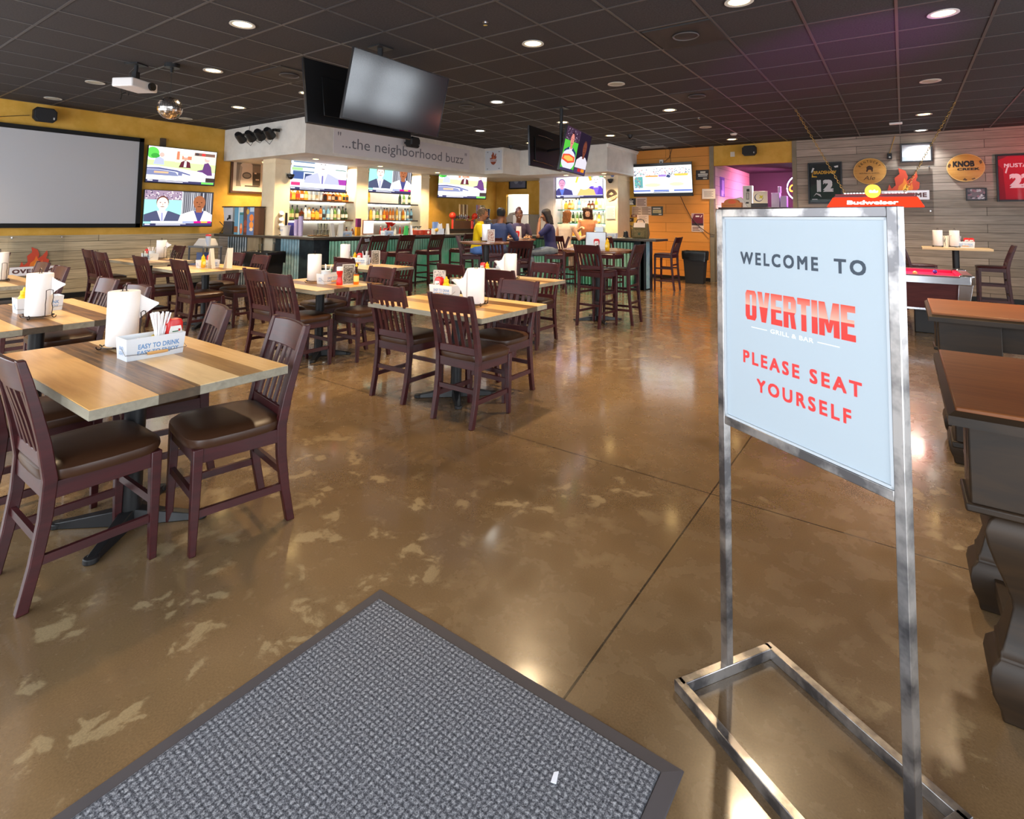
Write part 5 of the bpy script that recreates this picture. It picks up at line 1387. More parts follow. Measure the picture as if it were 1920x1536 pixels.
# blender, boxes, soda machine behind the seated people
t = thing('blender', 'dark blue blender jug on the counter right of the beer taps', 'blender', (-10.2, 12.95, 1.20))
MB(paint((52, 62, 96), .3)).lathe([(.08, .30), (.11, .58), (.09, .58), (.07, .32)], (0, 0, 0), 18).build('jug', t)
MB(paint((120, 110, 104), .4)).lathe([(.11, 0), (.12, .26), (.08, .30)], (0, 0, 0), 18).build('motor_base', t)
card = paint((196, 134, 84), .7)
t = thing('cardboard_box', 'brown cardboard box with open flaps beside the kitchen door', 'box', (-10.0, 13.35, 1.2))
MB(card).box(-.05, .26, -.12, .12, 0, .36).build('carton', t); MB(paint((180, 120, 74), .7)).box(-.05, .26, -.16, -.12, .34, .36).build('flap', t)
t = thing('paper_pack', 'pale pink paper pack next to the brown cardboard box', 'box', (-9.98, 13.1, 1.2))
MB(paint((222, 180, 160), .6)).box(-.06, .07, -.06, .06, 0, .28).build('carton', t)
t = thing('soda_machine', 'white drink machine with dark sides behind the smiling woman', 'drink machine', (-8.62, 12.7, 0))
MB(paint((60, 60, 64), .4)).box(-.28, .28, -.22, .3, 0, 1.62).build('cabinet', t, bevel=.01)
MB(paint((236, 232, 230), .4)).box(-.26, .26, -.24, -.22, 1.34, 1.60).box(-.22, .22, -.235, -.22, .96, 1.28).build('front_panel', t, bevel=.006)
MB(chrome).box(-.2, .2, -.30, -.22, 1.30, 1.335).build('spout_bar', t)
t = thing('equipment_stack', 'stack of grey trays left of the kitchen door', 'trays', (-9.9, 12.5, 1.2))
for i in range(4): MB(paint((150, 146, 150), .4)).box(-.16, .16, -.14, .14, i * .07, i * .07 + .045).build('tray', t, bevel=.004)
t = thing('sack', 'pale paper sack on a rack in front of the kitchen door', 'sack', (-9.22, 13.0, 0))
MB(black_metal).box(-.2, .2, -.14, .14, 0, 1.38).build('rack', t)
MB(paint((196, 186, 176), .7)).loft([[(-.18, -.12, 1.38), (.18, -.12, 1.38), (.18, .12, 1.38), (-.18, .12, 1.38)], [(-.2, -.13, 1.52), (.2, -.13, 1.55), (.2, .13, 1.55), (-.2, .13, 1.52)], [(-.12, -.06, 1.66), (.15, -.05, 1.70), (.14, .06, 1.70), (-.12, .05, 1.66)]]).build('bag', t, bevel=.02)
# kitchen shelf and steel door frame
t = thing('kitchen_rack', 'steel shelf rack seen through the kitchen doorway', 'rack', (-9.62, 15.6, 0))
q = MB(chrome)
for x in (-.4, .4): q.box(x - .015, x + .015, -.2, -.17, 0, 2.2)
q.build('upright', t)
for z in (1.0, 1.45, 1.9): MB(paint((60, 64, 66), .4)).box(-.42, .42, -.2, .2, z, z + .03).build('shelf_board', t)
for i in range(7): MB(paint(random.Random(i).choice([(220, 226, 226), (180, 200, 190), (236, 230, 220)]), .4)).cyl((-.34 + i * .11, 0, 1.93), .04, .16 + .03 * (i % 3), 10).build('jar', t)
t = thing('swing_door', 'half-open white kitchen door', 'door', (KX0 + .02, BY + .06, 0), R(70))
MB(paint((232, 236, 234), .4)).box(0, .55, -.02, .02, .02, 2.2).build('panel', t); MB(chrome).box(.46, .50, -.06, -.02, .9, 1.2).build('handle', t)
# right end of the bar
t = thing('shoulder_bag', 'olive cloth messenger bag standing on the right end of the bar', 'bag', (-4.62, 11.25, BT), .1)
ol = speckle('olive_canvas', (96, 84, 56), (118, 104, 72), 60, .8)
MB(ol).loft([[(-.17, -.07, 0), (.17, -.07, 0), (.17, .07, 0), (-.17, .07, 0)], [(-.18, -.09, .10), (.18, -.09, .10), (.18, .09, .10), (-.18, .09, .10)], [(-.16, -.06, .33), (.16, -.06, .33), (.16, .06, .33), (-.16, .06, .33)]]).build('body', t, bevel=.02)
MB(paint((214, 196, 184), .7)).hexa([(-.13, -.085, .24), (.12, -.085, .24), (.12, -.075, .24), (-.13, -.075, .24), (-.12, -.07, .34), (.12, -.07, .34), (.12, -.06, .34), (-.12, -.06, .34)]).build('flap_lining', t)
MB(ol).box(-.12, .12, -.105, -.085, .03, .17).build('pocket', t, bevel=.006)
MB(black_metal).tube([(-.10, 0, .33), (-.07, 0, .40), (.0, 0, .415), (.06, 0, .40), (.09, 0, .33)], .010, 6).build('handle', t)
MB(paint((70, 62, 44))).tube([(-.18, 0, .25), (-.22, -.02, .28), (-.20, -.03, .2), (-.2, -.02, .02)], .012, 6).build('strap', t)
q = MB(paint((60, 70, 40))); q.disc2(0, .10, .03, .03, -.1062); q.build('emblem', t, smooth=0)
t = thing('black_hat', 'small dark lamp-shaped object on the bar by the orange wall', 'bar item', (-5.02, 11.38, BT))
MB(black_plastic).lathe([(.12, 0), (.06, .02), (.045, .14), (.01, .16)], (0, 0, 0), 18).build('body', t)

# ------------------------------------------------------------------ things on the dining tables
TT = .7602
cad_w = mat('caddy_enamel', (224, 230, 238), .35, spec=.5)
cad_b = paint((112, 156, 206), .5)
def caddy(loc, rz, label, first_=[None]):
    G = 'white printed table caddies'
    if first_[0]:
        return dup(first_[0], loc, rz, label, G)
    t = thing('table_caddy', label, 'caddy', loc, rz, G); first_[0] = t
    w_, d_, h_ = .265, .13, .105
    mb = MB(cad_w)
    b0 = [(-w_ / 2 + .008, -d_ / 2 + .006), (w_ / 2 - .008, -d_ / 2 + .006), (w_ / 2 - .008, d_ / 2 - .006), (-w_ / 2 + .008, d_ / 2 - .006)]
    b1 = [(-w_ / 2, -d_ / 2), (w_ / 2, -d_ / 2), (w_ / 2, d_ / 2), (-w_ / 2, d_ / 2)]
    ins = lambda p, k: [(x - math.copysign(k, x), y - math.copysign(k, y)) for x, y in p]
    mb.loft([[(x, y, .004) for x, y in ins(b0, .004)], [(x, y, 0) for x, y in b0], [(x, y, h_) for x, y in b1], [(x, y, h_) for x, y in ins(b1, .004)], [(x, y, .006) for x, y in ins(b0, .004)]])
    mb.build('box', t, smooth=20)
    MB(cad_w).box(-.045, -.042, -d_ / 2 + .008, d_ / 2 - .008, .01, .085).box(.045, .048, -d_ / 2 + .008, d_ / 2 - .008, .01, .085).build('divider', t)
    q = MB(cad_b)
    tl = (d_ / 2 - (d_ / 2 - .006)) / h_
    fr = lambda z: -(d_ / 2 - .006 + .006 * z / h_) - .0008
    put_text(q, 'EASY TO DRINK', .012, .062, .185, .024, fr(.062), cad_b, .03, M=None)
    put_text(q, 'EASY TO ENJOY', .010, .030, .185, .024, fr(.03) - .0002, cad_b, .03)
    q.build('front_lettering', t, smooth=0)
    q = MB(cad_b)
    M_ = RZ_(-PI / 2)
    put_text(q, 'BUD', 0, .058, .046, .017, -(w_ / 2) + .003, cad_b, .01, M=M_)
    put_text(q, 'LIGHT', 0, .034, .058, .017, -(w_ / 2) + .0045, cad_b, .01, M=M_)
    q.build('end_lettering', t, smooth=0)
    MB(paint((120, 120, 124), .4)).tube([(-w_ / 2 - .002, -.02, .055), (-w_ / 2 - .004, -.072, .032), (-.05, -.078, .028), (.05, -.078, .028), (w_ / 2 + .004, -.072, .032), (w_ / 2 + .002, -.02, .055)], .0016, 5).build('wire_handle', t)
    MB(paint((206, 160, 100), .5)).tube([(-.045, -.079, .028), (-.025, -.079, .028), (.025, -.079, .028), (.045, -.079, .028)], [.007, .008, .008, .007], 8).build('grip', t)
    return t
CAD = {'near': ((-3.09, 1.215, TT), PX, 'white printed caddy with straws and ketchup on the nearest table'), 'second': ((-5.12, 1.26, TT), PX, 'white printed caddy with yellow mustard on the second table'),
       'glasses': ((-9.72, 3.74, TT), .1, 'white printed caddy beside the two water glasses'), 'menus': ((-7.74, 3.69, TT), PX - .1, 'white printed caddy half hidden by two white menu cards'),
       'sauce': ((-5.02, 3.68, TT), PX, 'white printed caddy next to the hot sauce'), 'green': ((-6.70, 5.44, TT), .35, 'white printed caddy in front of the green bar front'),
       'middle': ((-3.40, 3.72, TT), .05, 'white printed caddy on the middle table behind a chair back'), 'behind': ((-4.14, 5.32, TT), .1, 'white printed caddy on the table behind the middle one'),
       'wall': ((.87, 12.45, 1.0702), .1, 'white printed caddy on the high table by the grey boards'), 'bar': ((-5.22, 11.05, BT), .05, 'white printed caddy on the far bar counter right of the bartender'),
       'barfront': ((-9.03, 8.02, BT), PX, 'white printed caddy below the order terminal on the bar'), 'barleft': ((-9.02, 6.42, BT), PX, 'white printed caddy left of the V-shaped menus on the bar')}
CAD['barleft'] = ((-9.05, 6.94, BT), PX, 'white printed caddy right of the V-shaped menus on the bar')
for k, (loc, rz, lb) in CAD.items(): caddy(loc, rz, lb)

# paper towel rolls on wire holders
wire = mat('dark_wire', (52, 40, 34), .4, metal=.6)
towel = mat('paper_towel', (244, 240, 238), .85, spec=.2)
tn, N, L, b = nt(towel)
v = coords(tn); nz = node(tn, 'ShaderNodeTexVoronoi', i_Scale=90.0); L.new(v, nz.inputs['Vector'])
bp = node(tn, 'ShaderNodeBump', i_Strength=.25, i_Distance=.003); L.new(nz.outputs['Distance'], bp.inputs['Height']); L.new(bp.outputs[0], b.inputs['Normal'])
def holder(loc, rz, label, first_=[None]):
    G = 'wire paper towel holders'
    if first_[0]: return dup(first_[0], loc, rz, label, G)
    t = thing('paper_towel_holder', label, 'paper towel holder', loc, rz, G); first_[0] = t
    ringp = [(.085 * math.cos(a), .085 * math.sin(a), .016) for a in [2 * PI * k / 24 for k in range(24)]]
    q = MB(wire).tube(ringp, .003, 6, closed=True)
    q.tube([(-.085, 0, .016), (.085, 0, .016)], .003, 6).tube([(0, -.085, .016), (0, .085, .016)], .003, 6)
    q.build('ring_base', t)
    for k in range(4):
        a = k * PI / 2 + .5
        c = Vector((math.cos(a), math.sin(a), 0)); pts = []
        for i in range(9):
            u = PI / 2 + 2 * PI * .8 * i / 8; pts.append((c.x * (.096 + .012 * math.cos(u)), c.y * (.096 + .012 * math.cos(u)), .0150 + .0120 * math.sin(u)))
        MB(wire).tube(pts, .003, 6).build('scroll_foot', t)
    MB(wire).tube([(-.010, 0, .016), (-.010, 0, .30), (-.008, 0, .325), (0, 0, .333), (.008, 0, .325), (.010, 0, .30), (.010, 0, .016)], .003, 6).build('centre_loop', t)
    MB(wire).tube([(.100, -.02, .018), (.104, -.022, .07), (.098, -.02, .10), (.106, -.022, .14), (.100, -.02, .19), (.100, 0, .195), (.100, .02, .19), (.106, .022, .14), (.098, .02, .10), (.104, .022, .07), (.100, .02, .018)], .0026, 6).build('tension_arm', t)
    return t
def roll(loc, rz, label, sheet=0, h=.28, r=.072):
    G = 'white paper towel rolls'
    t = thing('paper_towel_roll', label, 'paper towel roll', loc, rz, G)
    q = MB(towel).lathe([(.02, 0), (r - .003, 0), (r, .004), (r, h - .004), (r - .003, h), (.02, h)], (0, 0, 0), 32, cap=False)
    q.lathe([(.02, 0), (.02, h)], (0, 0, 0), 16, paint((190, 160, 120), .8), cap=False)
    q.build('roll', t)
    if sheet == 1:
        n = 10; z0, z1 = .06, h
        rings = []
        for i in range(n + 1):
            u = i / n
            rings.append((r * .9 + .075 * u, .03 + .04 * u * u, u))
        q = MB(towel)
        a = [(x, y, z1 - .02 - .05 * u) for x, y, u in rings]; b_ = [(x, y, .13 + .07 * u) for x, y, u in rings]
        Va = [q.v(p) for p in a]; Vb = [q.v(p) for p in b_]
        for i in range(n): q.face([Va[i], Va[i + 1], Vb[i + 1], Vb[i]])
        q.build('loose_sheet', t)
    if sheet == 2:
        q = MB(towel)
        top = [(-.07, -.02, h), (-.075, -.04, h - .01), (-.10, -.05, h - .07), (-.13, -.055, h - .085), (-.17, -.06, h - .08), (-.195, -.05, h - .09)]
        bot = [(-.07, -.02, .03), (-.075, -.035, .02), (-.09, -.04, .02), (-.10, -.045, .06), (-.115, -.05, .10), (-.13, -.045, .13)]
        Va = [q.v(p) for p in top]; Vb = [q.v(p) for p in bot]
        for i in range(5): q.face([Va[i], Va[i + 1], Vb[i + 1], Vb[i]])
        q.build('loose_sheet', t)
    return t
ROLLS = [(-3.37, 1.185, TT, .7, 1, 'on the nearest table, loose corner sticking out'), (-4.78, 1.18, TT, .3, 1, 'on the second table'), (-7.66, 1.55, TT, .2, 0, 'at the left picture edge below the flame sign'),
         (-9.92, 3.98, TT, .2, 1, 'behind the two water glasses'), (-5.24, 3.63, TT, 2.6, 0, 'behind the caddy with the hot sauce'), (-6.93, 5.33, TT, .2, 0, 'before the stool with the silver plate'),
         (-2.86, 3.50, TT, PI * .2, 2, 'with a big torn sheet on the middle table'), (-3.80, 5.30, TT, .4, 2, 'with a draped sheet beyond the middle table'), (-5.88, 7.46, 1.0802, .2, 0, 'alone on the near round high table'),
         (.50, 12.40, 1.0702, .2, 0, 'left on the high table by the grey boards'), (.735, 12.42, 1.0702, .2, 0, 'right on the high table by the grey boards'), (-5.50, 11.02, BT, .1, 0, 'on the far bar counter beside the bartender')]
for x, y, z, a, s_, lb in ROLLS:
    holder((x, y, z), a, 'dark wire holder of the towel roll ' + lb.split(',')[0])
    roll((x, y, z + .0195), a, 'white paper towel roll ' + lb, s_)

# straws, bottles, glasses, menus
straw_m = mat('straw_wrap', (244, 242, 244), .6)
def straws(cx, cy, z, n, where, label, seed, spread=.035, ln=.19):
    rr_ = random.Random(seed)
    pr = None
    for i in range(n):
        a = rr_.uniform(0, 2 * PI); k = rr_.uniform(.2, 1)
        ti = rr_.uniform(.05, .28)
        if pr is None:
            pr = tag(MB(straw_m).tube([(0, 0, 0), (0, 0, ln)], .0042, 6).build('straw'), label, 'straw', where)
            o = pr
        else:
            o = pr.copy(); C.objects.link(o)
        o.location = (cx + .012 * math.cos(a) * k, cy + .012 * math.sin(a) * k, z)
        o.rotation_euler = (-ti * math.sin(a), ti * math.cos(a), 0)
straws(-3.09, 1.25, TT + .055, 20, 'straws in the nearest caddy', 'white paper-wrapped straw fanned out in the nearest caddy', 3, ln=.155)
t = thing('straw_cup', 'honey coloured plastic cup holding the straws in the nearest caddy', 'cup', (-3.09, 1.25, TT + .008))
MB(mat('cup_honey', (214, 190, 90), .3)).lathe([(.028, 0), (.034, .088), (.031, .088), (.025, .004), (.0005, .004)], (0, 0, 0), 18, cap=False).build('cup', t)
paper_cup = mat('paper_cup', (232, 236, 240), .5)
def straw_cup(loc, label):
    t = thing('straw_cup', label, 'cup', loc, 0, 'white cups with straws')
    MB(paper_cup).lathe([(.036, 0), (.052, .13), (.054, .133), (.050, .133), (.034, .004), (.0005, .004)], (0, 0, 0), 20, cap=False).lathe([(.036, .0), (.0005, .0)], (0, 0, 0), 20).build('cup', t)
for k, (loc, lb) in enumerate((((-5.02, 3.62, TT + .006), 'in the caddy beside the hot sauce'), ((-4.05, 5.42, TT), 'behind the middle table'), ((-6.62, 5.47, TT + .006), 'in the caddy before the green bar front'), ((.78, 12.48, 1.0762), 'in the caddy by the grey boards'), ((-9.74, 3.77, TT + .006), 'in the caddy by the water glasses'))):
    straw_cup(loc, 'white straw cup ' + lb)
    straws(loc[0], loc[1], loc[2] + .01, 7, 'straws ' + lb, 'white straw in the cup ' + lb, 20 + k, ln=.19)
kred, kyel = mat('ketchup_red', (206, 30, 26), .3, spec=.6), mat('mustard_yellow', (244, 190, 20), .35, spec=.5)
def ketchup(loc, rz, label, pr=[None]):
    G = 'red ketchup squeeze bottles'
    if pr[0]: return dup(pr[0], loc, rz, label, G)
    t = thing('ketchup_bottle', label, 'ketchup', loc, rz, G); pr[0] = t
    def ov(a, b_, z): return [(a * math.copysign(abs(math.cos(u)) ** .6, math.cos(u)), b_ * math.copysign(abs(math.sin(u)) ** .7, math.sin(u)), z) for u in [2 * PI * k / 20 for k in range(20)]]
    MB(kred).loft([ov(.022, .022, .022), ov(.030, .024, .03), ov(.036, .026, .07), ov(.042, .028, .11), ov(.043, .028, .14), ov(.034, .024, .158), ov(.02, .016, .163)]).build('bottle', t)
    MB(paint((240, 240, 236), .4)).lathe([(.026, 0), (.028, .022), (.022, .024)], (0, 0, 0), 18).build('cap', t)
    q = MB(paint((236, 232, 226), .5))
    q.loft([[(-.026, -.0268, .05), (.026, -.0268, .05), (.026, -.0262, .05), (-.026, -.0262, .05)], [(-.031, -.0292, .10), (.031, -.0292, .10), (.031, -.0282, .10), (-.031, -.0282, .10)], [(-.024, -.0300, .128), (.024, -.0300, .128), (.024, -.029, .128), (-.024, -.029, .128)]])
    q.box(-.016, .012, -.0312, -.0304, .098, .103, paint((60, 110, 70))).box(-.018, .008, -.0304, -.0296, .086, .09, paint((60, 60, 60))).box(.012, .022, -.0306, -.0298, .10, .112, paint((190, 40, 40)))
    q.build('label', t)
    return t
def mustard(loc, rz, label, pr=[None]):
    G = 'yellow mustard squeeze bottles'
    if pr[0]: return dup(pr[0], loc, rz, label, G)
    t = thing('mustard_bottle', label, 'mustard', loc, rz, G); pr[0] = t
    MB(kyel).lathe([(.028, 0), (.034, .01), (.036, .07), (.033, .10), (.024, .118), (.018, .124)], (0, 0, 0), 20, sy=.8).build('bottle', t)
    MB(kyel).lathe([(.023, .122), (.023, .145), (.012, .150), (.006, .172), (.0005, .173)], (0, 0, 0), 16).build('cap', t)
    q = MB(paint((250, 226, 130), .5)); q.disc2(0, .062, .020, .024, -.0296); q.build('label', t, smooth=0)
    return t
ketchup((-3.085, 1.312, TT + .008), PX, 'red ketchup bottle upside down in the nearest caddy')
mustard((-5.10, 1.175, TT + .008), PX, 'yellow mustard bottle in the caddy at the left edge')
mustard((-7.70, 3.61, TT + .008), PX, 'yellow mustard bottle left of the two white menu cards')
ketchup((-7.74, 3.72, TT + .008), PX, 'red ketchup bottle behind the two white menu cards')
ketchup((-9.80, 3.73, TT + .008), 0, 'red ketchup bottle left of the water glasses')
ketchup((-3.47, 3.72, TT + .008), 0, 'red ketchup bottle in the middle table caddy')
mustard((-3.385, 3.72, TT + .008), 0, 'yellow mustard bottle in the middle table caddy')
ketchup((-4.23, 5.32, TT + .008), 0, 'red ketchup bottle left of the yellow one behind the middle table')
mustard((-4.17, 5.32, TT + .008), 0, 'yellow mustard bottle left of the straw cup behind the middle table')
mustard((-6.80, 5.41, TT + .008), .3, 'yellow mustard bottle in the caddy before the green bar front')
ketchup((-6.72, 5.44, TT + .008), .3, 'red ketchup bottle in the caddy before the green bar front')
ketchup((.90, 12.45, 1.0782), 0, 'red ketchup bottle left in the caddy by the grey boards')
ketchup((.965, 12.45, 1.0782), 0, 'red ketchup bottle right in the caddy by the grey boards')
mustard((-3.47, 7.22, 1.0402), 0, 'yellow mustard bottle on the small high table')
ketchup((-3.60, 7.14, 1.0402), .4, 'red ketchup bottle in front of the white menus on the small high table')
ketchup((-6.28, 8.98, 1.0802), 0, 'red ketchup bottle among the food of the seated group')
ketchup((-9.03, 7.95, BT), PX, 'red ketchup bottle beside the order terminal on the bar')
# red plastic squeeze bottle and hot sauce
t = thing('sauce_bottle', 'red hourglass squeeze bottle with white cap beside the small framed menu', 'sauce', (-4.80, 3.63, TT))
MB(kred).lathe([(.030, 0), (.034, .01), (.033, .04), (.022, .075), (.022, .10), (.032, .125), (.032, .145), (.028, .150)], (0, 0, 0), 20).build('bottle', t)
MB(paint((238, 236, 230), .4)).lathe([(.032, .150), (.032, .185), (.028, .19)], (0, 0, 0), 18).build('cap', t)
t = thing('hot_sauce_bottle', 'orange hot sauce bottle with yellow cap on the dining table', 'sauce', (-4.72, 3.78, TT))
MB(mat('hot_sauce', (232, 110, 20), .15, spec=.6)).lathe([(.026, 0), (.028, .005), (.028, .105)], (0, 0, 0), 18).build('sauce', t)
MB(clear('sauce_glass', (250, 230, 200), .05)).lathe([(.0285, .105), (.028, .12), (.011, .165), (.010, .19)], (0, 0, 0), 18).build('glass_neck', t)
MB(kyel).lathe([(.012, .188), (.012, .205), (.004, .212), (.003, .222)], (0, 0, 0), 12).build('cap', t)
q = MB(paint((240, 214, 120), .5)).lathe([(.0285, .03), (.0288, .032), (.0288, .09), (.0285, .092)], (0, 0, 0), 18, cap=False); q.build('label', t)
glass((-9.56, 3.62, TT), 'water glass nearer the camera, right in front of the printed caddy', 'water glasses', .04, .15)
glass((-9.50, 3.98, TT), 'water glass standing apart right of the paper towels', 'water glasses', .04, .15)
menu_card((-7.58, 3.66, TT), PX + .6, 'left white menu card of the pair on the table under the wall screens', .27, .085, tilt=-.005)
menu_card((-7.50, 3.84, TT), PX + .2, 'right leaning white menu card of the pair under the wall screens', .27, .085, tilt=.03)
menu_card((-10.0, 4.02, TT), .5, 'leaning white menu card behind the two water glasses', .27, .10, tilt=.06)
frame_w = paint((196, 188, 178), .4)
board_k = speckle('menu_print', (60, 56, 52), (150, 140, 126), 90.0, .6)
def table_frame(loc, rz, label, m=board_k):
    t = thing('table_menu', label, 'menu', loc, rz, 'small framed table menus')
    MB(frame_w).box(-.065, .065, -.008, .008, 0, .012).box(-.065, -.055, -.008, .008, .012, .215).box(.055, .065, -.008, .008, .012, .215).box(-.065, .065, -.008, .008, .205, .215).build('frame', t)
    MB(m).box(-.055, .055, -.004, .004, .012, .205).build('menu_print', t, smooth=0)
    q = MB(paint((226, 216, 200)))
    put_text(q, 'HAPPY HOUR', 0, .185, .08, .016, -.0048, paint((226, 216, 200)), .02)
    q.build('lettering', t, smooth=0)
table_frame((-4.76, 3.71, TT), PX - .35, 'small framed menu between the red bottle and the hot sauce')
table_frame((-6.50, 5.56, TT), .5, 'small framed menu on the table before the green bar front')
table_frame((-3.60, 3.86, TT), .2, 'small framed menu at the left of the middle table', speckle('menu_print_b', (120, 110, 110), (214, 200, 190), 60.0, .6))
table_frame((-5.76, 7.44, 1.0802), .7, 'small framed menu beside the paper towel roll on the round table', speckle('menu_print_c', (130, 70, 60), (200, 180, 160), 60.0, .6))
menu_card((-6.42, 9.22, 1.0802), .1, 'white menu card with a blue loop in front of the smiling woman', .25, .11)
# white menus and cup on the small high table
wm = paint((226, 234, 240), .5)
t = thing('menu_board', 'wide white folded menu with dark edges on the small high table', 'menu', (-3.72, 7.36, 1.0402), .2)
MB(wm).hexa([(-.15, -.035, 0), (.15, -.035, 0), (.15, -.03, 0), (-.15, -.03, 0), (-.15, -.004, .25), (.15, -.004, .25), (.15, .001, .25), (-.15, .001, .25)]).build('front_leaf', t)
MB(paint((90, 60, 50))).box(-.152, .152, .001, .006, .25, .256).box(-.155, -.15, -.02, .006, 0, .25).box(.15, .155, -.02, .006, 0, .25).build('edge_binding', t)
t = thing('menu_board', 'tall white menu standing behind the wide one on the small high table', 'menu', (-3.72, 7.46, 1.0402), .2)
MB(wm).box(-.06, .06, 0, .006, 0, .33).build('front_leaf', t)
straw_cup((-3.88, 7.52, 1.0402), 'white drink cup left behind the menus on the small high table')
straws(-3.88, 7.52, 1.05, 1, 'straw in the drink cup', 'single straw leaning in the drink cup on the small high table', 77, ln=.22)
# plates and food for the seated group
for i, (x, y, lb) in enumerate(((-6.2, 9.16, 'right'), (-6.42, 8.86, 'front'))):
    t = thing('plate', 'white plate of food on the seated group\'s table, %s one' % lb, 'plate', (x, y, 1.0802), 0, 'plates on the round table')
    MB(paint((240, 232, 222), .3)).lathe([(.05, 0), (.11, .014), (.115, .016), (.06, .006), (.0005, .006)], (0, 0, 0), 24).build('dish', t)
    q = MB(paint((206, 150, 100), .6)); rr_ = random.Random(i)
    for k in range(7): q.ball((rr_.uniform(-.05, .05), rr_.uniform(-.05, .05), .02 + rr_.uniform(0, .015)), rr_.uniform(.016, .028), None, 8, 6)
    q.build('food', t)
for i, (x, y) in enumerate(((-6.66, 8.96), (-6.08, 9.02))):
    glass((x, y, 1.0802), 'tumbler %s on the seated group\'s table' % ('left' if i == 0 else 'right'), 'tumblers on the round table', .036, .13)
menu_card((.62, 12.46, 1.0702), -.3, 'white menu between the rolls on the high table by the grey boards', .2, .08)
t = thing('table_menu', 'thin framed stand in the middle of the high table by the grey boards', 'menu', (.68, 12.36, 1.0702), .4, 'small framed table menus')
MB(frame_w).box(-.05, -.044, -.006, .006, 0, .21).box(.044, .05, -.006, .006, 0, .21).box(-.05, .05, -.006, .006, .204, .21).box(-.05, .05, -.02, .02, 0, .006).build('frame', t)
# tray with wrapped basket by the left trash can
t = thing('foil_stand', 'grey tray stand with a white covered dish by the left end of the bar', 'stand', (-11.35, 5.35, 0), .1)
MB(paint((120, 124, 132), .4)).box(-.26, .26, -.2, .2, .84, .87).build('tray_top', t, bevel=.004)
for x in (-.24, .24):
    for y in (-.18, .18): MB(paint((90, 94, 104), .4)).box(x - .012, x + .012, y - .012, y + .012, 0, .84).build('leg', t)
MB(paint((110, 130, 180), .4)).box(-.22, .22, -.16, .16, .50, .52).box(-.12, .1, -.1, .1, .52, .74).build('lower_shelf', t)
t = thing('covered_dish', 'white plastic covered dish on the grey tray stand', 'dish', (-11.33, 5.35, .87), .1)
MB(paint((214, 208, 204), .4)).loft([[(-.22, -.14, 0), (.2, -.14, 0), (.2, .14, 0), (-.22, .14, 0)], [(-.18, -.12, .05), (.2, -.13, .04), (.2, .13, .04), (-.18, .12, .05)], [(-.10, -.10, .15), (.16, -.10, .15), (.16, .10, .15), (-.10, .10, .15)]]).build('lid', t, bevel=.015)
t = thing('red_lidded_cup', 'small cup with a red lid at the right of the grey tray stand', 'cup', (-11.14, 5.30, .8705), 0)
MB(paint((180, 190, 210), .4)).lathe([(.04, 0), (.05, .2)], (0, 0, 0), 16).build('cup', t); MB(kred).lathe([(.052, .2), (.052, .22), (.04, .235)], (0, 0, 0), 16).build('lid', t)
o = tag(MB(black_plastic).tube([(-11.96 + .02, 5.9, 1.35), (-11.9, 5.93, 1.30), (-11.86, 5.95, 1.25), (-11.88, 5.93, 1.15), (-11.92, 5.9, BT + .012), (-11.6, 5.95, BT + .012)], .009, 6).build('power_cord'), 'black power cord curling on the left end of the bar', 'cord')

# trash cans
bin_m, bag_m = mat('bin_plastic', (34, 34, 36), .5), mat('bag_plastic', (16, 17, 17), .28, spec=.6)
def trash_can(loc, rz, label, h, w_, d_, seed):
    t = thing('trash_can', label, 'trash can', loc, rz, 'black trash cans')
    q = MB(bin_m); a, b_ = w_ / 2, d_ / 2
    rq = lambda k, z: [(x * k, y * k, z) for x, y in ((-a, -b_), (a, -b_), (a, b_), (-a, b_))]
    q.loft([rq(.80, 0), rq(.80, .02), rq(.97, h - .05), rq(1.04, h - .05), rq(1.05, h), rq(.99, h), rq(.93, h - .1)], cap=True)
    q.build('body', t, bevel=.012)
    rr_ = random.Random(seed); n = 40
    per = []
    for i in range(n):
        u = i / n * 4; k = int(u); f = u - k
        P_ = [(-a, -b_), (a, -b_), (a, b_), (-a, b_), (-a, -b_)]
        per.append((P_[k][0] + (P_[k + 1][0] - P_[k][0]) * f, P_[k][1] + (P_[k + 1][1] - P_[k][1]) * f))
    rings = []
    for k, z in ((.80, h - .06), (.97, h + .010), (1.06, h + .016), (1.09, h - .02), (1.085, h - .07), (1.06, h - .12), (1.055, h - .17)):
        rings.append([(x * (k + rr_.uniform(-.012, .018)), y * (k + rr_.uniform(-.012, .018)), z + (rr_.uniform(-.012, .014) if z < h else rr_.uniform(-.004, .012))) for x, y in per])
    rings[-1] = [(x, y, z - rr_.uniform(0, .06)) for x, y, z in rings[-1]]
    MB(bag_m).loft(rings, cap=False).build('bag_liner', t, sub=1)
    return t
t = trash_can((-9.78, 5.68, 0), .2, 'black trash can with a draped liner in front of the bar corner', .80, .62, .42, 4)
trash_can((-4.08, 13.30, 0), .08, 'black trash can with a liner against the orange wall', .76, .52, .36, 9)
t = thing('clear_cup', 'clear plastic cup lying on top of the left trash can', 'cup', (-9.98, 5.72, .822), 0)
MB(gm).lathe([(.03, 0), (.04, .12), (.037, .12), (.028, .004)], (0, 0, 0), 14).build('cup', t)

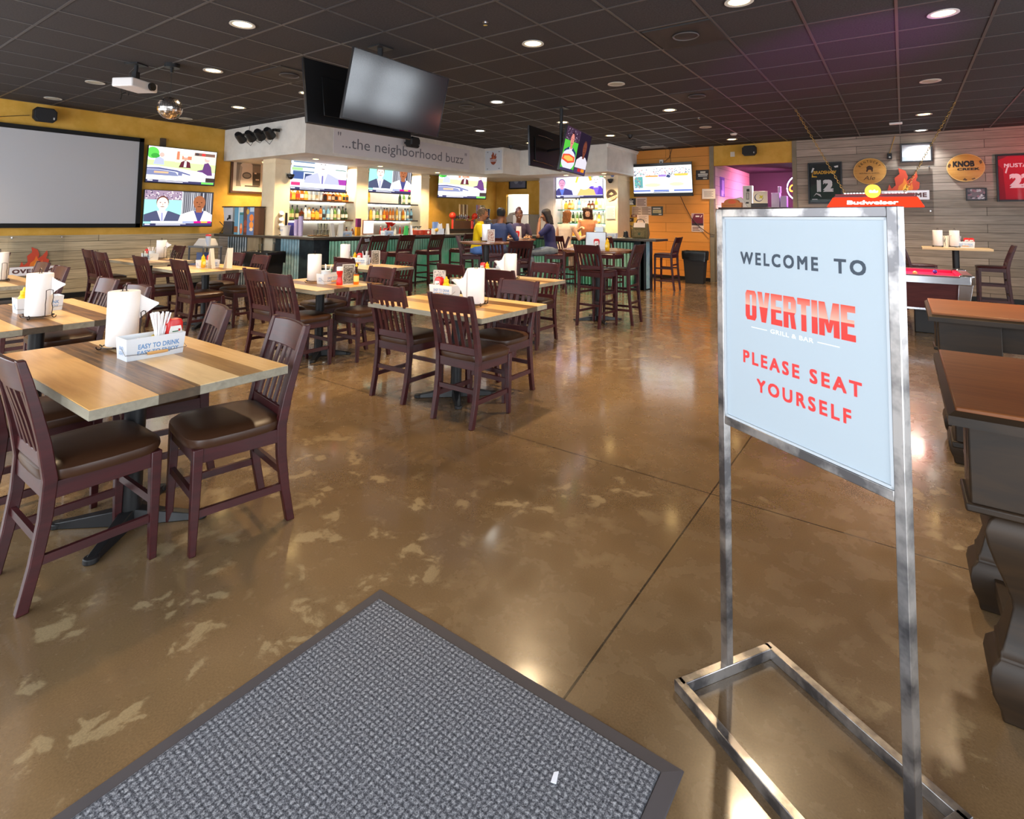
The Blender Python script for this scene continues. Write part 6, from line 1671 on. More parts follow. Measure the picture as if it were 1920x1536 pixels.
# ------------------------------------------------------------------ wall decoration
def frame_box(t, w_, h_, fw_, d_, m, name='frame'):
    mb = MB(m)
    mb.box(-w_ / 2, -w_ / 2 + fw_, -d_, 0, -h_ / 2, h_ / 2).box(w_ / 2 - fw_, w_ / 2, -d_, 0, -h_ / 2, h_ / 2)
    mb.box(-w_ / 2 + fw_, w_ / 2 - fw_, -d_, 0, h_ / 2 - fw_, h_ / 2).box(-w_ / 2 + fw_, w_ / 2 - fw_, -d_, 0, -h_ / 2, -h_ / 2 + fw_)
    return mb.build(name, t, bevel=.003)
def layers(t, name, L_, y=-.012, gloss=.5, w_=1, h_=1, sub=None):
    mb = MB()
    for k, (c_, pts) in enumerate(L_):
        mb.poly([(x * w_, y - k * .0004, z * h_) for x, z in pts], paint(c_, gloss))
    return mb.build(name, t, smooth=0)
black_frame = mat('black_frame', (22, 20, 22), .35)
flame_out = [(-.30, .0), (-.26, .14), (-.22, .05), (-.15, .12), (-.17, .26), (-.08, .34), (-.10, .46), (.02, .40), (.06, .28), (.04, .20), (.12, .26), (.20, .38), (.22, .28), (.19, .20), (.25, .16), (.24, .05), (.18, 0)]
flame_mid = [(-.12, 0), (-.10, .10), (-.03, .16), (.0, .26), (.05, .14), (.10, .10), (.12, .17), (.14, .06), (.12, 0)]
flame_in = [(-.04, 0), (-.02, .08), (.02, .14), (.06, .06), (.06, 0)]

def jersey(loc, label, w_, h_, base, shade, name, num, namecol, numcol, extra):
    t = thing('framed_jersey', label, 'framed jersey', loc, 0, 'framed jerseys')
    frame_box(t, w_, h_, .028, .045, black_frame)
    sw_, sh_ = w_ - .05, h_ - .05
    MB(paint(shade, .5)).box(-sw_ / 2, sw_ / 2, -.012, -.004, -sh_ / 2, sh_ / 2).build('backing', t, smooth=0)
    layers(t, 'jersey', [(base, [(-.5, -.5), (.5, -.5), (.5, .42), (.30, .5), (-.30, .5), (-.5, .42)])] + extra, -.0135, .7, sw_ * .96, sh_ * .96)
    q = MB(paint(namecol, .6)); put_text(q, name, 0, .145 * h_ / .9 + .09, sw_ * .72, .075, -.018, paint(namecol, .6), .03); q.build('name_lettering', t, smooth=0)
    q = MB(paint(numcol, .6)); put_text(q, num, 0, -.06, sw_ * .52, .27, -.018, paint(numcol, .6), .07); q.build('number', t, smooth=0)
    MB(clear('frame_glass', (255, 255, 255), .02, .12)).box(-sw_ / 2, sw_ / 2, -.036, -.033, -sh_ / 2, sh_ / 2).build('glass', t, smooth=0)
    return t
jersey((-1.383, BY - .001, 2.36), 'framed dark green jersey with number 12 on the grey board wall', .66, .92, (30, 36, 36), (16, 18, 20), 'BRADSHAW', '12', (224, 170, 50), (226, 226, 226),
       [((40, 58, 50), [(-.5, -.5), (.5, -.5), (.5, .0), (-.2, .02), (-.5, -.1)]), ((226, 226, 222), [(-.46, .30), (-.40, .42), (-.34, .40), (-.42, .28)]), ((226, 226, 222), [(.30, .44), (.44, .46), (.44, .41), (.34, .40)]), ((220, 220, 220), [(-.44, -.44), (-.26, -.44), (-.26, -.42), (-.44, -.42)]), ((200, 204, 204), [(-.40, -.36), (-.30, -.26), (-.16, -.30), (-.12, -.38), (-.17, -.35), (-.29, -.29)]), ((224, 170, 50), [(-.44, .16), (-.42, .30), (-.40, .20), (-.26, .18), (-.26, .16)])])
jersey((1.835, BY - .001, 2.37), 'framed red jersey with number 22 at the right edge of the picture', .72, .90, (188, 26, 50), (120, 20, 40), 'MUSTANG', '22', (240, 226, 230), (240, 230, 232),
       [((150, 16, 40), [(-.5, -.5), (-.36, -.5), (-.40, .2), (-.5, .3)]), ((240, 232, 236), [(-.36, .12), (-.30, .30), (-.27, .30), (-.33, .10)])])
# oval barrel-head signs
barrel_wood = wood('barrel_head', (196, 136, 58), (216, 160, 82), .5, (4, 30, 30))
def barrel(loc, rw, rh, label, rim):
    t = thing('barrel_head_sign', label, 'barrel head', loc, 0, 'round wooden barrel-head signs')
    q = MB(barrel_wood); n = 40
    el = lambda k, y: [(rw * k * math.cos(2 * PI * i / n), y, rh * k * math.sin(2 * PI * i / n)) for i in range(n)]
    q.loft([el(.985, 0), el(1, -.01), el(1, -.045), el(.96, -.05)], cap=True); q.build('board', t)
    MB(rim).loft([el(1.0, -.046), el(.985, -.054), el(.955, -.052), el(.955, -.048)], cap=False).build('rim', t)
    return t
t = barrel((-.548, BY, 2.586), .295, .28, 'round wooden barrel head with a horse emblem reading Kentucky Ale', paint((220, 176, 104), .5))
dk = paint((70, 46, 26), .6)
q = MB(dk)
for i, ch in enumerate('KENTUCKY'):
    a = R(148) - R(116) * i / 7
    M_ = T(.205 * math.cos(a), 0, .01 + .20 * math.sin(a)) @ RY_(-(a - PI / 2))
    put_text(q, ch, 0, 0, .036, .05, -.0525, dk, .015, M=M_)
put_text(q, 'BOURBON BARREL', 0, -.045, .36, .028, -.0525, dk, .0)
put_text(q, 'Ale', .0, -.145, .20, .085, -.0525, dk, .0, shear=.35)
q.build('lettering', t, smooth=0)
q = MB(dk); q.poly([(x * .9, -.0527, z + .02) for x, z in [(-.07, -.03), (-.055, .03), (-.065, .06), (-.03, .09), (.0, .10), (.04, .085), (.07, .05), (.065, .0), (.06, -.035), (.04, -.03), (.035, .0), (.0, .01), (-.03, .0), (-.04, -.03)]]); q.build('horse_emblem', t, smooth=0)
t = barrel((1.028, BY, 2.589), .292, .275, 'round wooden barrel head reading Knob Creek', paint((216, 180, 120), .5))
q = MB(paint((36, 30, 28), .6))
put_text(q, 'KNOB', -.03, .075, .33, .12, -.0525, None, .06); put_text(q, 'CREEK', .04, -.03, .34, .048, -.0525, None, .05)
q.build('lettering', t, smooth=0)
layers(t, 'scorch_marks', [((90, 62, 34), [(-.28, .04), (-.24, .10), (-.22, .06), (-.25, .0)]), ((90, 62, 34), [(-.05, -.24), (-.02, -.20), (.02, -.24), (.0, -.26)]), ((110, 76, 40), [(.08, -.22), (.13, -.20), (.15, -.23), (.10, -.25)]), ((100, 70, 38), [(.20, .12), (.24, .14), (.25, .08), (.22, .06)])], -.0515)
# helmet picture, small photograph
t = thing('framed_picture', 'framed grey picture of a football helmet, high on the grey board wall', 'picture', (.257, BY - .02, 2.937), 0, None, R(5))
frame_box(t, .53, .39, .03, .04, black_frame)
layers(t, 'print', [((206, 212, 218), rc(-.47, .47, -.46, .46)), ((160, 170, 178), rc(-.47, -.1, -.46, -.2)), ((236, 238, 240), ell(-.08, .02, .28, .30)), ((120, 126, 134), ell(-.14, .06, .11, .10)), ((236, 238, 240), ell(-.14, .06, .09, .07)), ((140, 150, 156), [(.10, -.02), (.34, -.10), (.34, -.14), (.1, -.08)]), ((140, 150, 156), [(.12, -.14), (.30, -.24), (.28, -.28), (.1, -.2)]), ((140, 150, 156), [(.30, -.10), (.34, -.10), (.30, -.27), (.27, -.26)])], -.012, .4, .53, .39)
t = thing('framed_picture', 'small black-framed photo low on the grey board wall', 'picture', (1.174, BY - .012, 2.066), 0, None, R(3))
frame_box(t, .315, .245, .022, .03, black_frame)
rr_ = random.Random(3)
layers(t, 'print', [((120, 104, 110), rc(-.46, .46, -.46, .46))] + [((rr_.choice([(200, 190, 196), (70, 56, 66), (170, 120, 130), (220, 214, 214)])), ell(rr_.uniform(-.38, .38), rr_.uniform(-.36, .36), rr_.uniform(.04, .10), rr_.uniform(.04, .12), 8)) for _ in range(26)], -.01, .4, .315, .245)
# clear acrylic flame signs
ac = clear('acrylic', (252, 252, 252), .03, .08)
def acrylic(loc, rz, w_, h_, label, s_, tz, txt_w, txt_h):
    t = thing('flame_sign', label, 'acrylic sign', loc, rz, 'clear flame signs')
    MB(ac).box(-w_ / 2, w_ / 2, -.006, 0, -h_ / 2, h_ / 2).build('acrylic_panel', t, bevel=.002)
    mb = MB()
    for k, (c_, P_) in enumerate((((196, 70, 44), flame_out), ((222, 120, 40), flame_mid), ((244, 178, 60), flame_in))):
        mb.poly([(x * s_, -.0068 - k * .0004, z * s_ * 1.05 + tz) for x, z in P_], paint(c_, .45))
    mb.poly([(x * s_, -.0068, -z * s_ * .45 + tz - txt_h * 1.1) for x, z in [(-.2, 0), (.2, 0), (.1, .22), (.0, .34), (-.1, .22)]][::-1], paint((226, 140, 50), .45))
    mb.build('flame', t, smooth=0)
    q = MB(paint((236, 232, 236), .5)); q.box(-txt_w / 2, txt_w / 2, -.0095, -.0065, tz - txt_h * 1.15, tz + .01)
    q.box(-txt_w / 2 - .006, txt_w / 2 + .006, -.0085, -.0062, tz - txt_h * 1.15 - .006, tz + .016, paint((150, 120, 116), .5))
    q.build('name_band', t, smooth=0)
    q = MB(paint((96, 60, 60), .5)); put_text(q, 'OVERTIME', 0, tz - txt_h * .53, txt_w * .9, txt_h * .62, -.0105, paint((96, 60, 60), .5), .05, 1.1)
    q.build('lettering', t, smooth=0)
    q = MB(chrome)
    for x in (-w_ / 2 + .04, w_ / 2 - .04):
        for z in (-h_ / 2 + .04, h_ / 2 - .04): q.lathe([(.012, 0), (.012, .012)], (0, 0, 0), 10) if 0 else q.box(x - .01, x + .01, -.014, .02, z - .01, z + .01)
    q.build('standoffs', t)
    return t
acrylic((.05, BY - .025, 2.19), 0, .90, .98, 'clear acrylic flame sign partly behind the pool lamp', 1.0, -.04, .80, .155)
acrylic((LX + .025, 2.87, .72), PX, .74, .78, 'clear acrylic flame sign low on the left board wall', .70, -.15, .66, .115)
# security camera with yellow cord
t = thing('wall_camera', 'small black camera box on a yellow cord above the flame sign', 'security camera', (-.19, BY, 2.885))
MB(black_plastic).box(-.04, .04, -.07, 0, -.06, .06).build('housing', t, bevel=.006)
MB(paint((206, 206, 200), .3)).lathe([(.018, 0), (.014, .01), (.0005, .012)], (0, 0, 0), 12).build('lens', t, loc=(0, -.07, -.02), rot=(PI / 2, 0, 0))
MB(paint((210, 160, 60), .5)).tube([(.0, -.02, .06), (.04, -.015, .2), (.10, -.012, .42)], .006, 6).build('cord', t)
# speaker on the left: cord
tag(MB(paint((90, 70, 40))).tube([(LX + .02, 1.6, 3.02), (LX + .02, 2.2, 3.02), (LX + .03, 2.55, 3.10), (LX + .06, 2.66, 3.12)], .006, 5).build('speaker_cord'), 'thin cord running along the yellow wall to the left speaker', 'cord')
t = thing('junction_box', 'small dark box on the yellow wall above the upper television', 'box', (LX, 4.72, 2.92), PX)
MB(paint((70, 56, 44))).box(-.05, .05, -.05, 0, -.08, .08).build('body', t, bevel=.004)
t = thing('picture_box', 'tiny white plate on the yellow wall beside the passage speaker', 'plate', (-3.33, BY, 3.12), 0)
MB(paint((214, 206, 190))).box(-.05, .05, -.02, 0, -.06, .06).build('cover', t, bevel=.003)
# framed football photograph left of the bar
t = thing('framed_picture', 'framed sepia photo of a football player under the left fascia', 'picture', (LX, 6.50, 2.46), PX)
frame_box(t, .82, .96, .05, .04, mat('brown_frame', (66, 40, 32), .4))
sep_ = lambda v_: (int(v_ * 1.0), int(v_ * .9), int(v_ * .82))
layers(t, 'mat_board', [((214, 200, 186), rc(-.45, .45, -.46, .46))], -.012, .6, .82, .96)
layers(t, 'photo', [(sep_(132), rc(-.34, .34, -.34, .40)), (sep_(110), rc(-.34, .34, .16, .40)), (sep_(70), rc(.10, .34, -.30, .0)), (sep_(214), [(-.20, -.34), (.12, -.34), (.10, .18), (.02, .24), (-.14, .24), (-.24, .16), (-.26, -.1)]), (sep_(170), [(-.24, .16), (-.28, -.2), (-.22, -.22), (-.18, .1)]), (sep_(226), ell(-.06, .30, .07, .07)), (sep_(180), ell(-.06, .27, .05, .05)), (sep_(90), ell(-.05, -.08, .13, .08)), (sep_(150), ell(-.05, -.08, .10, .05)), (sep_(60), rc(-.10, .30, -.34, -.31)), (sep_(230), rc(.16, .22, -.03, .0)), (sep_(220), rc(.20, .30, -.18, -.15))], -.013, .5, .82, .96)
MB(clear('frame_glass', (255, 255, 255), .02, .12)).box(-.37, .37, -.03, -.027, -.44, .44).build('glass', t, smooth=0)
# dome cameras on the piers
def pier_cam(loc, rz, label):
    t = thing('pier_camera', label, 'security camera', loc, rz, 'dome security cameras')
    MB(paint((200, 190, 170), .4)).box(-.05, .05, -.02, 0, -.02, .08).tube([(0, -.01, .06), (0, -.07, .07), (0, -.10, .05)], .018, 8).build('arm', t)
    MB(black_plastic).lathe([(.075, .05), (.075, .02), (.065, .0)], (0, -.11, 0), 18).build('housing', t)
    MB(mat('dark_dome', (10, 10, 14), .08)).ball((0, -.11, 0), .06, None, 16, 8).build('dome', t)
pier_cam((-10.40, 6.49, 2.30), PX, 'dome camera on the left pier beside the screen with the suited man')
pier_cam((-6.16, 13.10, 2.50), 0, 'small dome camera on the right pier under the fascia')
t = thing('badge_sign', 'round silver badge on the right pier above its small dome camera', 'sign', (-6.15, 13.10, 2.66), 0)
MB(paint((120, 130, 170), .4)).lathe([(.05, 0), (.05, .008)], (0, 0, 0), 20).build('disc', t, rot=(PI / 2, 0, 0))
t = thing('round_wall_sign', 'round dark wooden sign with slanted script on the right pier', 'sign', (-6.17, 13.10, 2.14), 0)
q = MB(paint((96, 78, 58), .6)); n = 28
q.loft([[(.15 * math.cos(2 * PI * i / n), y, .15 * math.sin(2 * PI * i / n)) for i in range(n)] for y in (0, -.018)]); q.build('disc', t)
layers(t, 'art', [((60, 46, 38), ell(0, .0, .13, .13)), ((206, 186, 150), [(-.11, -.09), (.15, .01), (.17, -.05), (-.07, -.17)]), ((190, 170, 134), [(-.08, .02), (0, .08), (.06, .03), (.0, .0)])], -.0185, .6)
q = MB(paint((60, 46, 38), .6)); put_text(q, 'Grill', .03, -.08, .17, .06, -.0205, None, .01, M=RY_(R(-22))); q.build('lettering', t, smooth=0)
t = thing('framed_picture', 'small dark framed picture on the yellow wall above the kitchen door', 'picture', (-9.70, BY - .005, 2.674), 0)
frame_box(t, .66, .51, .035, .03, black_frame)
layers(t, 'print', [((104, 108, 128), rc(-.46, .46, -.45, .45)), ((140, 144, 160), rc(-.3, .3, .2, .34)), ((150, 154, 170), ell(-.1, -.02, .12, .16)), ((86, 90, 110), ell(.15, -.1, .12, .14)), ((160, 164, 178), ell(.2, .02, .07, .09))], -.01, .4, .66, .51)
# posters and notes on the orange boards
def paper_sign(x0, x1, z0, z1, base, label, L_=(), y=BY - .002, rot=0, cat='poster', txt=None):
    w_, h_ = x1 - x0, z1 - z0
    t = thing('wall_notice', label, cat, ((x0 + x1) / 2, y, (z0 + z1) / 2), 0, 'notices on the orange board wall')
    t.rotation_euler.y = rot
    MB(paint(base, .55)).box(-w_ / 2, w_ / 2, -.005, 0, -h_ / 2, h_ / 2).build('sheet', t, smooth=0)
    mb = MB()
    for k, (c_, P_) in enumerate(L_): mb.poly([((x - .5) * w_, -.0056 - k * .0003, (z - .5) * h_) for x, z in P_], paint(c_, .55))
    if L_: mb.build('print', t, smooth=0)
    if txt:
        q = MB(paint(txt[0][5], .55))
        for s_, cx, cz, tw, th, c_ in txt: put_text(q, s_, (cx - .5) * w_, (cz - .5) * h_, tw * w_, th * h_, -.0075, paint(c_, .55), .02)
        q.build('lettering', t, smooth=0)
    return t
lines = lambda c_, n, x0=.1, x1=.9, z0=.1, z1=.9: [(c_, rc(x0, x1 - .12 * (i % 2), z0 + (z1 - z0) * i / n, z0 + (z1 - z0) * (i + .5) / n)) for i in range(n)]
paper_sign(-4.22, -3.90, 2.52, 2.77, (58, 48, 44), 'black framed notice right of the orange wall television', [((216, 206, 190), rc(.34, .74, .68, .86)), ((220, 212, 200), rc(.16, .92, .50, .62)), ((220, 212, 200), rc(.18, .88, .34, .44)), ((200, 190, 176), rc(.55, .86, .08, .22))])
paper_sign(-4.06, -3.74, 2.04, 2.29, (222, 208, 196), 'white notice taped across the grey corner post', lines((160, 146, 140), 5, .15, .85, .2, .8), y=BY - .034)
paper_sign(-6.10, -5.83, 1.86, 2.08, (52, 50, 52), 'black and yellow notice at the top left of the cluster', [((220, 180, 50), rc(0, 1, 0, .16)), ((232, 226, 214), rc(.30, .74, .62, .74)), ((232, 226, 214), [(.24, .22), (.78, .22), (.66, .55), (.36, .55)]), ((232, 226, 214), ell(.5, .88, .04, .06))])
paper_sign(-5.82, -5.52, 1.86, 2.10, (220, 190, 170), 'pink lined notice at the top of the cluster', lines((130, 96, 80), 5))
paper_sign(-5.94, -5.40, 1.63, 1.86, (206, 178, 154), 'wide densely printed notice in the middle of the cluster', lines((120, 92, 76), 6, .04, .47, .06, .96) + lines((120, 92, 76), 6, .53, .98, .06, .96))
paper_sign(-5.39, -5.08, 1.62, 1.86, (66, 72, 66), 'dark green framed notice at the right of the cluster', [((200, 180, 130), rc(.12, .86, .28, .64)), ((90, 84, 60), rc(.2, .6, .40, .44)), ((216, 206, 190), rc(.14, .80, .72, .84)), ((220, 214, 204), rc(.64, .88, .08, .18))])
paper_sign(-5.79, -5.47, 1.40, 1.63, (224, 200, 182), 'pale note under the wide notice, above the shoulder bag', lines((170, 140, 124), 5, .15, .85, .3, .95))
paper_sign(-6.06, -5.89, 1.45, 1.55, (70, 50, 40), 'tiny dark framed card at the lower left of the cluster', [((200, 180, 160), ell(.5, .5, .12, .2))])
paper_sign(-5.96, -5.80, 1.57, 1.64, (110, 50, 34), 'tiny red card below the wide notice', [((210, 180, 150), rc(.2, .8, .3, .7))])
paper_sign(-6.32, -6.06, 1.52, 1.85, (210, 206, 206), 'grey-white letter hanging at the edge of the right pier', lines((170, 168, 172), 7, .12, .88, .1, .92), y=13.08)
paper_sign(-4.34, -4.04, 1.22, 1.68, (226, 204, 190), 'tall poster with maroon picture behind the dangling cord', [((110, 28, 48), rc(.02, .98, .36, .98)), ((60, 40, 48), rc(.02, .98, .34, .46)), ((190, 150, 150), [(.02, .62), (.02, .98), (.24, .98)]), ((236, 220, 214), rc(.34, .66, .80, .88)), ((236, 220, 214), [(.74, .78), (.80, .78), (.90, .90), (.82, .90)])] + lines((120, 70, 60), 3, .08, .70, .06, .30))
tag(MB(mat('cord_brown', (50, 30, 22), .5)).tube([(-4.62, BY - .06, 2.16), (-4.50, BY - .02, 1.86), (-4.34, BY - .02, 1.56), (-4.12, BY - .02, 1.33), (-3.90, BY - .05, 1.17), (-3.76, BY - .05, 1.15)], .008, 6).build('power_cord'), 'brown power cord hanging from the orange wall television to the post', 'cord')
tag(MB(black_plastic).tube([(-5.02, BY - .05, 3.02), (-4.9, BY - .03, 3.12), (-4.82, BY - .03, CZ)], .006, 6).tube([(-4.88, BY - .03, CZ), (-4.86, BY - .03, 2.98)], .005, 6).build('cable'), 'thin black cables running from the ceiling to the orange wall television', 'cable')
t = thing('sensor_box', 'little white sensor on top of the orange wall television', 'sensor', (-5.10, BY - .02, 3.03))
MB(paint((220, 210, 200))).box(-.05, .05, -.05, .02, -.05, .05).build('body', t, bevel=.005); MB(black_plastic).box(-.02, .02, -.055, -.05, -.03, .0).build('eye', t)
# lettering panel on the fascia
t = thing('fascia_panel', 'pale panel with the words ...the neighborhood buzz on the white fascia', 'lettering panel', (-8.98, 8.60, 2.985), PX)
MB(paint((214, 208, 210), .55)).box(-2.05, 2.05, -.006, 0, -.265, .245).build('panel', t, smooth=0)
gtx = paint((110, 108, 116), .55)
q = MB(gtx); put_text(q, '"', -1.92, .13, .075, .075, -.0075, gtx, .0); put_text(q, '...the neighborhood buzz', -.02, -.06, 3.66, .285, -.0075, gtx, .0); put_text(q, '"', 1.90, .11, .075, .075, -.0075, gtx, .0)
q.build('lettering', t, smooth=0)
t = thing('logo_panel', 'square acrylic panel with a small flame badge at the fascia corner', 'sign', (-8.68, 11.28, 3.01), 0)
MB(paint((206, 208, 214), .3)).box(-.27, .27, -.010, 0, -.26, .26).build('panel', t, smooth=0)
mb = MB(); br_ = paint((150, 70, 44), .5)
mb.poly([(x * .40, -.0115, z * .42 + .03) for x, z in flame_out], br_); mb.poly([(x * .3, -.0120, z * .4 + .03) for x, z in flame_mid], paint((196, 100, 60), .5))
mb.poly([(-.10, -.0115, -.03), (.10, -.0115, -.03), (.06, -.0115, -.09), (0, -.0115, -.12), (-.06, -.0115, -.09)], br_)
mb.build('flame', t, smooth=0)
q = MB(br_); put_text(q, 'OVERTIME', 0, .0, .22, .032, -.0115, br_, .04); q.build('lettering', t, smooth=0)
q = MB(chrome)
for x in (-.19, .19):
    for z in (-.22, .22): q.box(x - .018, x + .018, -.02, -.01, z - .012, z + .012)
q.build('standoffs', t)

# ------------------------------------------------------------------ pool table and lamp
pcx, pcy, pl_, pw_ = -.50, 9.78, 1.22, .72
t = thing('pool_table', 'pool table with bright red cloth and chrome corners behind the welcome sign', 'pool table', (pcx, pcy, 0), 0)
felt = mat('red_felt', (214, 40, 84), .9, spec=.1)
cab = wood('pool_cabinet', (70, 32, 36), (92, 46, 46), .4, (3, 30, 30))
MB(felt).box(-pl_ + .10, pl_ - .10, -pw_ + .10, pw_ - .10, .70, .755).build('bed', t, smooth=0)
q = MB(felt)
for s_ in (-1, 1):
    q.box(-pl_ + .16, pl_ - .16, s_ * (pw_ - .125) - .03, s_ * (pw_ - .125) + .03, .755, .79)
    q.box(s_ * (pl_ - .125) - .03, s_ * (pl_ - .125) + .03, -pw_ + .16, pw_ - .16, .755, .79)
q.build('cushion', t, smooth=0)
rail = mat('rail_dark', (120, 66, 74), .3)
q = MB(chrome)
for s_ in (-1, 1):
    q.box(-pl_ + .12, pl_ - .12, s_ * (pw_ - .045) - .05, s_ * (pw_ - .045) + .05, .765, .80, rail)
    q.box(s_ * (pl_ - .045) - .05, s_ * (pl_ - .045) + .05, -pw_ + .12, pw_ - .12, .765, .80, rail)
    q.box(-pl_ + .12, pl_ - .12, s_ * (pw_ + .005) - .006, s_ * (pw_ + .005) + .006, .70, .785)
    q.box(s_ * (pl_ + .005) - .006, s_ * (pl_ + .005) + .006, -pw_ + .12, pw_ - .12, .70, .785)
q.build('rail', t, smooth=0)
for qx in (-1, 1):
    for sy in (-1, 1):
        q = MB(chrome); a = .15
        q.loft([[(qx * (pl_ + .01), sy * (pw_ - a), z), (qx * (pl_ + .01), sy * (pw_ - .04), z), (qx * (pl_ - .03), sy * (pw_ + .01), z), (qx * (pl_ - a), sy * (pw_ + .01), z), (qx * (pl_ - a), sy * (pw_ - .09), z), (qx * (pl_ - .09), sy * (pw_ - a), z)] for z in (.69, .815)])
        c_ = q.build('corner_cap', t, bevel=.012)
        MB(black_plastic).lathe([(.058, 0), (.058, .004)], (qx * (pl_ - .075), sy * (pw_ - .075), .8135), 18).build('pocket', c_)
        MB(chrome).hexa([(qx * (pl_ - .20), sy * (pw_ - .16), .05), (qx * (pl_ - .10), sy * (pw_ - .16), .05), (qx * (pl_ - .10), sy * (pw_ - .08), .05), (qx * (pl_ - .20), sy * (pw_ - .08), .05), (qx * (pl_ - .16), sy * (pw_ - .12), .70), (qx * (pl_ - .01), sy * (pw_ - .12), .70), (qx * (pl_ - .01), sy * (pw_ - .01), .70), (qx * (pl_ - .16), sy * (pw_ - .01), .70)]).build('corner_post', t, bevel=.006)
q = MB(cab).loft([[(-pl_ + .12, -pw_ + .10, .36), (pl_ - .12, -pw_ + .10, .36), (pl_ - .12, pw_ - .10, .36), (-pl_ + .12, pw_ - .10, .36)], [(-pl_ + .04, -pw_ + .03, .70), (pl_ - .04, -pw_ + .03, .70), (pl_ - .04, pw_ - .03, .70), (-pl_ + .04, pw_ - .03, .70)]])
q.build('cabinet', t, smooth=0)
MB(chrome).box(-pl_ + .16, pl_ - .16, -pw_ + .085, pw_ - .085, .335, .36).build('lower_trim', t)
for qx in (-1, 1): MB(mat('pool_leg', (44, 42, 42), .5)).box(qx * .78 - .18, qx * .78 + .18, -.42, .42, 0, .335).build('leg', t, bevel=.01)
balls = [((-.06, -.30), (240, 238, 230), 'white cue ball on the red cloth by the sign edge'), ((.62, -.20), (240, 200, 120), 'pale yellow ball on the red cloth near the corner'), ((.86, .28), (70, 60, 150), 'purple ball close to the far corner pocket')]
for (x, y), c_, lb in balls:
    tag(MB(mat('ball_%d' % c_[2], c_, .1, spec=.7)).ball((0, 0, 0), .0286, None, 18, 12).build('pool_ball', loc=(pcx + x, pcy + y, .755 + .0286)), lb, 'pool ball', 'pool balls')
# lamp
LXc, LYc = -.345, 9.9
t = thing('pool_lamp', 'long red glowing pool-table lamp with white lettering hung on chains', 'lamp', (LXc, LYc, 1.72))
redg = emis((226, 52, 28), 1.3)
q = MB(redg)
r0 = [(-.605, -.20), (.605, -.20), (.605, .20), (-.605, .20)]; r1 = [(-.53, -.10), (.53, -.10), (.53, .10), (-.53, .10)]
q.loft([[(x, y, 0) for x, y in r0], [(x, y, .145) for x, y in r1]], cap=False); q.build('shade', t, smooth=0)
q = MB(paint((150, 24, 30), .3)); q.box(-.51, .51, -.10, .10, .145, .165).box(-.49, .49, -.085, .085, .165, .178, paint((90, 16, 22), .3)).box(-.50, .50, -.095, .095, .178, .196); q.build('cap_moulding', t)
MB(emis((255, 236, 200), 3)).box(-.5, .5, -.05, .05, .02, .03).build('inner_tube', t)
q = MB(emis((246, 238, 246), 4))
for i in range(7): q.box(-.38 + i * .04, -.355 + i * .04, -.10, -.09, .20, .212); q.box(.14 + i * .04, .165 + i * .04, -.10, -.09, .20, .212)
q.build('lit_openings', t)
wl = emis((255, 244, 240), 2.2)
q = MB(wl); put_text(q, 'Budweiser', 0, 0, .64, .075, 0, wl, .035, M=T(-.02, -.157, .066) @ RX_(-math.atan2(.10, .145)))
q.build('lettering', t, smooth=0)
MB(emis((255, 170, 50), 2.6)).lathe([(.10, 0), (.10, .03), (.08, .035)], (0, 0, 0), 26).build('round_badge', t, loc=(-.01, -.10, .235), rot=(PI / 2, 0, 0))
wl2 = emis((255, 240, 200), 3.4)
q = MB(wl2); q.poly([(x * .5 - .0, -.1362, z * .34 + .205) for x, z in [(-.10, .02), (.10, .02), (.12, .10), (.05, .09), (.03, .16), (-.02, .10), (-.08, .14), (-.12, .10)]]); q.build('badge_emblem', t, smooth=0)
gold = mat('brass_chain', (200, 160, 90), .3, metal=.8)
def chain(a, b_, parent):
    a, b_ = Vector(a), Vector(b_); d = b_ - a; n = int(d.length / .042)
    q = MB(gold); dn = d.normalized(); s1 = dn.cross(Vector((0, 1, 0))).normalized(); s2 = dn.cross(s1)
    for i in range(n):
        c = a + d * ((i + .5) / n); s_ = s1 if i % 2 else s2
        P_ = [c + dn * (.027 * math.sin(2 * PI * k / 10)) + s_ * (.014 * math.cos(2 * PI * k / 10)) for k in range(10)]
        q.tube(P_, .0042, 5, closed=True)
    return q.build('chain', parent)
chain((-.36, 0, .19), (-1.06, .12, CZ - 1.72), t)
chain((.36, 0, .19), (1.05, .70, CZ - 1.72), t)
light('pool_lamp_light', 'AREA', (LXc, LYc, 1.71), 22, (1.0, .70, .6), shape='RECTANGLE', size=1.0, size_y=.3)

# ------------------------------------------------------------------ things in the back passage
t = thing('tall_cabinet', 'dark cabinet in the passage, mostly hidden behind the welcome sign', 'cabinet', (-3.0, 14.6, 0))
MB(paint((54, 44, 46), .5)).box(-.80, .80, -.3, .3, 0, 1.84).build('body', t, bevel=.006); MB(paint((40, 34, 36), .5)).box(-.38, -.01, -.32, -.3, .1, 1.78).box(.01, .38, -.32, -.3, .1, 1.78).build('door', t)
t = thing('cardboard_tray', 'brown arched cardboard display box on the passage cabinet', 'box', (-3.50, 14.45, 1.84))
q = MB(paint((176, 116, 70), .7)); q.prism([(-.24, 0), (.24, 0), (.24, .12), (.20, .13)] + [(.18 * math.cos(a), .12 + .10 * math.sin(a)) for a in [PI * k / 10 for k in range(11)]] + [(-.24, .12)], -.08, .08); q.build('carton', t)
layers(t, 'print', [((200, 90, 60), ell(.02, .14, .10, .05)), ((150, 96, 60), rc(-.2, .1, .04, .06))], -.0805, .6)
t = thing('plastic_jug', 'white plastic sheet draped behind the cardboard display box', 'sheet', (-3.30, 14.55, 1.84))
MB(paint((230, 230, 234), .5)).loft([[(-.2, -.03, .0), (.16, -.03, .0), (.16, .06, 0), (-.2, .06, 0)], [(-.2, -.02, .22), (.0, -.02, .27), (.0, .05, .27), (-.2, .05, .22)]]).build('sheet', t, bevel=.01)
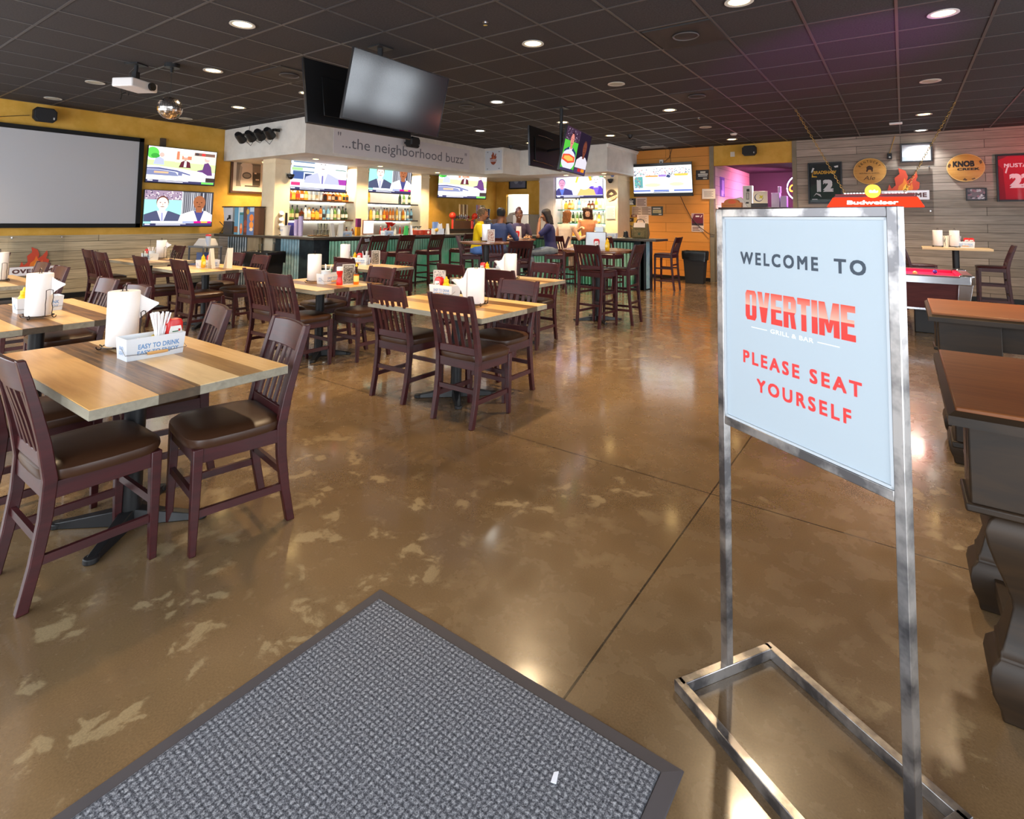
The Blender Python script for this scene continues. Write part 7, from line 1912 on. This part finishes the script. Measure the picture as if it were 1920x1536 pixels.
t = thing('paper_box', 'white upright box with black marks in the passage', 'box', (-3.16, 14.66, 1.84))
MB(paint((226, 224, 216), .5)).box(-.11, .11, -.08, .08, 0, .55).build('carton', t, bevel=.004)
layers(t, 'marks', [((50, 48, 50), rc(-.02, .05, .40, .47)), ((120, 120, 116), rc(-.03, .04, .2, .38)), ((200, 198, 190), rc(-.015, .025, .22, .36)), ((50, 48, 50), rc(-.04, .03, .10, .14))], -.0806, .5)
t = thing('printed_carton', 'cream carton with a yellow star and blue ring in the passage', 'box', (-2.86, 14.52, 1.84), .25)
MB(paint((240, 234, 206), .5)).box(-.15, .17, -.10, .10, .10, .40).build('carton', t, bevel=.004); MB(paint((50, 46, 48), .4)).box(-.2, .17, -.12, .12, 0, .10).build('tray', t)
layers(t, 'print', [((70, 74, 110), ell(-.03, .24, .10, .10)), ((240, 234, 206), ell(-.02, .25, .085, .09)), ((220, 210, 50), [(-.03, .22), (.0, .26), (-.02, .31), (.03, .28), (.08, .30), (.05, .25), (.06, .2), (.02, .23)])], -.1006, .5)
t = thing('metal_boxes', 'lilac-lit metal containers at the right of the passage cabinet', 'box', (-2.46, 14.75, 1.84))
MB(paint((206, 196, 210), .4)).box(-.16, .02, -.12, .12, 0, .36).box(.04, .18, -.1, .1, 0, .28).box(-.02, .04, -.06, .06, .36, .52).build('body', t, bevel=.004)
t = thing('passage_poster', 'violet lit poster on the pale boards inside the passage', 'poster', (OPX0 - .098, 15.0, 2.42), PX)
MB(paint((130, 110, 190), .5)).box(-.22, .22, -.008, 0, -.28, .24).build('sheet', t, smooth=0)
layers(t, 'print', [((200, 190, 236), rc(-.08, .18, -.2, .16)), ((90, 70, 150), rc(-.18, -.06, -.1, .2)), ((226, 220, 244), rc(-.1, .1, -.26, -.12))], -.0085, .5)
t = thing('passage_lamp', 'bright round ceiling light inside the passage', 'ceiling light', (-2.75, 14.9, 3.0))
MB(trim_w).lathe([(.12, 0), (.13, -.02), (.11, -.025)], (0, 0, 0), 24, cap=False).build('trim_ring', t); MB(emis((255, 250, 236), 9)).lathe([(.11, -.01), (.0005, -.02)], (0, 0, 0), 24).build('lens', t)
t = thing('passage_detector', 'pale round detector left of the passage ceiling light', 'smoke detector', (-3.06, 14.75, 3.0))
MB(paint((226, 210, 200))).lathe([(.07, 0), (.07, -.03), (.03, -.04)], (0, 0, 0), 18).build('body', t)
t = thing('neon_sign', 'round blue-white neon sign with orange script in the passage', 'neon sign', (-2.20, 16.58, 2.42), 0)
cir = lambda r, n=36: [(r * math.cos(2 * PI * k / n), -.03, r * math.sin(2 * PI * k / n)) for k in range(n)]
MB(emis((196, 200, 255), 7)).tube(cir(.36), .014, 6, closed=True).build('outer_ring', t)
q = MB(emis((255, 130, 40), 5)); put_text(q, 'Coors', -.02, .0, .58, .21, -.03, None, .02, shear=.2); q.build('script', t, smooth=0)
q = MB(emis((210, 226, 255), 5)); put_text(q, 'LIGHT', .0, -.20, .34, .10, -.03, None, .02); q.poly([(-.2, -.03, .16), (.0, -.03, .30), (.2, -.03, .16), (.1, -.03, .18), (0, -.03, .24), (-.1, -.03, .18)]); q.build('lettering', t, smooth=0)
MB(black_plastic).box(-.38, .38, -.01, .01, -.02, .02).box(-.02, .02, -.01, .01, -.38, .38).build('backing_bars', t)
# unseen coloured spots, placed for the violet ceiling glow and red wall tint
def par(loc, rot, col, e, label, sz=70):
    t = thing('colour_spot', label, 'party light', loc, 0, 'unseen coloured spots')
    t.rotation_euler = rot
    MB(black_plastic).lathe([(.05, .14), (.07, .10), (.075, 0), (.068, 0), (.06, .08), (.0005, .09)], (0, 0, 0), 18).build('can', t)
    MB(emis(col, 3)).lathe([(.062, .05), (.0005, .05)], (0, 0, 0), 16).build('lens', t)
    o = light('colour_beam', 'SPOT', loc, e, tuple(S(*col)[:3]), rot, spot_size=R(sz), spot_blend=.8, shadow_soft_size=.06)
def aim(a, b_): return (Vector(b_) - Vector(a)).to_track_quat('-Z', 'Y').to_euler()
par((1.20, 4.70, 1.0), aim((1.20, 4.70, 1.0), (-.55, 6.9, CZ)), (206, 84, 216), 330, 'unseen violet spot standing on the second pub table, beyond the right edge of the picture', 40)
tag(MB(black_plastic).box(-.06, .06, -.06, .06, -.02, .0).tube([(0, 0, 0), (0, 0, .08)], .02, 8).build('lamp_stand', loc=(1.20, 4.70, .941)), 'small black stand under the unseen violet spot on the second pub table', 'stand')
par((3.1, 12.3, 2.3), aim((3.1, 12.3, 2.3), (2.3, BY, 3.0)), (255, 30, 50), 60, 'unseen red spot by the red jersey, beyond the right edge of the picture', 80)

# ------------------------------------------------------------------ people
def remeshed(mb, name, parent, m, voxel=.008, smooth_it=2):
    o = mb.build('tmp_body', smooth=0)
    r = o.modifiers.new('r', 'REMESH'); r.mode = 'VOXEL'; r.voxel_size = voxel; r.use_smooth_shade = True
    s_ = o.modifiers.new('s', 'SMOOTH'); s_.iterations = smooth_it; s_.factor = .5
    dg = bpy.context.evaluated_depsgraph_get(); dg.update()
    me = bpy.data.meshes.new_from_object(o.evaluated_get(dg))
    C.objects.unlink(o); bpy.data.objects.remove(o)
    me.name = name
    me.materials.clear(); me.materials.append(m)
    for p in me.polygons: p.use_smooth = True; p.material_index = 0
    n = bpy.data.objects.new(name, me); C.objects.link(n)
    if parent: n.parent = parent
    return n

def limb(mb, pts, rs, n=12):
    P_ = []; Q = []
    for (a, ra), (b_, rb) in zip(list(zip(pts, rs))[:-1], list(zip(pts, rs))[1:]):
        a, b_ = Vector(a), Vector(b_)
        for k in range(4):
            f = k / 4
            P_.append(a.lerp(b_, f)); Q.append(ra + (rb - ra) * f)
    P_.append(Vector(pts[-1])); Q.append(rs[-1])
    mb.tube(P_, Q, n)
    for p, r in zip(pts, rs): mb.ball(p, r * .99, None, n, 8)

def torso(mb, secs, g=0.0):
    """secs: (centre, half width, half depth)"""
    mb.loft([[(c[0] + (w_ + g) * math.cos(2 * PI * k / 20), c[1] + (d_ + g) * math.sin(2 * PI * k / 20), c[2]) for k in range(20)] for c, w_, d_ in secs])

def hand(mb, wrist, direction, palm_n, curl=.5, thumb=1, s=1.0):
    d = Vector(direction).normalized(); nrm = Vector(palm_n); nrm = (nrm - d * nrm.dot(d)).normalized(); sd = d.cross(nrm) * thumb
    W0 = Vector(wrist)
    c = W0 + d * .045 * s
    for k in (-1.2, -.4, .4, 1.2):
        mb.tube([W0 + sd * .012 * k * s, W0 + d * .045 * s + sd * .015 * k * s, W0 + d * .088 * s + sd * .0165 * k * s], [.015 * s, .015 * s, .012 * s], 8)
    for k, L_ in ((-1.2, .058), (-.4, .074), (.4, .080), (1.2, .070)):
        b_ = W0 + d * .085 * s + sd * .0175 * k * s
        p1 = b_ + (d * math.cos(curl * .6) + nrm * math.sin(curl * .6)) * L_ * .45 * s
        p2 = p1 + (d * math.cos(curl * 1.5) + nrm * math.sin(curl * 1.5)) * L_ * .33 * s
        p3 = p2 + (d * math.cos(curl * 2.2) + nrm * math.sin(curl * 2.2)) * L_ * .26 * s
        mb.tube([b_, p1, p2, p3], [.0095 * s, .009 * s, .0082 * s, .0065 * s], 7)
    t0 = W0 + d * .022 * s + sd * .020 * s
    t1 = t0 + (d * .7 + sd * .8 + nrm * .3).normalized() * .038 * s
    t2 = t1 + (d * .95 + sd * .35 + nrm * .4).normalized() * .034 * s
    mb.tube([t0, t1, t2], [.014 * s, .011 * s, .0085 * s], 7)

def person(label, loc, rz, skin, shirt_c, pants_c, hair_c, hair, pose, sleeve='short', shoes=(40, 36, 38), lean=0.0, collar=None, standing=False):
    t = thing('person', label, 'person', loc, rz)
    sk = mat('skin_%d_%d' % (skin[0], skin[1]), skin, .5, spec=.35)
    hz = 0.0 if not standing else .10
    Lx = lambda z: lean * max(0, z - .86 - hz)            # forward lean of the trunk
    c = lambda x, y, z: (x, y + Lx(z + hz), z + hz)
    secs = [(c(0, -.01, .80), .165, .125), (c(0, -.01, .90), .165, .12), (c(0, 0, 1.02), .135, .10), (c(0, .01, 1.16), .155, .115), (c(0, .005, 1.28), .170, .112), (c(0, 0, 1.35), .150, .085), (c(0, 0, 1.395), .085, .06)]
    shL, shR = c(-.185, 0, 1.325), c(.185, 0, 1.325)
    J = {'eL': (-.27, .10, 1.08), 'wL': (-.20, .34, 1.10), 'eR': (.27, .10, 1.08), 'wR': (.20, .34, 1.10), 'hL': (.3, 1, 0), 'hR': (-.3, 1, 0)}
    if standing: legs = [((-.09, 0, .94), (-.10, .02, .50), (-.10, -.02, .09), (-.11, .12, .04)), ((.09, 0, .94), (.10, .02, .50), (.10, -.02, .09), (.11, .12, .04))]
    else: legs = [((-.10, .0, .85), (-.12, .44, .84), (-.11, .40, .40), (-.11, .54, .34)), ((.10, .0, .85), (.12, .44, .84), (.11, .40, .40), (.11, .54, .34))]
    J.update(pose)
    if 'legs' in pose: legs = pose['legs']
    ht = pose.get('head_turn', 0.0); hn = pose.get('head_nod', 0.0)
    # --- body: one continuous skin surface
    mb = MB(sk)
    torso(mb, [(a, w_ - .008, d_ - .008) for a, w_, d_ in secs])
    hb = Vector(c(0, .02, 1.57)) + Vector((0, pose.get('head_fwd', .02), 0))
    limb(mb, [c(0, -.005, 1.37), c(0, .005, 1.43), hb - Vector((0, .015, .07))], [.062, .054, .054])
    for s_, sh, e, w_, hd in ((-1, shL, J['eL'], J['wL'], J['hL']), (1, shR, J['eR'], J['wR'], J['hR'])):
        e, w_ = Vector(e) + Vector((0, 0, hz)), Vector(w_) + Vector((0, 0, hz))
        limb(mb, [sh, e, w_], [.050, .040, .027])
        hand(mb, w_, hd, pose.get('palm', (0, 0, -1)), pose.get('curl', .5), -s_)
    for a, k_, an, toe in legs:
        limb(mb, [a, k_, an], [.085, .058, .040]); limb(mb, [an, toe], [.040, .032])
    # head: skull, jaw, nose, ears
    HM = T(*hb) @ RZ_(ht) @ RX_(-hn)
    mb.M = HM
    prof = [(-.118, .020, .022, .045), (-.108, .040, .040, .036), (-.085, .054, .058, .022), (-.05, .064, .076, .010), (-.01, .071, .088, .0), (.03, .075, .094, -.006), (.065, .072, .090, -.010), (.095, .056, .072, -.012), (.112, .032, .042, -.012), (.118, .008, .010, -.012)]
    mb.loft([[(w_ * math.cos(2 * PI * k / 20), y_ + d_ * math.sin(2 * PI * k / 20), z) for k in range(20)] for z, w_, d_, y_ in prof])
    mb.tube([(0, .082, .022), (0, .096, -.005), (0, .108, -.026), (0, .096, -.036)], [.007, .010, .014, .011], 8)
    for s_ in (-1, 1):
        mb.ball((s_ * .074, -.008, -.008), .020, None, 8, 6, (.4, .8, 1.3)); mb.ball((s_ * .030, .078, .030), .016, None, 8, 6, (1.3, .6, .5)); mb.ball((s_ * .040, .062, -.025), .024, None, 8, 6)
    mb.M = I4
    body = remeshed(mb, 'body', t, sk, .0068, 2)
    # eyes, brows and lips joined to the body's own mesh
    f = MB(); f.M = HM
    ew, ek, lp, bw = paint((236, 232, 226), .3), paint((30, 20, 16), .2), paint(tuple(int(v_ * .72) if i else int(v_ * .92) for i, v_ in enumerate(skin)), .4), paint(hair_c, .6)
    for s_ in (-1, 1):
        f.ball((s_ * .031, .0815, .014), .0115, ew, 10, 6, (1.15, .5, .48)); f.ball((s_ * .031, .0860, .014), .0056, ek, 8, 6, (1, .5, .9))
        f.tube([(s_ * .015, .094, .034), (s_ * .032, .092, .039), (s_ * .050, .080, .034)], .0035, 5, bw)
    sm = pose.get('smile', .004)
    f.tube([(-.026, .078, -.058 + sm), (-.012, .086, -.060), (0, .088, -.061), (.012, .086, -.060), (.026, .078, -.058 + sm)], [.003, .0055, .006, .0055, .003], 6, lp)
    if sm > .006: f.tube([(-.018, .085, -.0575 + sm * .4), (0, .0915, -.0600), (.018, .085, -.0575 + sm * .4)], .0035, 5, ew)
    bm = bmesh.new(); bm.from_mesh(body.data)
    off = len(body.data.materials)
    for m_ in f.mats: body.data.materials.append(m_)
    tmp = bpy.data.meshes.new('tmp')
    for fc in f.bm.faces: fc.material_index += off; fc.smooth = True
    f.bm.to_mesh(tmp); f.bm.free(); bm.from_mesh(tmp); bm.to_mesh(body.data); bm.free(); bpy.data.meshes.remove(tmp)
    # --- clothes
    sm_ = speckle('cloth_%d_%d_%d' % tuple(shirt_c), tuple(int(v_ * .95) for v_ in shirt_c), shirt_c, 9, .8)
    mb = MB(sm_)
    torso(mb, [(a, w_ + .010, d_ + .012) for a, w_, d_ in secs[:-1]] + [(secs[-1][0], secs[-1][1] + .006, secs[-1][2] + .006)])
    for s_, sh, e, w_ in ((-1, shL, J['eL'], J['wL']), (1, shR, J['eR'], J['wR'])):
        sh, e, w_ = Vector(sh), Vector(e) + Vector((0, 0, hz)), Vector(w_) + Vector((0, 0, hz))
        if sleeve == 'short': limb(mb, [sh, sh.lerp(e, .72)], [.068, .062])
        elif sleeve == 'long': limb(mb, [sh, e, e.lerp(w_, .9)], [.066, .054, .040])
        else: mb.ball(sh, .058)
    remeshed(mb, 'shirt', t, sm_, .011, 3)
    if collar:
        cm = paint(collar, .7); q = MB(cm)
        q.lathe([(.074, 0), (.082, .02), (.070, .05), (.064, .05), (.070, .018)], c(0, .004, 1.375), 20, sy=.85, cap=False); q.build('collar', t)
    pm_ = speckle('cloth_%d_%d_%d' % tuple(pants_c), tuple(int(v_ * .92) for v_ in pants_c), pants_c, 14, .85)
    mb = MB(pm_)
    torso(mb, [(a, w_ + .014, d_ + .014) for a, w_, d_ in secs[:2]])
    for a, k_, an, toe in legs: limb(mb, [a, k_, Vector(k_).lerp(Vector(an), .92)], [.105, .078, .060])
    remeshed(mb, 'trousers', t, pm_, .011, 3)
    for a, k_, an, toe in legs:
        q = MB(paint(shoes, .5)); limb(q, [Vector(an) + Vector((0, -.02, -.02)), toe], [.046, .038]); q.build('shoe', t)
    # --- hair
    hm = speckle('hair_%d_%d_%d' % tuple(hair_c), tuple(int(v_ * .78) for v_ in hair_c), hair_c, 45, .55)
    mb = MB(hm); mb.M = HM
    rr_ = random.Random(len(label))
    if hair in ('crop', 'braids'):
        g = .010
        mb.loft([[((w_ + g) * math.cos(2 * PI * k / 22), y_ - .012 + (d_ + g) * math.sin(2 * PI * k / 22) * (1 if math.sin(2 * PI * k / 22) < 0 else .80 + .2 * (z > .08)), z + .006) for k in range(22)] for z, w_, d_, y_ in [(-.05, .058, .060, -.02)] + [p for p in prof if p[0] > -.04]])
        if hair == 'braids':
            for i in range(9):
                x = -.056 + .014 * i
                mb.tube([(x * .7, .082 - abs(x) * .3, .066), (x, .04, .118), (x, -.03, .122), (x * .9, -.085, .08), (x * .6, -.105, .0), (x * .5, -.10, -.07)], .0085, 6)
            mb.ball((0, -.10, .02), .045)
    elif hair == 'bun':
        mb.loft([[((w_ + .011) * math.cos(2 * PI * k / 22), y_ - .014 + (d_ + .008) * math.sin(2 * PI * k / 22), z + .006) for k in range(22)] for z, w_, d_, y_ in [(-.03, .060, .062, -.02)] + [p for p in prof if p[0] > 0]])
        mb.ball((0, -.04, .135), .048); mb.ball((.04, -.03, .12), .03)
    else:
        n_ = {'long': -.20, 'bob': -.15, 'curly': -.17}[hair]
        R_ = .012 if hair != 'curly' else .030
        rings = [(n_, .070, .045, -.05), (n_ + .05, .082, .056, -.044), (-.06, .084, .066, -.034), (-.01, .085, .076, -.028), (.035, .086, .088, -.020), (.07, .082, .090, -.016), (.10, .064, .074, -.014), (.122, .036, .044, -.012), (.128, .01, .012, -.012)]
        mb.loft([[((w_ + R_) * math.cos(2 * PI * k / 24), y_ + (d_ + R_ * .7) * math.sin(2 * PI * k / 24), z) for k in range(24)] for z, w_, d_, y_ in rings])
        for i in range(60 if hair == 'curly' else 26):
            a = rr_.uniform(PI * .95, PI * 2.05); z = rr_.uniform(n_, .10 if hair == 'curly' else -.04)
            k_ = .088 if hair == 'curly' else .080
            mb.ball(((k_ + R_ * .8) * math.cos(a), -.03 + .085 * math.sin(a), z), rr_.uniform(.016, .030) if hair == 'curly' else rr_.uniform(.010, .016), None, 7, 5, (1, 1, 1 if hair == 'curly' else 3))
    remeshed(mb, 'hair', t, hm, .009, 1)
    return t
dk_skin, md_skin, lt_skin = (112, 70, 48), (150, 98, 66), (214, 162, 128)
person('woman in a yellow polo shirt with braided hair, sitting in profile at the round table', (-6.92, 8.50, 0), E_ + .55, md_skin, (250, 206, 20), (96, 130, 190), (120, 92, 64), 'braids',
       {'eL': (-.20, .16, 1.06), 'wL': (-.06, .38, 1.12), 'eR': (.22, .18, 1.05), 'wR': (.08, .40, 1.12), 'hL': (.5, 1, .1), 'hR': (-.5, 1, .1), 'curl': .7, 'head_nod': .25}, 'short', (220, 220, 224), .10, (240, 196, 20))
person('man in a navy shirt seen from behind with his back to the camera', (-6.28, 8.34, 0), .28, dk_skin, (52, 60, 92), (44, 46, 58), (26, 22, 22), 'crop',
       {'eL': (-.30, .16, 1.10), 'wL': (-.16, .40, 1.13), 'eR': (.32, .14, 1.10), 'wR': (.18, .40, 1.13), 'head_nod': .1}, 'long', (30, 30, 32), .16)
person('smiling woman in a dark top facing the camera behind the round table', (-6.80, 9.74, 0), PI + .75, dk_skin, (74, 62, 84), (50, 48, 56), (74, 34, 30), 'bun',
       {'eL': (-.26, .12, 1.09), 'wL': (-.14, .36, 1.13), 'eR': (.26, .12, 1.09), 'wR': (.12, .36, 1.13), 'smile': .012, 'head_turn': -.1}, 'short', (40, 36, 38), .12)
person('woman with dark wavy hair in a navy tee raising a hand to her face, side-on', (-5.86, 9.58, 0), W_ + .55, md_skin, (48, 46, 84), (112, 118, 124), (52, 46, 44), 'long',
       {'eL': (-.22, .26, 1.14), 'wL': (-.08, .24, 1.42), 'hL': (.4, -.1, 1), 'eR': (.22, .28, 1.12), 'wR': (.10, .26, 1.40), 'hR': (-.5, -.1, 1), 'palm': (0, -1, 0), 'curl': .6, 'head_nod': .2,
        'legs': [((-.10, .0, .85), (-.12, .42, .80), (-.11, .36, .36), (-.11, .50, .30)), ((.10, .0, .85), (.12, .44, .78), (.10, .42, .34), (.10, .56, .28))]}, 'short', (60, 58, 60), .10)
person('woman with auburn bob in a cream sleeveless top, back turned at the far bar', (-6.08, 10.50, 0), -.12, lt_skin, (236, 206, 176), (226, 196, 166), (150, 92, 44), 'bob',
       {'eL': (-.27, .04, 1.05), 'wL': (-.22, .26, 1.13), 'eR': (.30, .14, 1.06), 'wR': (.36, .40, 1.14), 'hR': (.2, 1, 0)}, 'none', (120, 80, 60), .10)
person('smiling bartender with curly hair behind the far bar, facing the camera', (-6.36, 12.12, 0), PI + .5, lt_skin, (214, 140, 96), (60, 56, 60), (70, 44, 32), 'curly',
       {'eL': (-.27, .06, 1.06), 'wL': (-.20, .30, 1.10), 'eR': (.28, .08, 1.08), 'wR': (.14, .28, 1.20), 'smile': .012}, 'none', standing=True)
# the stools those five sit on
stool(-6.98, 8.40, E_ + .55, 'under the woman in the yellow polo shirt')
stool(-6.26, 8.27, .28, 'under the man in the navy shirt, slats toward the camera')
stool(-6.72, 9.80, PI + .75, 'under the smiling woman behind the round table')
stool(-5.80, 9.63, W_ + .55, 'under the woman in the navy tee, seen side-on')
stool(-6.08, 10.44, -.12, 'under the woman in the cream top at the far bar')
stool(-5.0, 10.55, -.1, 'empty one at the far bar behind the small high table')
